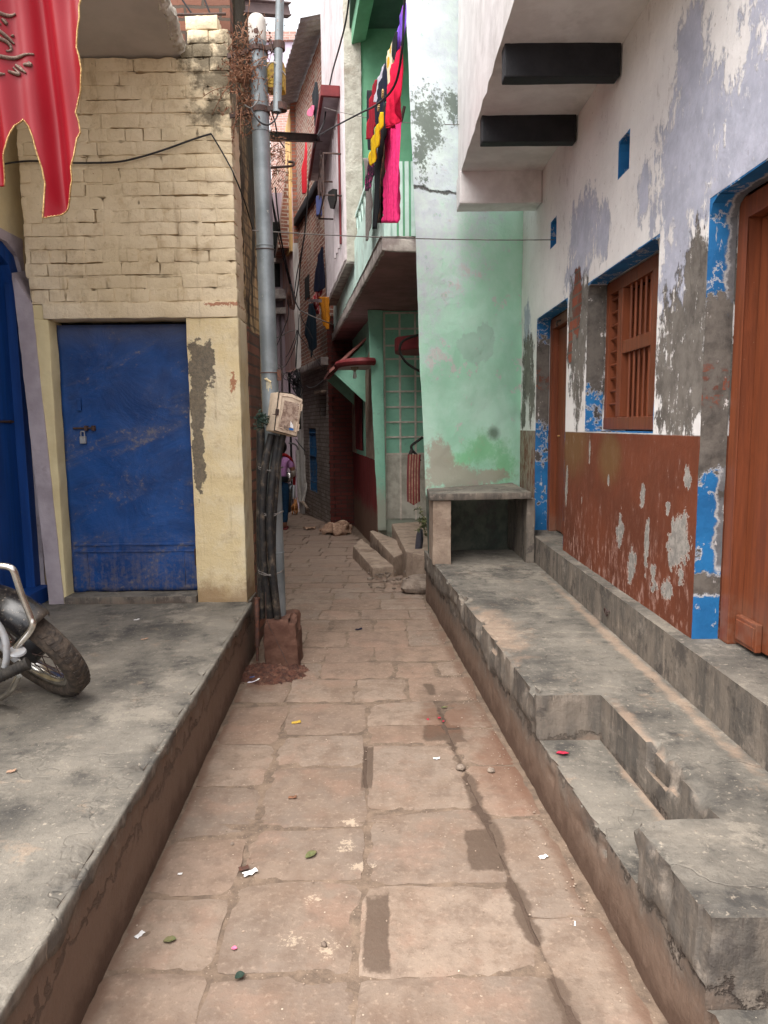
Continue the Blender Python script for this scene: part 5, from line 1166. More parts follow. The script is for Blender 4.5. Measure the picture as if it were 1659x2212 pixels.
# striped cloth bundle on the wall, black hose
st_ = thing('striped_cloth', 'folded maroon and cream striped cloth hanging by the mint wall', 'cloth', Yp(*cz(920, 1900), 7.4))
b1_, b2_ = M(), M()
for i in range(9):
    xA, xB = 875+i*13, 868+i*13; A, B = Yp(*cz(xA, 1395), 7.4), Yp(*cz(xB, 1890-abs(i-4)*8), 7.4)
    (b1_ if i % 2 else b2_).tube([A, A.lerp(B, .3)+Vector((-.006, -.01, 0)), A.lerp(B, .7)+Vector((-.004, -.012, 0)), B], .0135, 7, smooth=3)
b2_.build('maroon_stripes', m['maroon'], st_, smooth=True); b1_.build('cream_stripes', m['sackcloth'], st_, smooth=True)
b = M(); b.tube([Yp(*cz(*q), 7.5) for q in ((1010, 1225), (950, 1270), (900, 1310), (905, 1350), (950, 1400), (985, 1460))], .014, 8, smooth=5); b.tube([Yp(*cz(905, 1350), 7.48), Yp(*cz(880, 1410), 7.45)], .02, 8); b.build('black_hose', m['rubber'], smooth=True, label='short black hose hooked above the striped cloth', cat='hose')
b = M(); b.tube([Yp(*cz(*q), 7.6) for q in ((985, 215), (860, 255), (800, 300), (783, 370), (810, 440), (870, 510), (985, 580))], .013, 8, smooth=6); b.build('black_hose', m['rubber'], smooth=True, label='black hose looping out of the porch beside the round shelf', cat='hose')
leafcloud('weed_tuft', 'leafgreen', 'leafdark', 'small green weeds growing in the corner behind the mint wall', 'plant', Yp(*cs(1230, 560), 6.9), (.05, .06, .12), 9, .018, 24, 6)
# ------------------------------------------------------------------ brick corner house and everything further down the lane
def d2(x, y): return ((1050+x/3.686)*.54004, (400+y/3.686)*.54004)
def d3(x, y): return ((1060+x/3.687)*.54004, (1000+y/3.687)*.54004)
def z1(x, y): return ((1050+x/4.0225)*.54004, (1700+y/4.0225)*.54004)
K = Plane((-1.0, 13.27), (-1.78, 15.95)); KL = 2.79
def kb(b, u0, u1, z0_, z1_, o0, o1): return b.hexa([K.pt(u0, z0_, o0), K.pt(u1, z0_, o0), K.pt(u1, z0_, o1), K.pt(u0, z0_, o1), K.pt(u0, z1_, o0), K.pt(u1, z1_, o0), K.pt(u1, z1_, o1), K.pt(u0, z1_, o1)])
ku = lambda x, y: (K.at(x, y)-K.p).dot(K.d)
bh = thing('brick_corner_house', 'tall weathered brick house at the bend with blue grille window and tin eaves', 'house', (-.9, 14, -.3))
ua, ub = ku(684, 990), ku(668, 990); va, vb = ku(704, 870), ku(691, 870)
wz0, wz1 = K.at(676, 1062).z, K.at(676, 925).z; vz0, vz1 = K.at(698, 900).z, K.at(698, 852).z
kmap = lambda u, v, w_: K.pt(u, v, -w_)
w = M(); wallgrid(w, kmap, 0, KL, -.5, 2.75, [(ua, ub, wz0, wz1), (va, vb, vz0, vz1)], .25); w.build('wall', m['grey_brick'], bh, cut=.1, disp=lambda c, n: n*(.016*ns(c, 5)+.010*ns(c, 14)), smooth=True)
b = M(); kb(b, 0, KL, 2.75, 8.35, .01, -.3); b.build('upper_wall', m['house_brick'], bh, cut=.12, disp=lambda c, n: n*(.016*ns(c, 5)+.010*ns(c, 14)), smooth=True)
b = M(); b.hexa([(-1.002, 13.262, -.5), (-.45, 13.31, -.5), (-.45, 13.6, -.5), (-.95, 13.6, -.5), (-1.002, 13.262, 3.6), (-.45, 13.31, 3.6), (-.45, 13.6, 3.6), (-.95, 13.6, 3.6)])
b.build('end_wall', m['red_brick'], bh, cut=.07, disp=lambda c, n: n*(.014*ns(c, 7)+.008*ns(c, 18)), smooth=True)
r = random.Random(31); b = M(); b.box(-1.004, -.93, 13.250, 13.3, -.4, 3.5)
for i in range(50):                                     # toothed quoins at the corner
    z = -.35+i*.078
    if i % 2 == 0: b.box(-1.012+r.uniform(-.004, .006), -.90+r.uniform(-.02, .03), 13.245+r.uniform(-.004, .004), 13.3, z+.008, z+.070)
b.build('quoins', m['red_brick'], bh, bevel=.006)
b = M(); kb(b, -.05, KL, 2.72, 2.86, .14, .0); b.build('eave_course', m['slab_edge'], bh, bevel=.01, cut=.1, disp=wob(.012, 7), smooth=True)
b = M(); kb(b, .0, KL, 5.90, 6.06, .10, .0); b.build('floor_band', m['black_paint'], bh, bevel=.01, cut=.2, disp=wob(.010, 6), smooth=True)
b = M(); kb(b, va-.08, vb+.06, vz1+.02, vz1+.07, .10, 0); b.build('window_shade', m['dusty_concrete'], bh, bevel=.006)
b = M(); kb(b, va, vb, vz0, vz1, -.15, -.17); kb(b, ua, ub, wz0, wz1, -.16, -.18); b.build('dark_room', m['dark_void'], bh)
gt = M(); n = 7
for i in range(n+1):
    u = ua+.03+(ub-ua-.06)*i/n; gt.tube([K.pt(u, wz0+.01, -.02), K.pt(u, wz1-.01, -.02)], .008, 6)
for z in (wz0+.02, wz0+.22, wz0+.75, wz0+.95, wz1-.1): gt.tube([K.pt(ua+.01, z, -.015), K.pt(ub-.01, z, -.015)], .012, 6)
for zc in (wz0+.12, wz0+.85):
    for i in range(n): gt.tube([K.pt(ua+.06+(ub-ua-.1)*(i+.5)/n+.035*math.cos(a), zc+.09*math.sin(a), -.01) for a in [k*PI/5 for k in range(11)]], .005, 4, cap=False)
gt.build('window_grille', m['bluegate'], bh, smooth=True)
b = M(); kb(b, ua+.02, ub-.02, wz0+.75, wz1-.1, -.06, -.08); b.build('shutter', m['bluegate'], bh)
b = M(); a0, a1 = ku(670, 620), ku(660, 620); kb(b, a0, a1, K.at(665, 645).z, K.at(665, 597).z, .02, .005); b.build('upper_window', m['dark_void'], bh)
tr_ = M(); EZ = 8.35                                     # corrugated eaves
nn = 44
tr_.grid(lambda u, v: K.pt(-.6+u*3.7, EZ+.12-v*.20+.022*math.sin(u*nn*PI), -.15+v*.62), 170, 3); tr_.build('tin_eaves', m['tin'], bh, smooth=2, solid=.006)
b = M(); b.box(-.99, -.86, 13.12, 13.255, 6.3, 10.5); b.build('chimney_pier', m['cream_plaster'], bh, cut=.06, disp=lambda c, n: n*.03*ns((0, 0, c.z), 9), smooth=True)
# second brick house (behind), with painted pilaster and orange brick edge
nb = thing('pilastered_house', 'narrow house with whitewashed pilaster, pinkish painted wall and bare orange brick top', 'house', (-2.1, 16.5, -.36))
p0, p1 = Yp(639, 700, 15.98), Yp(656, 700, 15.98)
b = M(); b.box(p0.x, p1.x+.02, 15.96, 16.3, 5.55, Yp(645, 215, 15.98).z); b.build('brick_edge', m['orange_brick'], nb, cut=.08, disp=lambda c, n: n*(.02*ns(c, 9)), smooth=True)
b = M(); b.box(p0.x-.02, p1.x+.05, 15.95, 16.3, -.4, 5.55); b.build('pilaster', m['white_streak'], nb, cut=.12, disp=wob(.012, 4), smooth=True)
PW = Plane((p0.x-.02, 16.0), (p0.x-.02-.8, 18.4))
b = M(); zA = PW.at(*d2(490, 1180)).z; zB = PW.at(*d2(272, 1825)).z; uB = (PW.at(*d2(272, 1825))-PW.p).dot(PW.d)
b.ext([PW.pt(0, 2.9), PW.pt(2.5, 2.9), PW.pt(2.5, 6.5), PW.pt(uB, zA*.98), PW.pt(0, zA)], -PW.n*.2); b.build('painted_wall', m['pink_wall'], nb)
b = M(); b.ext([PW.pt(.2, 5.5, .3), PW.pt(2.6, 5.5, .0), PW.pt(2.6, 7.6, .0), PW.pt(.2, 8.3, -.1)], -PW.n*.3); b.build('upper_brick', m['house_brick'], nb)
b = M(); b.ext([PW.pt(.02, 5.4, .05), PW.pt(.55, 5.4, .05), PW.pt(.55, 8.1, .0), PW.pt(.02, 8.3, .0)], -PW.n*.1); b.build('cream_band', mat('ochre', f_pinkstucco(C(222, 186, 128), C(196, 156, 100))), nb)
# mauve house closing the lane
mh = thing('mauve_house', 'dull mauve house closing the lane with tall pilasters, ledges and dark openings', 'house', (-2.7, 17.3, -.36))
X0, X1, YM = -3.9, p0.x+.02, 17.25
b = M(); b.box(X0, X1, YM, YM+.3, -.4, 7.0); b.build('wall', m['mauve_wall'], mh)
for zz, o_, t in ((Yp(600, 668, YM).z, .25, .14), (Yp(600, 630, YM).z, .35, .22), (Yp(600, 560, YM).z, .12, .1)):
    b = M(); b.box(X0, X1-.05, YM-o_, YM-.001, zz-t, zz); b.build('ledge', m['slab_edge'], mh, bevel=.01)
for xx in (603, 618, 634):
    b = M(); c_ = Yp(xx, 800, YM); b.box(c_.x-.07, c_.x+.05, YM-.10, YM-.001, -.4, Yp(600, 675, YM).z); b.build('pilaster', m['mauve_wall'], mh, bevel=.01)
for xa, xb_, ya, yb_ in ((592, 600, 690, 900), (607, 615, 690, 1080), (622, 630, 720, 1080), (590, 602, 480, 620)):
    b = M(); A, B = Yp(xa, yb_, YM), Yp(xb_, ya, YM); b.box(A.x, B.x, YM-.02, YM-.001, A.z, B.z); b.build('shutter', m['brown_beam'] if xa == 607 else m['dark_void'], mh)  # near-black panels paint the shade of open recesses; the brown one is a shutter
# far red brick block, lavender tank room, water tank
fb = thing('brick_building', 'hazy pink brick building far behind the pole with lavender rooftop room', 'building', (-4, 24.3, -.3))
fx0, fx1 = Yp(584, 300, 24).x, Yp(650, 300, 24).x; ft = Yp(*c2(600, 655), 24).z
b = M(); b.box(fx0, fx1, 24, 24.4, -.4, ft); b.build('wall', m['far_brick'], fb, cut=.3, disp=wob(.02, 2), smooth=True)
b = M(); b.box(fx0+.1, fx1, 23.94, 24.0, ft-.14, ft+.02); b.build('coping', m['white_soffit'], fb)
A, B = Yp(*c2(470, 640), 24.6), Yp(*c2(578, 345), 24.6)
b = M(); b.box(A.x-.9, B.x, 24.6, 26.5, ft-.2, B.z); b.build('rooftop_room', m['lavender_tank'], fb)
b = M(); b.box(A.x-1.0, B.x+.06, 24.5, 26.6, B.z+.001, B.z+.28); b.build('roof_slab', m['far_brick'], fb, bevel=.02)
tk = thing('water_tank', 'pale blue grey domed water tank on the far lavender rooftop room', 'water tank', Yp(*c2(430, 305), 25.4))
c_ = Yp(*c2(430, 305), 25.4); rr = (Yp(*c2(525, 305), 25.4).x-c_.x)
b = M(); b.lathe([(rr, .28), (rr*1.02, .5), (rr*.95, .68), (rr*.7, .95), (rr*.3, 1.08), (0, 1.1)], (c_.x, c_.y, B.z), (0, 0, 1), 28); b.build('shell', mat('tankblue', plain(C(206, 220, 226), C(190, 206, 214), .4, 3)), tk, smooth=True)
b = M(); b.box(c_.x+rr*.95, c_.x+rr*1.3, c_.y-.1, c_.y, B.z+.3, B.z+.62); b.build('outlet', m['tin'], tk, bevel=.02)
lf = M(); lf.box(-3.6, -1.36, 6.6, 6.9, -.2, 7.2)
lf = thing('plaster_house', 'dark plaster house along the left of the lane behind the pole', 'house', (-2.5, 10, -.2))
b = M(); b.hexa([(-2.6, 5.9, -.3), (-1.32, 5.9, -.3), (-2.75, 17.2, -.4), (-4.0, 17.2, -.4), (-2.6, 5.9, 4.6), (-1.32, 5.9, 4.6), (-2.75, 17.2, 4.6), (-4.0, 17.2, 4.6)]); b.build('wall', m['mauve_wall'], lf, cut=.4, disp=wob(.01, 2), smooth=True)
b = M(); b.hexa([(-3.2, 9.8, 4.6), (-1.83, 9.8, 4.6), (-2.78, 17.2, 4.6), (-4.0, 17.2, 4.6), (-3.2, 9.8, 7.2), (-1.83, 9.8, 7.2), (-2.78, 17.2, 7.2), (-4.0, 17.2, 7.2)]); b.build('upper_wall', m['raw_brick'], lf, cut=.4, disp=wob(.01, 2), smooth=True)  # added block, mostly hidden by the pole, that darkens the lane
# ------------------------------------------------------------------ beams, pipes
def ibeam(name, a, b_, h, w_, mk, label):
    b = M(); t = .008; up = Vector((0, 0, 1)); a = Vector(a); b_ = Vector(b_)
    b.obox(a, b_, .008, h-2*t); b.obox(a+up*(h/2), b_+up*(h/2), w_, t); b.obox(a-up*(h/2), b_-up*(h/2), w_, t)
    return b.build(name, m[mk], label=label, cat='beam', group='steel beams across the lane')
ibeam('steel_beam', Yp(578, 294, 8.6), RB.at(690, 299, .25), .09, .09, 'rust_dark', 'thin rusty steel beam spanning the lane from the pole to the window grille')
ibeam('steel_beam', Yp(505, 13, 5.45), Yp(625, 22, 5.75), .085, .06, 'brown_beam', 'mauve brown steel beam crossing the sky at the top behind the conduit pipe')
b = M(); b.tube([Yp(517, -30, 5.4), Yp(519, 92, 5.4)], .012, 8); b.build('white_pipe', m['pvc'], smooth=True, label='thin white pipe beside the dark brick corner at the top', cat='pipe')
b = M(); b.tube([Yp(*(lambda x, y: (x/1.508*.54004, y/1.508*.54004))(*q), 4.94) for q in ((1045, 88), (1200, 88), (1362, 84))], .009, 8); b.build('iron_rod', m['rust_dark'], smooth=True, label='short iron rod fixed level across the dark raw brick wall', cat='rod')
def pipe(pts, r, mk, label, nm='drain_pipe', cat='pipe'):
    b = M(); b.tube(pts, r, 10, smooth=4); return b.build(nm, m[mk], smooth=True, label=label, cat=cat, group='pipes at the lane end')
YB = 15.85
pipe([Yp(*z1(570, 405), YB), Yp(*z1(585, 900), YB), Yp(*z1(610, 1240), YB)], .05, 'pvc', 'pale upright drain pipe at the end of the lane, left of the other pipes')
pipe([Yp(*z1(690, 480), 15.82), Yp(*z1(690, 1000), 15.82)], .035, 'pvc', 'pale upright pipe beside the blue window, running straight down')
pipe([Yp(*z1(720, 930), 15.7), Yp(*z1(690, 1060), 15.7), Yp(*z1(655, 1230), 15.7)], .032, 'pvc', 'white slanting pipe elbow below the blue window')
pipe([Yp(*z1(645, 1235), 15.7), Yp(*z1(735, 1360), 15.4)], .035, 'dusty_concrete', 'dusty pipe slanting down to the lane floor below the white elbow')
pipe([Yp(*z1(420, 290), 15.85), Yp(*z1(520, 310), 15.85), Yp(*z1(565, 370), 15.85), Yp(*z1(572, 405), 15.85)], .018, 'wire_grey', 'thin grey pipe curving into the top of the drain pipe')
hk = M(); hk.tube([Yp(*c2(380, 1390), 5.3), Yp(*c2(530, 1380), 5.3), Yp(*c2(568, 1370), 5.3), Yp(*c2(565, 1345), 5.3), Yp(*c2(525, 1343), 5.3)], .009, 8, smooth=4); hk.build('iron_hook', m['rust_dark'], smooth=True, label='hooked iron rod sticking out beside the pole among dry weeds', cat='hook')
# ------------------------------------------------------------------ washing
def f3(x, y): return ((1250+x/3.687)*.54004, (y/3.687)*.54004)
def garment(name, label, mk, rows, plane, off, cv, amp=.02, fr=26, nx=14, ny=36, group=None, cat='garment'):
    """rows: (y, left, right) in the measuring grid cv"""
    L_ = [(r[0], r[1]) for r in rows]; R2 = [(r[0], r[2]) for r in rows]; y0_, y1_ = rows[0][0], rows[-1][0]; b = M(); sd = random.random()*20
    def fn(u, v):
        y = y0_+(y1_-y0_)*v; xl2, xr2 = lerpx(L_, y), lerpx(R2, y)
        q = plane.at(*cv(xl2+(xr2-xl2)*u, y), off)
        s_ = (q-plane.p).dot(plane.d)
        return q+plane.n*(.4*amp*min(1, v*3+.2)*(math.sin(s_*fr+sd+1.5*v)+.5*math.sin(s_*fr*2.3+sd*2-2*v))+.005*ns(q, 6, sd))
    b.grid(fn, nx, ny)
    return b.build(name, m[mk], smooth=2, solid=.004, keepn=True, label=label, cat=cat, group=group)
MK('crimson', f_cloth(C(206, 26, 66), C(180, 16, 52))); MK('dkred', f_cloth(C(176, 18, 44), C(146, 12, 36))); MK('navy', f_cloth(C(28, 32, 54), C(20, 24, 42))); MK('blackcloth', f_cloth(C(34, 36, 40), C(26, 28, 32)))
MK('yellowcloth', f_cloth(C(226, 184, 24), C(204, 158, 14))); MK('whitecloth', f_cloth(C(214, 210, 222), C(196, 192, 206)))
MK('creamprint', f_cloth(C(226, 214, 184), C(212, 200, 170), pat=lambda c, p, x, y, z: mixc(st(vo(p, 9), .34, .30), c, C(206, 160, 40))))
MK('brownprint', f_cloth(C(120, 78, 52), C(84, 54, 40), pat=lambda c, p, x, y, z: mixc(st(no(p, 34, 3), .5, .54), c, C(58, 36, 30))))
MK('purpleprint', f_cloth(C(58, 22, 48), C(36, 16, 32), pat=lambda c, p, x, y, z: mixc(st(no(p, 26, 3), .56, .60), c, C(196, 70, 132))))
MK('dupatta', f_cloth(C(236, 60, 128), C(216, 44, 108), pat=lambda c, p, x, y, z: mixc(st(z+(no(p, 5, 3)-.5)*.5+(y-7.0)*.25, 3.95, 4.6), c, C(138, 92, 206))))
MK('lilac', f_cloth(C(128, 88, 206), C(104, 66, 180), pat=lambda c, p, x, y, z: mixc(st(no(vec(x*20, y*20, z*4), 1.0, 4), .60, .64), c, C(200, 60, 140))))
MK('floral', f_cloth(C(186, 62, 68), C(166, 50, 58), pat=lambda c, p, x, y, z: mixc(st(no(p, 11, 3), .54, .58), c, C(232, 190, 176)))); MK('mustard', f_cloth(C(206, 134, 38), C(176, 108, 26))); MK('teal', f_cloth(C(28, 46, 58), C(20, 34, 46)))
MK('pinkcloth', f_cloth(C(226, 120, 150), C(206, 100, 132))); MK('redcloth', f_cloth(C(226, 46, 60), C(200, 34, 50), pat=lambda c, p, x, y, z: mixc(st(z, 5.6, 5.2), c, C(150, 116, 88))))
WG = 'washing hanging from the balcony line'
garment('trousers', 'black narrow striped trousers at the far left end of the balcony line', 'blackcloth', [(1330, 810, 880), (1500, 805, 870), (1800, 800, 850), (2100, 815, 870), (2212, 822, 868)], G, .05, f3, .012, group=WG)
garment('kurta', 'dark red kurta with long sleeve, second from the left on the line', 'dkred', [(1175, 930, 955), (1300, 880, 948), (1450, 855, 945), (1600, 835, 942), (1800, 815, 940), (1950, 790, 905), (2055, 780, 870)], G, .10, f3, .018, group=WG)
garment('white_garment', 'small white top hanging between the dark red kurta and the navy shirt', 'whitecloth', [(945, 1055, 1068), (1050, 1010, 1065), (1200, 960, 1030), (1300, 945, 985), (1400, 930, 975), (1510, 920, 960)], G, .14, f3, .014, group=WG)
nv = garment('navy_shirt', 'navy shirt with two round golden flower medallions', 'navy', [(930, 1066, 1085), (1100, 1040, 1105), (1250, 975, 1110), (1350, 945, 1112), (1450, 960, 1095), (1600, 930, 1050), (1800, 932, 1000), (1860, 945, 985)], G, .17, f3, .014, group=WG)
for x, y in ((1035, 1383), (975, 1583)):
    c_ = G.at(*f3(x, y), .205); b = M(); tx = G.d; tyv = Vector((0, 0, 1))
    for k in range(11): b.ball(c_+(tx*math.cos(2*PI*k/11)+tyv*math.sin(2*PI*k/11))*.022, .0075, 5)
    b.lathe([(.015, 0), (.016, .003), (.009, .006), (0, .007)], c_, G.n, 16); b.build('medallion', m['gold_trim'], nv, smooth=2)
garment('printed_dress', 'cream dress printed with golden yellow ovals', 'creamprint', [(600, 1182, 1196), (700, 1150, 1200), (850, 1085, 1208), (1000, 1090, 1175), (1200, 1113, 1152), (1400, 1100, 1125)], G, .19, f3, .012, group=WG)
garment('dark_shirt', 'charcoal shirt near the top right of the line beside the purple stole', 'blackcloth', [(470, 1222, 1255), (600, 1190, 1250), (800, 1190, 1232), (880, 1203, 1217)], G, .22, f3, .012, group=WG)
garment('purple_stole', 'purple stole with pink streaks at the top right end of the line', 'lilac', [(40, 1345, 1372), (250, 1290, 1372), (400, 1258, 1370), (600, 1240, 1345), (700, 1232, 1310), (810, 1225, 1245)], G, .20, f3, .016, group=WG)
garment('long_dupatta', 'long bright pink dupatta fading to purple, hanging lowest on the right', 'dupatta', [(700, 1410, 1460), (900, 1380, 1452), (1050, 1352, 1445), (1300, 1338, 1444), (1600, 1330, 1440), (1750, 1322, 1436), (1850, 1318, 1428)], G, .14, c2, .035, 52, 26, 40, group=WG)
garment('crimson_kurta', 'bright crimson kurta hanging in front on the right of the line', 'crimson', [(680, 1300, 1322), (900, 1212, 1312), (1100, 1155, 1305), (1400, 1122, 1290), (1700, 1112, 1262), (1810, 1100, 1245), (1890, 1090, 1185)], G, .26, f3, .045, 34, 22, 36, group=WG)
garment('black_trousers', 'long black trousers hanging in the middle below the crimson kurta', 'blackcloth', [(850, 1318, 1352), (1000, 1300, 1345), (1130, 1285, 1335), (1300, 1255, 1298), (1600, 1236, 1282), (1900, 1228, 1262)], G, .18, c2, .012, group=WG)
garment('yellow_shirt', 'yellow cloth twisted along the black trousers', 'yellowcloth', [(930, 1296, 1308), (1050, 1260, 1306), (1150, 1222, 1285), (1250, 1206, 1262), (1310, 1196, 1256), (1375, 1206, 1226)], G, .23, c2, .02, group=WG)
garment('brown_shawl', 'brown patterned shawl between the black trousers and the pink dupatta', 'brownprint', [(1050, 1330, 1350), (1200, 1310, 1345), (1400, 1285, 1332), (1600, 1278, 1326), (1800, 1268, 1310), (1850, 1272, 1300)], G, .13, c2, .014, group=WG)
garment('purple_blouse', 'small dark purple printed blouse below the dark red kurta', 'purpleprint', [(1340, 1190, 1240), (1450, 1172, 1232), (1530, 1162, 1215), (1585, 1160, 1192)], G, .12, c2, .014, group=WG)
garment('grey_rag', 'ragged grey cloth strip hanging down over the parapet at the left', 'dusty', [(1310, 1145, 1185), (1500, 1170, 1216), (1700, 1170, 1226), (1850, 1170, 1215), (2000, 1168, 1182)], G, .07, c2, .012, group=WG) if m.setdefault('dusty', mat('greyrag', f_cloth(C(150, 142, 136), C(116, 108, 104)))) else 0
FGp = 'washing on the brick wall down the lane'
garment('navy_trousers', 'navy and black trousers hanging on the brick wall down the lane', 'navy', [(180, 800, 815), (300, 760, 822), (420, 748, 828), (520, 738, 828), (555, 740, 775)], K, .25, c3, .03, 12, group=FGp)
garment('floral_cloth', 'red floral cloth with pale flowers hanging under the navy trousers', 'floral', [(520, 760, 815), (600, 735, 790), (680, 722, 780), (740, 740, 785)], K, .20, c3, .03, 12, group=FGp)
garment('mustard_cloth', 'folded mustard cloth draped over a rail at the brick corner', 'mustard', [(597, 780, 860), (650, 785, 872), (720, 795, 878), (790, 805, 862), (865, 835, 858)], K, .30, c3, .05, 22, group=FGp)
garment('teal_kurta', 'long dark teal kurta hanging lowest on the brick wall down the lane', 'teal', [(650, 700, 730), (760, 678, 755), (900, 668, 765), (1000, 690, 765), (1040, 700, 735), (1100, 708, 722)], K, .28, c3, .035, 10, group=FGp)
garment('black_coat', 'black coat hanging high on the brick wall beside the pink cloth', 'blackcloth', [(680, 745, 765), (800, 728, 775), (950, 738, 775), (1050, 752, 762)], K, .25, c2, .03, 10, group=FGp)
garment('pink_cloth', 'small pink cloth hanging beside the black coat', 'pinkcloth', [(875, 718, 740), (910, 692, 742), (950, 680, 735), (965, 695, 720)], K, .28, c2, .02, 12, group=FGp)
garment('red_pennant', 'thin red and tan pennant hanging from the steel beam', 'redcloth', [(1165, 668, 676), (1250, 660, 684), (1400, 640, 684), (1550, 636, 680), (1610, 645, 665)], K, .30, c2, .02, 12, cat='pennant')
b = M(); b.obox(K.at(*c3(700, 628), .1), K.at(*c3(790, 628), .45), .05, .05); b.build('wooden_rail', m['brown_beam'], label='short wooden rail holding the mustard cloth', cat='rail')
# ------------------------------------------------------------------ wires
def wire(pts, r, label, mk='wire', k=6, nm='wire', group='wires and cables strung along the lane'):
    b = M(); b.tube([Vector(p) for p in pts], r, 6, smooth=k); return b.build(nm, m[mk], smooth=True, label=label, cat='wire', group=group)
YW = 4.795
wire([Yp(x, y, YW) for x, y in ((-20, 362), (15, 353), (60, 348), (110, 349), (165, 352), (250, 350), (300, 340), (350, 325), (420, 300), (456, 289))], .006, 'black cable sagging across the cream brick wall behind the flag')
wire([Yp(x, y, YW) for x, y in ((456, 289), (475, 320), (500, 365), (506, 380))]+[Xp(x, y, -.94) for x, y in ((515, 400), (530, 440), (546, 495))], .005, 'black cable running down round the corner of the brick wall')
wire(sag(Yp(545, 498, PY-.06), Xp(1197, 518, 1.34), .02), .0035, 'thin straight wire from the pole across the lane to the small blue vent', 'wire_grey', 3)
wire(sag(Yp(700, 232, 9.5), Yp(1030, 269, 6.0), .06), .0035, 'thin string from the maroon window across the washing to the white soffit', 'wire_grey', 3)
wire([RB.at(688, 293, .3), RB.at(720, 275, .35), G.at(775, 246, .3), G.at(815, 225, .32), G.at(852, 185, .3), G.at(868, 110, .3), G.at(873, 20, .3), G.at(880, -60, .3)], .0065, 'thick black cable curving from the grille up past the crimson kurta')
wire([RB.at(757, -30, .1), RB.at(748, 40, .1), RB.at(735, 95, .1), RB.at(717, 160, .1), RB.at(706, 220, .15), RB.at(700, 262, .2), RB.at(686, 292, .3)], .010, 'dark violet cable running down the white ribbed wall', 'wire')
wire([RB.at(689, 294, .3), K.at(672, 340, .4), K.at(665, 420, .4), K.at(660, 490, .4), K.at(650, 560, .4), K.at(645, 610, .4), K.at(637, 655, .4)], .012, 'black cable falling from the steel beam to the cable knot')
wire([K.at(666, 400, .42), K.at(660, 480, .42), K.at(652, 540, .42), K.at(640, 600, .42), K.at(634, 660, .42)], .010, 'second black cable falling beside the whitewashed pilaster')
YK = 12.0
kn = Yp(*d3(520, 890), YK)
wire([Yp(*d2(112, 1300), 10.0), Yp(*d2(200, 1750), 10.8), Yp(*d2(280, 2100), 11.4), Yp(*d3(370, 500), YK)], .011, 'leftmost of the three black cables dropping behind the pole')
wire([Yp(*d2(190, 1290), 10.0), Yp(*d2(230, 1700), 10.8), Yp(*d2(295, 2150), 11.4), Yp(*d3(385, 500), YK)], .011, 'rightmost of the three black cables dropping behind the pole')
wire([Yp(*d2(115, 1320), 10.1), Yp(*d2(190, 1800), 10.8), Yp(*d2(265, 2150), 11.4), Yp(*d3(360, 490), YK)], .009, 'middle one of the three black cables dropping behind the pole')
r = random.Random(77); cbn = thing('cable_coils', 'tangled brown and black cable coils on the whitewashed pilaster', 'cable coil', Yp(*d3(400, 850), YK)); b = M()
for k in range(16):
    o = r.uniform(-50, 30); b.tube([Yp(*d3(375+r.uniform(-20, 30), 500+r.uniform(-10, 40)), YK), Yp(*d3(365+o*.6, 660), YK+r.uniform(-.1, .1)), Yp(*d3(375+o*.8, 800+r.uniform(-20, 40)), YK), Yp(*d3(430+o*.3, 850+r.uniform(-30, 30)), YK), Yp(*d3(425+r.uniform(-20, 20), 700), YK), Yp(*d3(395, 540), YK)], .007, 5, smooth=5)
b.build('coils', m['rust'], cbn, smooth=2)
b = M()
for k in range(7):
    b.tube([Yp(*d3(385+r.uniform(-10, 10), 510), YK-.05), Yp(*d3(440+r.uniform(-8, 8), 740), YK-.05), Yp(*d3(515+r.uniform(-6, 6), 890), YK-.05)], .008, 5, smooth=6)
b.build('strands', m['wire'], cbn, smooth=2)
tgt = [((470, 1180), (440, 1300), (360, 1500), (310, 1580)), ((480, 1180), (455, 1350), (400, 1520), (310, 1700)), ((500, 1000), (490, 1200), (470, 1450), (450, 1720)), ((505, 950), (500, 1230), (600, 1380), (830, 1720)), ((520, 920), (560, 1050), (640, 1180), (700, 1300)), ((330, 700), (345, 950), (270, 1180), (160, 1440)), ((150, 1300), (240, 1270), (340, 1210), (450, 1180)), ((200, 1690), (250, 1730), (290, 1720), (310, 1700)), ((490, 1240), (470, 1400), (465, 1600), (455, 1740)), ((185, 1730), (260, 1810), (330, 1870), (360, 1880)), ((600, 1990), (650, 2030), (740, 2010), (850, 1930))]
nms = ['swinging left from the cable knot to the mauve house', 'running low left below the cable knot', 'dropping straight below the cable knot', 'slanting right below the knot past the teal kurta', 'curling right just under the cable knot', 'bowing left behind the pole', 'strung level between the pole and the pilaster', 'looping beside the little pole terminal', 'hugging the pilaster edge', 'sloping from the pole terminal to the lower cable tangle', 'sagging between the tangle and the pink hood']
for p_, l in zip(tgt, nms): wire([Yp(*d3(*q), YK-.05) for q in p_], .0075, 'thin wire '+l, 'wire' if 'level' not in l and 'terminal' not in l else 'wire_grey', 6)
wire([kn, Yp(*d3(700, 980), 11.6), Yp(*d3(900, 1060), 11.2), RF.at(*d3(1090, 1130), .05)], .010, 'grey cable stretched from the knot to the green house wall', 'wire_grey')
b = M()
for k in range(26):
    x = 470+r.gauss(0, 26); y = 1780+r.uniform(-30, 60); b.tube([Yp(*d3(x, y), YK), Yp(*d3(x+r.gauss(0, 25), y+110), YK+r.uniform(-.1, .1)), Yp(*d3(x+r.gauss(10, 30), y+230), YK), Yp(*d3(500+r.gauss(0, 22), y+r.uniform(300, 430)), YK)], .007, 5, smooth=5)
for k in range(6):
    cx, cy, R = 370+r.uniform(-50, 60), 1900+r.uniform(-60, 60), r.uniform(30, 70); b.tube([Yp(*d3(cx+R*1.1*math.cos(a), cy+R*math.sin(a)), YK) for a in [i*PI/7 for i in range(14)]], .006, 5)
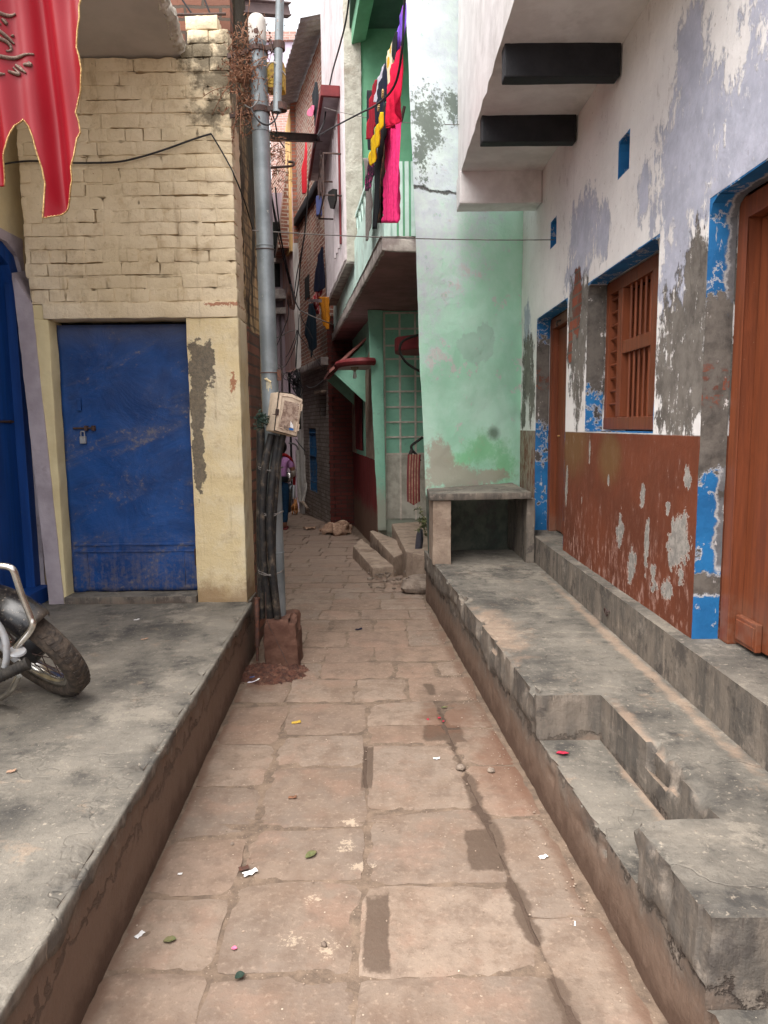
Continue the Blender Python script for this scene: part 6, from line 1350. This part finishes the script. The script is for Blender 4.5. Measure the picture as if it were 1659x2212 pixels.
tg = thing('wire_tangle', 'bird nest of black wires above the meter box', 'wire tangle', Yp(*d3(470, 2100), YK)); b.build('wires', m['wire'], tg, smooth=2)
b = M(); c_ = Yp(*cb(1385, 1150), 11.5); b.lathe([(.05, 0), (.055, .03), (.05, .20), (.03, .24), (0, .245)], c_+Vector((-.12, 0, -.12)), (0, 0, 1), 16); b.build('service_pot', m['bike_black'], smooth=True, label='dark cable end pot hanging right of the meter box', cat='cable box')
wire([Yp(x, y, 16.3) for x, y in ((646, 840), (648, 930), (655, 985), (662, 1040))], .012, 'dark cable down the wall left of the blue window')
wire([Yp(*c4(520, 470), 8), Yp(*c4(540, 500), 8), Yp(*c4(590, 560), 8)], .006, 'short loose wire below the right corner of the meter box')
for p_, l in (((( 640, 30), (760, 180), (870, 300), (950, 390)), 'black wire slanting across the raw dark brick wall'), (((1235, 0), (1290, 140), (1330, 230), (1350, 300)), 'black wire hanging steeply on the raw dark brick wall'), (((1100, 0), (1180, 110), (1290, 220), (1370, 300)), 'long black wire sloping down the raw brick to the corner')):
    if l.startswith('black wire slanting'): continue
    wire([Yp(x/1.508*.54004, y/1.508*.54004, 4.96) for x, y in p_], .006, l)
wire([Yp(*c1(575, 1545), 4.69), Yp(*c1(540, 1680), 4.67), Yp(*c1(430, 1790), 4.66), Yp(*c1(330, 1740), 4.72)], .0045, 'grey wire leaving a hole in the pole towards the wall', 'wire_grey')
wire([Yp(*c1(430, 1790), 4.66), Yp(*c1(500, 1930), 4.64), Yp(*c1(600, 2040), 4.64), Yp(*c1(720, 2070), 4.66), Yp(*c1(830, 1990), 4.7), Yp(*c1(890, 1860), 4.73)], .0055, 'black wire looping in front of the pole into the conduit pipe end')
wire([Yp(*c1(770, 1690), 4.8), Yp(*c1(775, 1850), 4.8), Yp(*c1(830, 2030), 4.9), Yp(*d2(235, 560), 5.4), Yp(*d2(320, 700), 5.6)], .005, 'black wire dangling behind the conduit pipe end')
for pts, l in (([(562, 775), (595, 777)], 'wire band with small terminal round the middle of the pole'),):
    c_ = onpole(tz(776)); b = M(); b.tube([c_+Vector((.060*math.cos(a), .060*math.sin(a), 0)) for a in [i*PI/10 for i in range(21)]], .003, 6); b.box(c_.x+.055, c_.x+.08, c_.y-.03, c_.y, c_.z-.05, c_.z+.02); b.build('wire_band', m['rust'], label=l, cat='wire band')
c_ = onpole(tz(512)); b = M(); b.tube([c_+Vector((.0595*math.cos(a), .0595*math.sin(a), .004*math.sin(a))) for a in [i*PI/10 for i in range(21)]], .003, 6); b.build('wire_band', m['rust_dark'], label='thin wire band round the upper part of the pole', cat='wire band')
# cream paint splash on the pole
c_ = Yp(567, 828, PY-.057)
# ------------------------------------------------------------------ person, cat, far motorcycle
def skinned(name, nodes, edges, mat_, parent=None, sub=2, **kw):
    me = bpy.data.meshes.new(name); o0 = ORG[parent.name] if parent else Vector(nodes[0][:3])
    me.from_pydata([Vector(n[:3])-o0 for n in nodes], edges, []); o = bpy.data.objects.new(name, me); COL.objects.link(o)
    o.modifiers.new('skin', 'SKIN'); sd_ = o.modifiers.new('sub', 'SUBSURF'); sd_.levels = sub; sd_.render_levels = sub
    for i, n in enumerate(nodes):
        v = me.skin_vertices[0].data[i]; rr = n[3] if isinstance(n[3], tuple) else (n[3], n[3]); v.radius = rr; v.use_root = (i == 0)
    o.modifiers['skin'].use_smooth_shade = True
    me.materials.append(mat_)
    if parent: o.parent = parent
    else: o.location = o0
    ORG[o.name] = o0
    return props(o, kw.get('label'), kw.get('cat'), kw.get('group'))
py = 12.75; base = Yp(606, 1136, py); bx, bz = base.x, gz(py)
per = thing('person', 'person in lilac top, white sleeves and blue jeans leaning forward beyond the pole', 'person', (bx, py, bz))
def pp(x, y, z, r): return (bx+x, py+y, bz+z, r)
body = [pp(0, 0, .80, (.135, .11)), pp(.0, .02, .95, (.125, .10)), pp(.0, .07, 1.10, (.145, .105)), pp(0, .13, 1.22, (.15, .10)), pp(0, .20, 1.30, .055), pp(0, .28, 1.38, .05),
        pp(-.16, .14, 1.23, .06), pp(-.24, .12, 1.02, .045), pp(-.17, .30, .92, .034), pp(.16, .14, 1.23, .06), pp(.25, .10, 1.02, .046), pp(.20, .30, .92, .036),
        pp(-.09, 0, .74, .095), pp(-.09, .02, .42, .065), pp(-.09, -.02, .06, .042), pp(-.09, .13, .03, .03), pp(.09, 0, .74, .095), pp(.09, -.02, .42, .065), pp(.085, -.08, .06, .042), pp(.085, .07, .03, .03)]
skinned('body', body, [(0, 1), (1, 2), (2, 3), (3, 4), (4, 5), (3, 6), (6, 7), (7, 8), (3, 9), (9, 10), (10, 11), (0, 12), (12, 13), (13, 14), (14, 15), (0, 16), (16, 17), (17, 18), (18, 19)], m['skin'], per)
skinned('top', [pp(0, 0, .88, (.14, .115)), pp(.0, .02, .97, (.135, .11)), pp(.0, .07, 1.10, (.156, .116)), pp(0, .13, 1.22, (.16, .11)), pp(0, .19, 1.275, .068), pp(-.165, .14, 1.23, .072), pp(-.225, .125, 1.08, .062), pp(.165, .14, 1.23, .072), pp(.225, .115, 1.08, .062)], [(0, 1), (1, 2), (2, 3), (3, 4), (3, 5), (5, 6), (3, 7), (7, 8)], m['lilac_top'], per)
for s_ in (-1, 1): skinned('sleeve', [pp(s_*.215, .118, 1.10, .056), pp(s_*.248, .105, 1.02, .054), pp(s_*.225, .20, .96, .048), pp(s_*.205, .27, .93, .043)], [(0, 1), (1, 2), (2, 3)], m['white_sleeve'], per)
skinned('jeans', [pp(0, 0, .80, (.15, .125)), pp(0, .01, .90, (.142, .115)), pp(-.09, 0, .72, .108), pp(-.09, .02, .42, .076), pp(-.09, -.015, .10, .058), pp(.09, 0, .72, .108), pp(.09, -.02, .42, .076), pp(.085, -.072, .10, .058)], [(0, 1), (0, 2), (2, 3), (3, 4), (0, 5), (5, 6), (6, 7)], m['navy_jean'], per)
b = M(); hc = Vector((bx, py+.36, bz+1.45)); b.ball(hc, .105, 12, (.86, 1.02, 1.12)); b.ball(hc+Vector((0, .108, -.02)), .02, 6); b.ball(hc+Vector((-.09, 0, -.01)), .025, 5, (.5, 1, 1)); b.ball(hc+Vector((.09, 0, -.01)), .025, 5, (.5, 1, 1))
b.build('head', m['skin'], per, smooth=True)
b = M(); b.ball(hc+Vector((0, -.02, .025)), .115, 12, (.92, 1.0, 1.08)); b.ball(hc+Vector((0, -.10, -.06)), .07, 8, (1, .8, 1.1)); b.build('hair', m['hair'], per, smooth=True)
for s_ in (-1, 1):
    h0 = Vector(pp(s_*.205, .285, .925, 0)[:3]); hn = [(h0.x, h0.y, h0.z, .028), (h0.x-s_*.01, h0.y+.05, h0.z-.01, (.036, .018))]; he = [(0, 1)]
    for k in range(4):
        a_ = (k-1.5)*.018; i0 = len(hn); L1 = (.036, .042, .04, .03)[k]
        hn += [(h0.x-s_*.01+a_, h0.y+.085, h0.z-.012, .0095), (h0.x-s_*.012+a_*1.1, h0.y+.085+L1, h0.z-.022, .0085), (h0.x-s_*.014+a_*1.1, h0.y+.085+L1*1.5, h0.z-.045, .0075)]; he += [(1, i0), (i0, i0+1), (i0+1, i0+2)]
    i0 = len(hn); hn += [(h0.x-s_*.045, h0.y+.05, h0.z-.02, .011), (h0.x-s_*.055, h0.y+.085, h0.z-.03, .009)]; he += [(0, i0), (i0, i0+1)]
    skinned('hand', hn, he, m['skin'], per, 1)
b = M(); b.tube([Vector(pp(-.05, .02, 1.32, 0)[:3]), Vector(pp(.10, .10, 1.335, 0)[:3]), Vector(pp(.20, .10, 1.26, 0)[:3]), Vector(pp(.235, .17, 1.14, 0)[:3]), Vector(pp(.25, .19, .95, 0)[:3]), Vector(pp(.24, .19, .78, 0)[:3])], .028, 8, smooth=5); b.build('scarf', m['red_scarf'], per, smooth=True)
b = M(); b.lathe([(.150, -.05), (.158, -.02), (.158, .03), (.148, .05)], Vector(pp(0, .0, .90, 0)[:3]), (0, .1, 1), 20); b.build('belt_bag', m['blackcloth'], per, smooth=True)
for s_ in (-1, 1):
    b = M(); f0 = pp(s_*.09, -.02 if s_ < 0 else -.08, 0, 0); b.box(f0[0]-.045, f0[0]+.045, f0[1]-.08, f0[1]+.19, f0[2]+.0, f0[2]+.03); b.box(f0[0]-.046, f0[0]+.046, f0[1]+.05, f0[1]+.09, f0[2]+.031, f0[2]+.06); b.build('sandal', m['maroon'], per, bevel=.01)
# ginger cat
cc = Yp(636, 1103, 15.6); cx_, cy_, cz_ = cc.x, 15.6, gz(15.6)
cn = lambda x, y, z, r: (cx_+x, cy_+y, cz_+z, r)
cat = thing('cat', 'small ginger cat standing in the lane seen from behind beyond the person', 'cat', (cx_, cy_, cz_))
skinned('body', [cn(0, 0, .20, (.055, .062)), cn(0, .12, .195, (.052, .068)), cn(0, .24, .205, (.05, .065)), cn(-.01, .32, .25, .038), cn(-.02, .38, .285, .044), cn(-.03, .43, .272, .024),
     cn(.04, -.02, .16, .038), cn(.045, .03, .10, .026), cn(.045, -.03, .055, .016), cn(.045, .0, .012, .018), cn(-.04, -.02, .16, .038), cn(-.045, .03, .10, .026), cn(-.045, -.03, .055, .016), cn(-.045, .0, .012, .018),
     cn(.035, .25, .13, .026), cn(.035, .25, .06, .017), cn(.035, .27, .012, .018), cn(-.035, .25, .13, .026), cn(-.035, .26, .06, .017), cn(-.035, .28, .012, .018), cn(0, -.06, .22, .017), cn(.02, -.11, .16, .014), cn(.03, -.13, .06, .012), cn(.02, -.15, .03, .009)],
    [(0, 1), (1, 2), (2, 3), (3, 4), (4, 5), (0, 6), (6, 7), (7, 8), (8, 9), (0, 10), (10, 11), (11, 12), (12, 13), (2, 14), (14, 15), (15, 16), (2, 17), (17, 18), (18, 19), (0, 20), (20, 21), (21, 22), (22, 23)], m['cat_fur'], cat)
for s_ in (-1, 1):
    b = M(); e0_ = Vector((cx_-.02+s_*.03, cy_+.375, cz_+.315)); b.add([e0_+Vector((-.018, 0, 0)), e0_+Vector((.018, 0, 0)), e0_+Vector((0, .014, 0)), e0_+Vector((s_*.008, .004, .045))], [(0, 1, 3), (1, 2, 3), (2, 0, 3), (0, 2, 1)]); b.build('ear', m['cat_fur'], cat)
# dark motorcycle parked at the end of the lane, seen from the front
bc = Yp(624, 1096, 16.3); X_, Y_, Z_ = bc.x, 16.35, gz(16.3)
fm = thing('dark_motorcycle', 'black motorcycle parked in the shade at the lane end behind the person', 'motorcycle', (X_, Y_, Z_))
b = M(); b.lathe([(.20, -.05), (.27, -.055), (.30, -.03), (.305, 0), (.30, .03), (.27, .055), (.20, .05)], (X_, Y_, Z_+.30), (1, .12, 0), 28); b.build('wheel', m['tyre'], fm, smooth=True)
b = M(); b.lathe([(.20, -.05), (.27, -.055), (.30, -.03), (.305, 0), (.30, .03), (.27, .055), (.20, .05)], (X_-.15, Y_+.75, Z_+.30), (1, .12, 0), 28); b.build('wheel', m['tyre'], fm, smooth=True)
for s_ in (-.09, .09):
    b = M(); b.tube([(X_+s_, Y_, Z_+.3), (X_+s_, Y_+.12, Z_+.75)], .022, 8); b.build('fork_leg', m['tin'], fm, smooth=True)
b = M(); b.grid(lambda u, v: Vector((X_+.075*(v-.5)*2, Y_+.33*math.cos(.3+2.2*u), Z_+.30+.33*math.sin(.3+2.2*u)-.03*abs(v-.5))), 16, 4); b.build('mudguard', m['bike_black'], fm, smooth=2, solid=.004)
b = M(); b.lathe([(.0, -.05), (.06, -.045), (.095, 0), (.10, .03), (.085, .04), (0, .045)], (X_, Y_+.02, Z_+.80), (0, -1, .1), 20); b.build('headlamp', m['chrome'], fm, smooth=True)
b = M(); b.tube([(X_-.34, Y_+.22, Z_+.95), (X_-.18, Y_+.13, Z_+.97), (X_, Y_+.1, Z_+.90), (X_+.18, Y_+.13, Z_+.97), (X_+.34, Y_+.22, Z_+.95)], .014, 8, smooth=4); b.build('handlebar', m['bike_black'], fm, smooth=True)
for s_ in (-1, 1):
    b = M(); b.tube([(X_+s_*.24, Y_+.15, Z_+.96), (X_+s_*.28, Y_+.13, Z_+1.08)], .006, 6); b.ball((X_+s_*.29, Y_+.13, Z_+1.10), .05, 8, (1, .3, .75)); b.build('mirror', m['bike_black'], fm, smooth=True)
b = M(); b.ball((X_-.06, Y_+.35, Z_+.78), .2, 10, (.6, 1.1, .6)); b.build('fuel_tank', m['bike_black'], fm, smooth=True)
b = M(); b.ball((X_-.12, Y_+.72, Z_+.78), .2, 8, (.6, 1.3, .3)); b.build('saddle', m['rubber'], fm, smooth=True)
b = M(); b.box(X_-.2, X_+.1, Y_+.25, Y_+.55, Z_+.25, Z_+.62); b.build('engine', m['bike_black'], fm, bevel=.04, smooth=True)
# ------------------------------------------------------------------ sack on the lane
sk_ = M(); s0 = Zp(*z1(1190, 1690), gz(11.5)); sy = 11.9; sxa, sxb = Yp(*z1(925, 1690), sy).x, Yp(*z1(1470, 1700), sy).x
def sackf(u, v):
    x = sxa+(sxb-sxa)*u; w_ = math.sin(PI*min(1, max(0, u)))**.6; prof = [.02, .45, .75, .95, 1.0, .9, .55, .25, .05]
    h_ = (.03+.17*math.sin(PI*min(1, u*1.05))**.6*(.6+.5*u)+.05*abs(math.sin(u*8+v*5)))*math.sin(PI*v)**.6
    y = sy-.28*w_+v*.56*w_+.05*math.sin(u*9)
    q = Vector((x, y, gz(y)-.01+h_)); return q+Vector((ns(q, 7, 3), ns(q, 7, 9), max(-.3, 1.2*abs(ns(q, 6, 1))+.8*abs(ns(q, 13, 2))-.3)))*.085
sk_.grid(sackf, 60, 30); sk_.build('sack', m['sackcloth'], smooth=2, solid=.004, label='crumpled dirty sack lying at the foot of the brick corner', cat='sack')
b = M(); q = Yp(*z1(740, 1515), 12.6); b.grid(lambda u, v: Vector((q.x-.1+u*.22, 12.55+v*.14, gz(12.6)+.03+.05*ns((u*3, v*3, 0), 1.5))), 10, 8); b.build('leaf_scrap', m['sackcloth'], smooth=2, solid=.003, label='small brown scrap lying on the lane left of the sack', cat='scrap')
# ------------------------------------------------------------------ litter on the paving and platforms
def scrap(x, y, z, s_, mk, label, cat_='paper scrap', name='paper_scrap', asp=.6, ang=0.0, group=None):
    p = Zp(x, y, z); c, s = math.cos(ang), math.sin(ang); b = M(); rr = random.Random(int(x*7+y))
    lf_ = cat_ in ('leaf', 'petal')
    def sf(u, v):
        w_ = math.sin(PI*min(1, u*.97+.015))**.75 if lf_ else 1-.35*abs(noise.noise(Vector((u*2+x, 0, y))))
        a, k = u-.5+(0 if lf_ else .16*noise.noise(Vector((x, v*3, u*2)))), (v-.5)*asp*w_*(1.25 if lf_ else 1)+(0 if lf_ else .12*noise.noise(Vector((u*3, x, v))))
        return Vector((p.x+(a*c-k*s)*s_, p.y+(a*s+k*c)*s_, gz(p.y)+z+.004+s_*(.10*abs(noise.noise(Vector((u*2+x, v*2, y))))+(.5*abs(k)+.12*(u-.4)**2*2 if lf_ else .25*max(0, u-.6)))))
    b.grid(sf, 10, 6)
    return b.build(name, m[mk], smooth=2, solid=.0012, label=label, cat=cat_, group=group)
LG = 'litter on the lane'
scrap(541, 1887, 0, .050, 'paper', 'largest white paper scrap, beside a brown twist on the lane', ang=.5, group=LG); scrap(302, 2022, 0, .030, 'paper', 'small white paper scrap near the left platform foot', ang=1, group=LG); scrap(389, 1890, 0, .016, 'paper', 'tiny white paper bit left of the largest paper scrap', group=LG)
scrap(1173, 1853, 0, .032, 'paper', 'white scrap lying close to the stepped ledge', ang=.3, group=LG); scrap(943, 1640, 0, .030, 'paper', 'white scrap in the middle of a large flagstone', group=LG); scrap(1242, 1998, 0, .020, 'paper', 'thin white paper sliver beside the ledge foot', asp=.25, ang=1.3, group=LG); scrap(1254, 2003, 0, .018, 'paper', 'white sliver nearest the ledge foot', asp=.3, ang=1.5, group=LG) if 0 else None
scrap(640, 1562, 0, .050, 'yellow_box', 'small yellow sachet on the paving', 'wrapper', 'wrapper', .6, .2, LG); scrap(775, 1360, 0, .055, 'navy', 'dark crumpled wrapper on the paving near the concrete block', 'wrapper', 'wrapper', .5, .4, LG)
scrap(949, 1553, 0, .020, 'petal', 'bright pink petal on the wet patch', 'petal', 'petal', .6, .4, LG); scrap(958, 1560, 0, .016, 'petal', 'smaller pink petal right of the bright one', 'petal', 'petal', .6, 1, LG); scrap(924, 1556, 0, .018, 'petal', 'pink petal at the left edge of the wet patch', 'petal', 'petal', .7, 2, LG)
scrap(1215, 1631, .25, .052, 'petal', 'dark red petal on the tread of the cut step', 'petal', 'petal', .4, -.2)
scrap(672, 1850, 0, .052, 'leafgreen', 'curled green leaf on the paving', 'leaf', 'leaf', .5, .8, LG); scrap(367, 2035, 0, .040, 'leafgreen', 'green leaf near the left platform', 'leaf', 'leaf', .5, .2, LG); None; scrap(518, 2112, 0, .030, 'leafdark', 'dark torn leaf in the foreground', 'leaf', 'leaf', .7, .6, LG); scrap(506, 2052, 0, .018, 'pinkcloth', 'pale pink petal in the foreground', 'petal', 'petal', .7, 0, LG); None; scrap(960, 1530, 0, .040, 'leafgreen', 'dry yellow leaf on the dark damp patch', 'leaf', 'leaf', .3, .3, LG)
scrap(527, 1878, 0, .035, 'rust', 'brown twisted scrap beside the largest paper', 'scrap', 'brown_scrap', .7, .3, LG); scrap(632, 1724, 0, .035, 'dryplant', 'flat brown clump on a flagstone joint', 'scrap', 'brown_scrap', .6, 0, LG)
scrap(295, 1340, .40, .034, 'paper', 'white crumpled bit on the left platform near the door', 'paper scrap', 'paper_scrap', .4, .4); scrap(312, 1382, .40, .040, 'sackcloth', 'straw coloured sliver on the left platform', 'scrap', 'straw_scrap', .25, .5); scrap(25, 1668, .40, .030, 'sackcloth', 'pale pebble like scrap on the platform at the left edge', 'scrap', 'straw_scrap', .6, .2)
scrap(543, 1475, .03, .045, 'whitecloth', 'white plastic shred on the soil heap', 'wrapper', 'wrapper', .3, .2); scrap(556, 1470, .03, .035, 'paper', 'second pale shred on the soil heap', 'wrapper', 'wrapper', .3, 1.0); scrap(545, 1464, .04, .030, 'blue_metal', 'tiny blue and white sachet at the heap edge', 'wrapper', 'wrapper', .6, .2)
None
for i, (x, y, s_, l) in enumerate(((995, 1662, .020, 'round brown pebble sitting in the drain joint'), (1062, 1668, .016, 'tan pebble on the paving by the ledge'), (502, 1825, .008, 'tiny dark pebble near the left joint'), (1130, 1650, .012, 'small pale pebble at the ledge foot'), (700, 2043, .010, 'dark pebble in the foreground centre'))):
    p = Zp(x, y, 0); b = M(); b.ball((p.x, p.y, s_*.55), s_, 6, (1.1, 1, .7)); b.build('pebble', m['stone'], disp=wob(s_*.3, 60), smooth=True, label=l, cat='pebble', group='pebbles on the paving')
r = random.Random(99); b = M()
for i in range(800):
    y = r.uniform(1.2, 8.5); x = r.uniform(-.85, xr(min(y, 6.4))-.03) if y < 6.3 else r.uniform(-1.1, .0)
    if r.random() < .45 and y < 6: x = xr(y)-.02-abs(r.gauss(0, .07))
    s_ = r.uniform(.0015, .0048); b.ball((x, y, gz(y)+s_*.5), s_, 3, (r.uniform(.7, 1.4), 1, .6))
b.build('grit', m['dusty_concrete'], kind='stuff', label='fine grit and tiny crumbs scattered over the paving', cat='grit')
# cream splash of paint on the pole (part of the pole)
sp_ = M(); q = Yp(567, 822, PY-.058)
for x0_, y0_, x1_, y1_, rr in ((-.016, .03, .016, .008, .010), (-.010, .012, -.011, -.035, .003), (-.002, .010, -.002, -.050, .003), (.007, .008, .008, -.028, .003), (.015, .006, .017, -.034, .003), (-.024, .028, -.006, .035, .005)):
    A, B = onpole(tz(800))+Vector((x0_, -.0555, y0_)), onpole(tz(800))+Vector((x1_, -.0545, y1_)); sp_.tube([A, A.lerp(B, .5), B], rr*.8, 6)
sp_.build('paint_splash', m['cream_plaster'], pole, smooth=True)
# ------------------------------------------------------------------ daylight and camera
wd = bpy.data.worlds.new('World'); SC.world = wd; wd.use_nodes = True
NT = wd.node_tree; bg = NT.nodes['Background']
sk = NT.nodes.new('ShaderNodeTexSky'); sk.sky_type = 'NISHITA'; sk.sun_disc = False
SUN_EL, SUN_AZ = math.radians(62), math.radians(214)      # azimuth from +Y, clockwise
sk.sun_elevation = SUN_EL; sk.sun_rotation = SUN_AZ; sk.dust_density = 6.0; sk.air_density = 1.0; sk.ozone_density = 1.0
hs = NT.nodes.new('ShaderNodeHueSaturation'); hs.inputs['Saturation'].default_value = .28
NT.links.new(sk.outputs[0], hs.inputs['Color'])
mxn = NT.nodes.new('ShaderNodeMix'); mxn.data_type = 'RGBA'; mxn.inputs[0].default_value = .6; mxn.inputs[7].default_value = (4.2, 4.22, 4.3, 1)      # even cloud layer
NT.links.new(hs.outputs[0], mxn.inputs[6]); NT.links.new(mxn.outputs[2], bg.inputs['Color']); bg.inputs['Strength'].default_value = .15
ld = bpy.data.lights.new('sun', 'SUN'); ld.energy = 1.4; ld.angle = math.radians(60); ld.color = (1.0, .95, .88)
lo = bpy.data.objects.new('sun', ld); COL.objects.link(lo); lo.location = (0, -5, 20)
sd = Vector((math.sin(SUN_AZ)*math.cos(SUN_EL), math.cos(SUN_AZ)*math.cos(SUN_EL), math.sin(SUN_EL)))
lo.rotation_euler = sd.to_track_quat('Z', 'Y').to_euler()
cd = bpy.data.cameras.new('camera'); co = bpy.data.objects.new('camera', cd); COL.objects.link(co); SC.camera = co
co.matrix_world = Matrix(((RT.x, UP.x, -FW.x, CAM.x), (RT.y, UP.y, -FW.y, CAM.y), (RT.z, UP.z, -FW.z, CAM.z), (0, 0, 0, 1)))
cd.sensor_fit = 'VERTICAL'; cd.sensor_height = 36.0; cd.lens = 36.0*FOC/2212; cd.clip_end = 500; cd.clip_start = .05
vs_ = SC.view_settings; vs_.view_transform = 'Standard'; vs_.look = 'None'; vs_.gamma = 1; vs_.exposure = 1.68
SC.render.resolution_x = 768; SC.render.resolution_y = 1024
SC.cycles.max_bounces = 8; SC.cycles.diffuse_bounces = 5
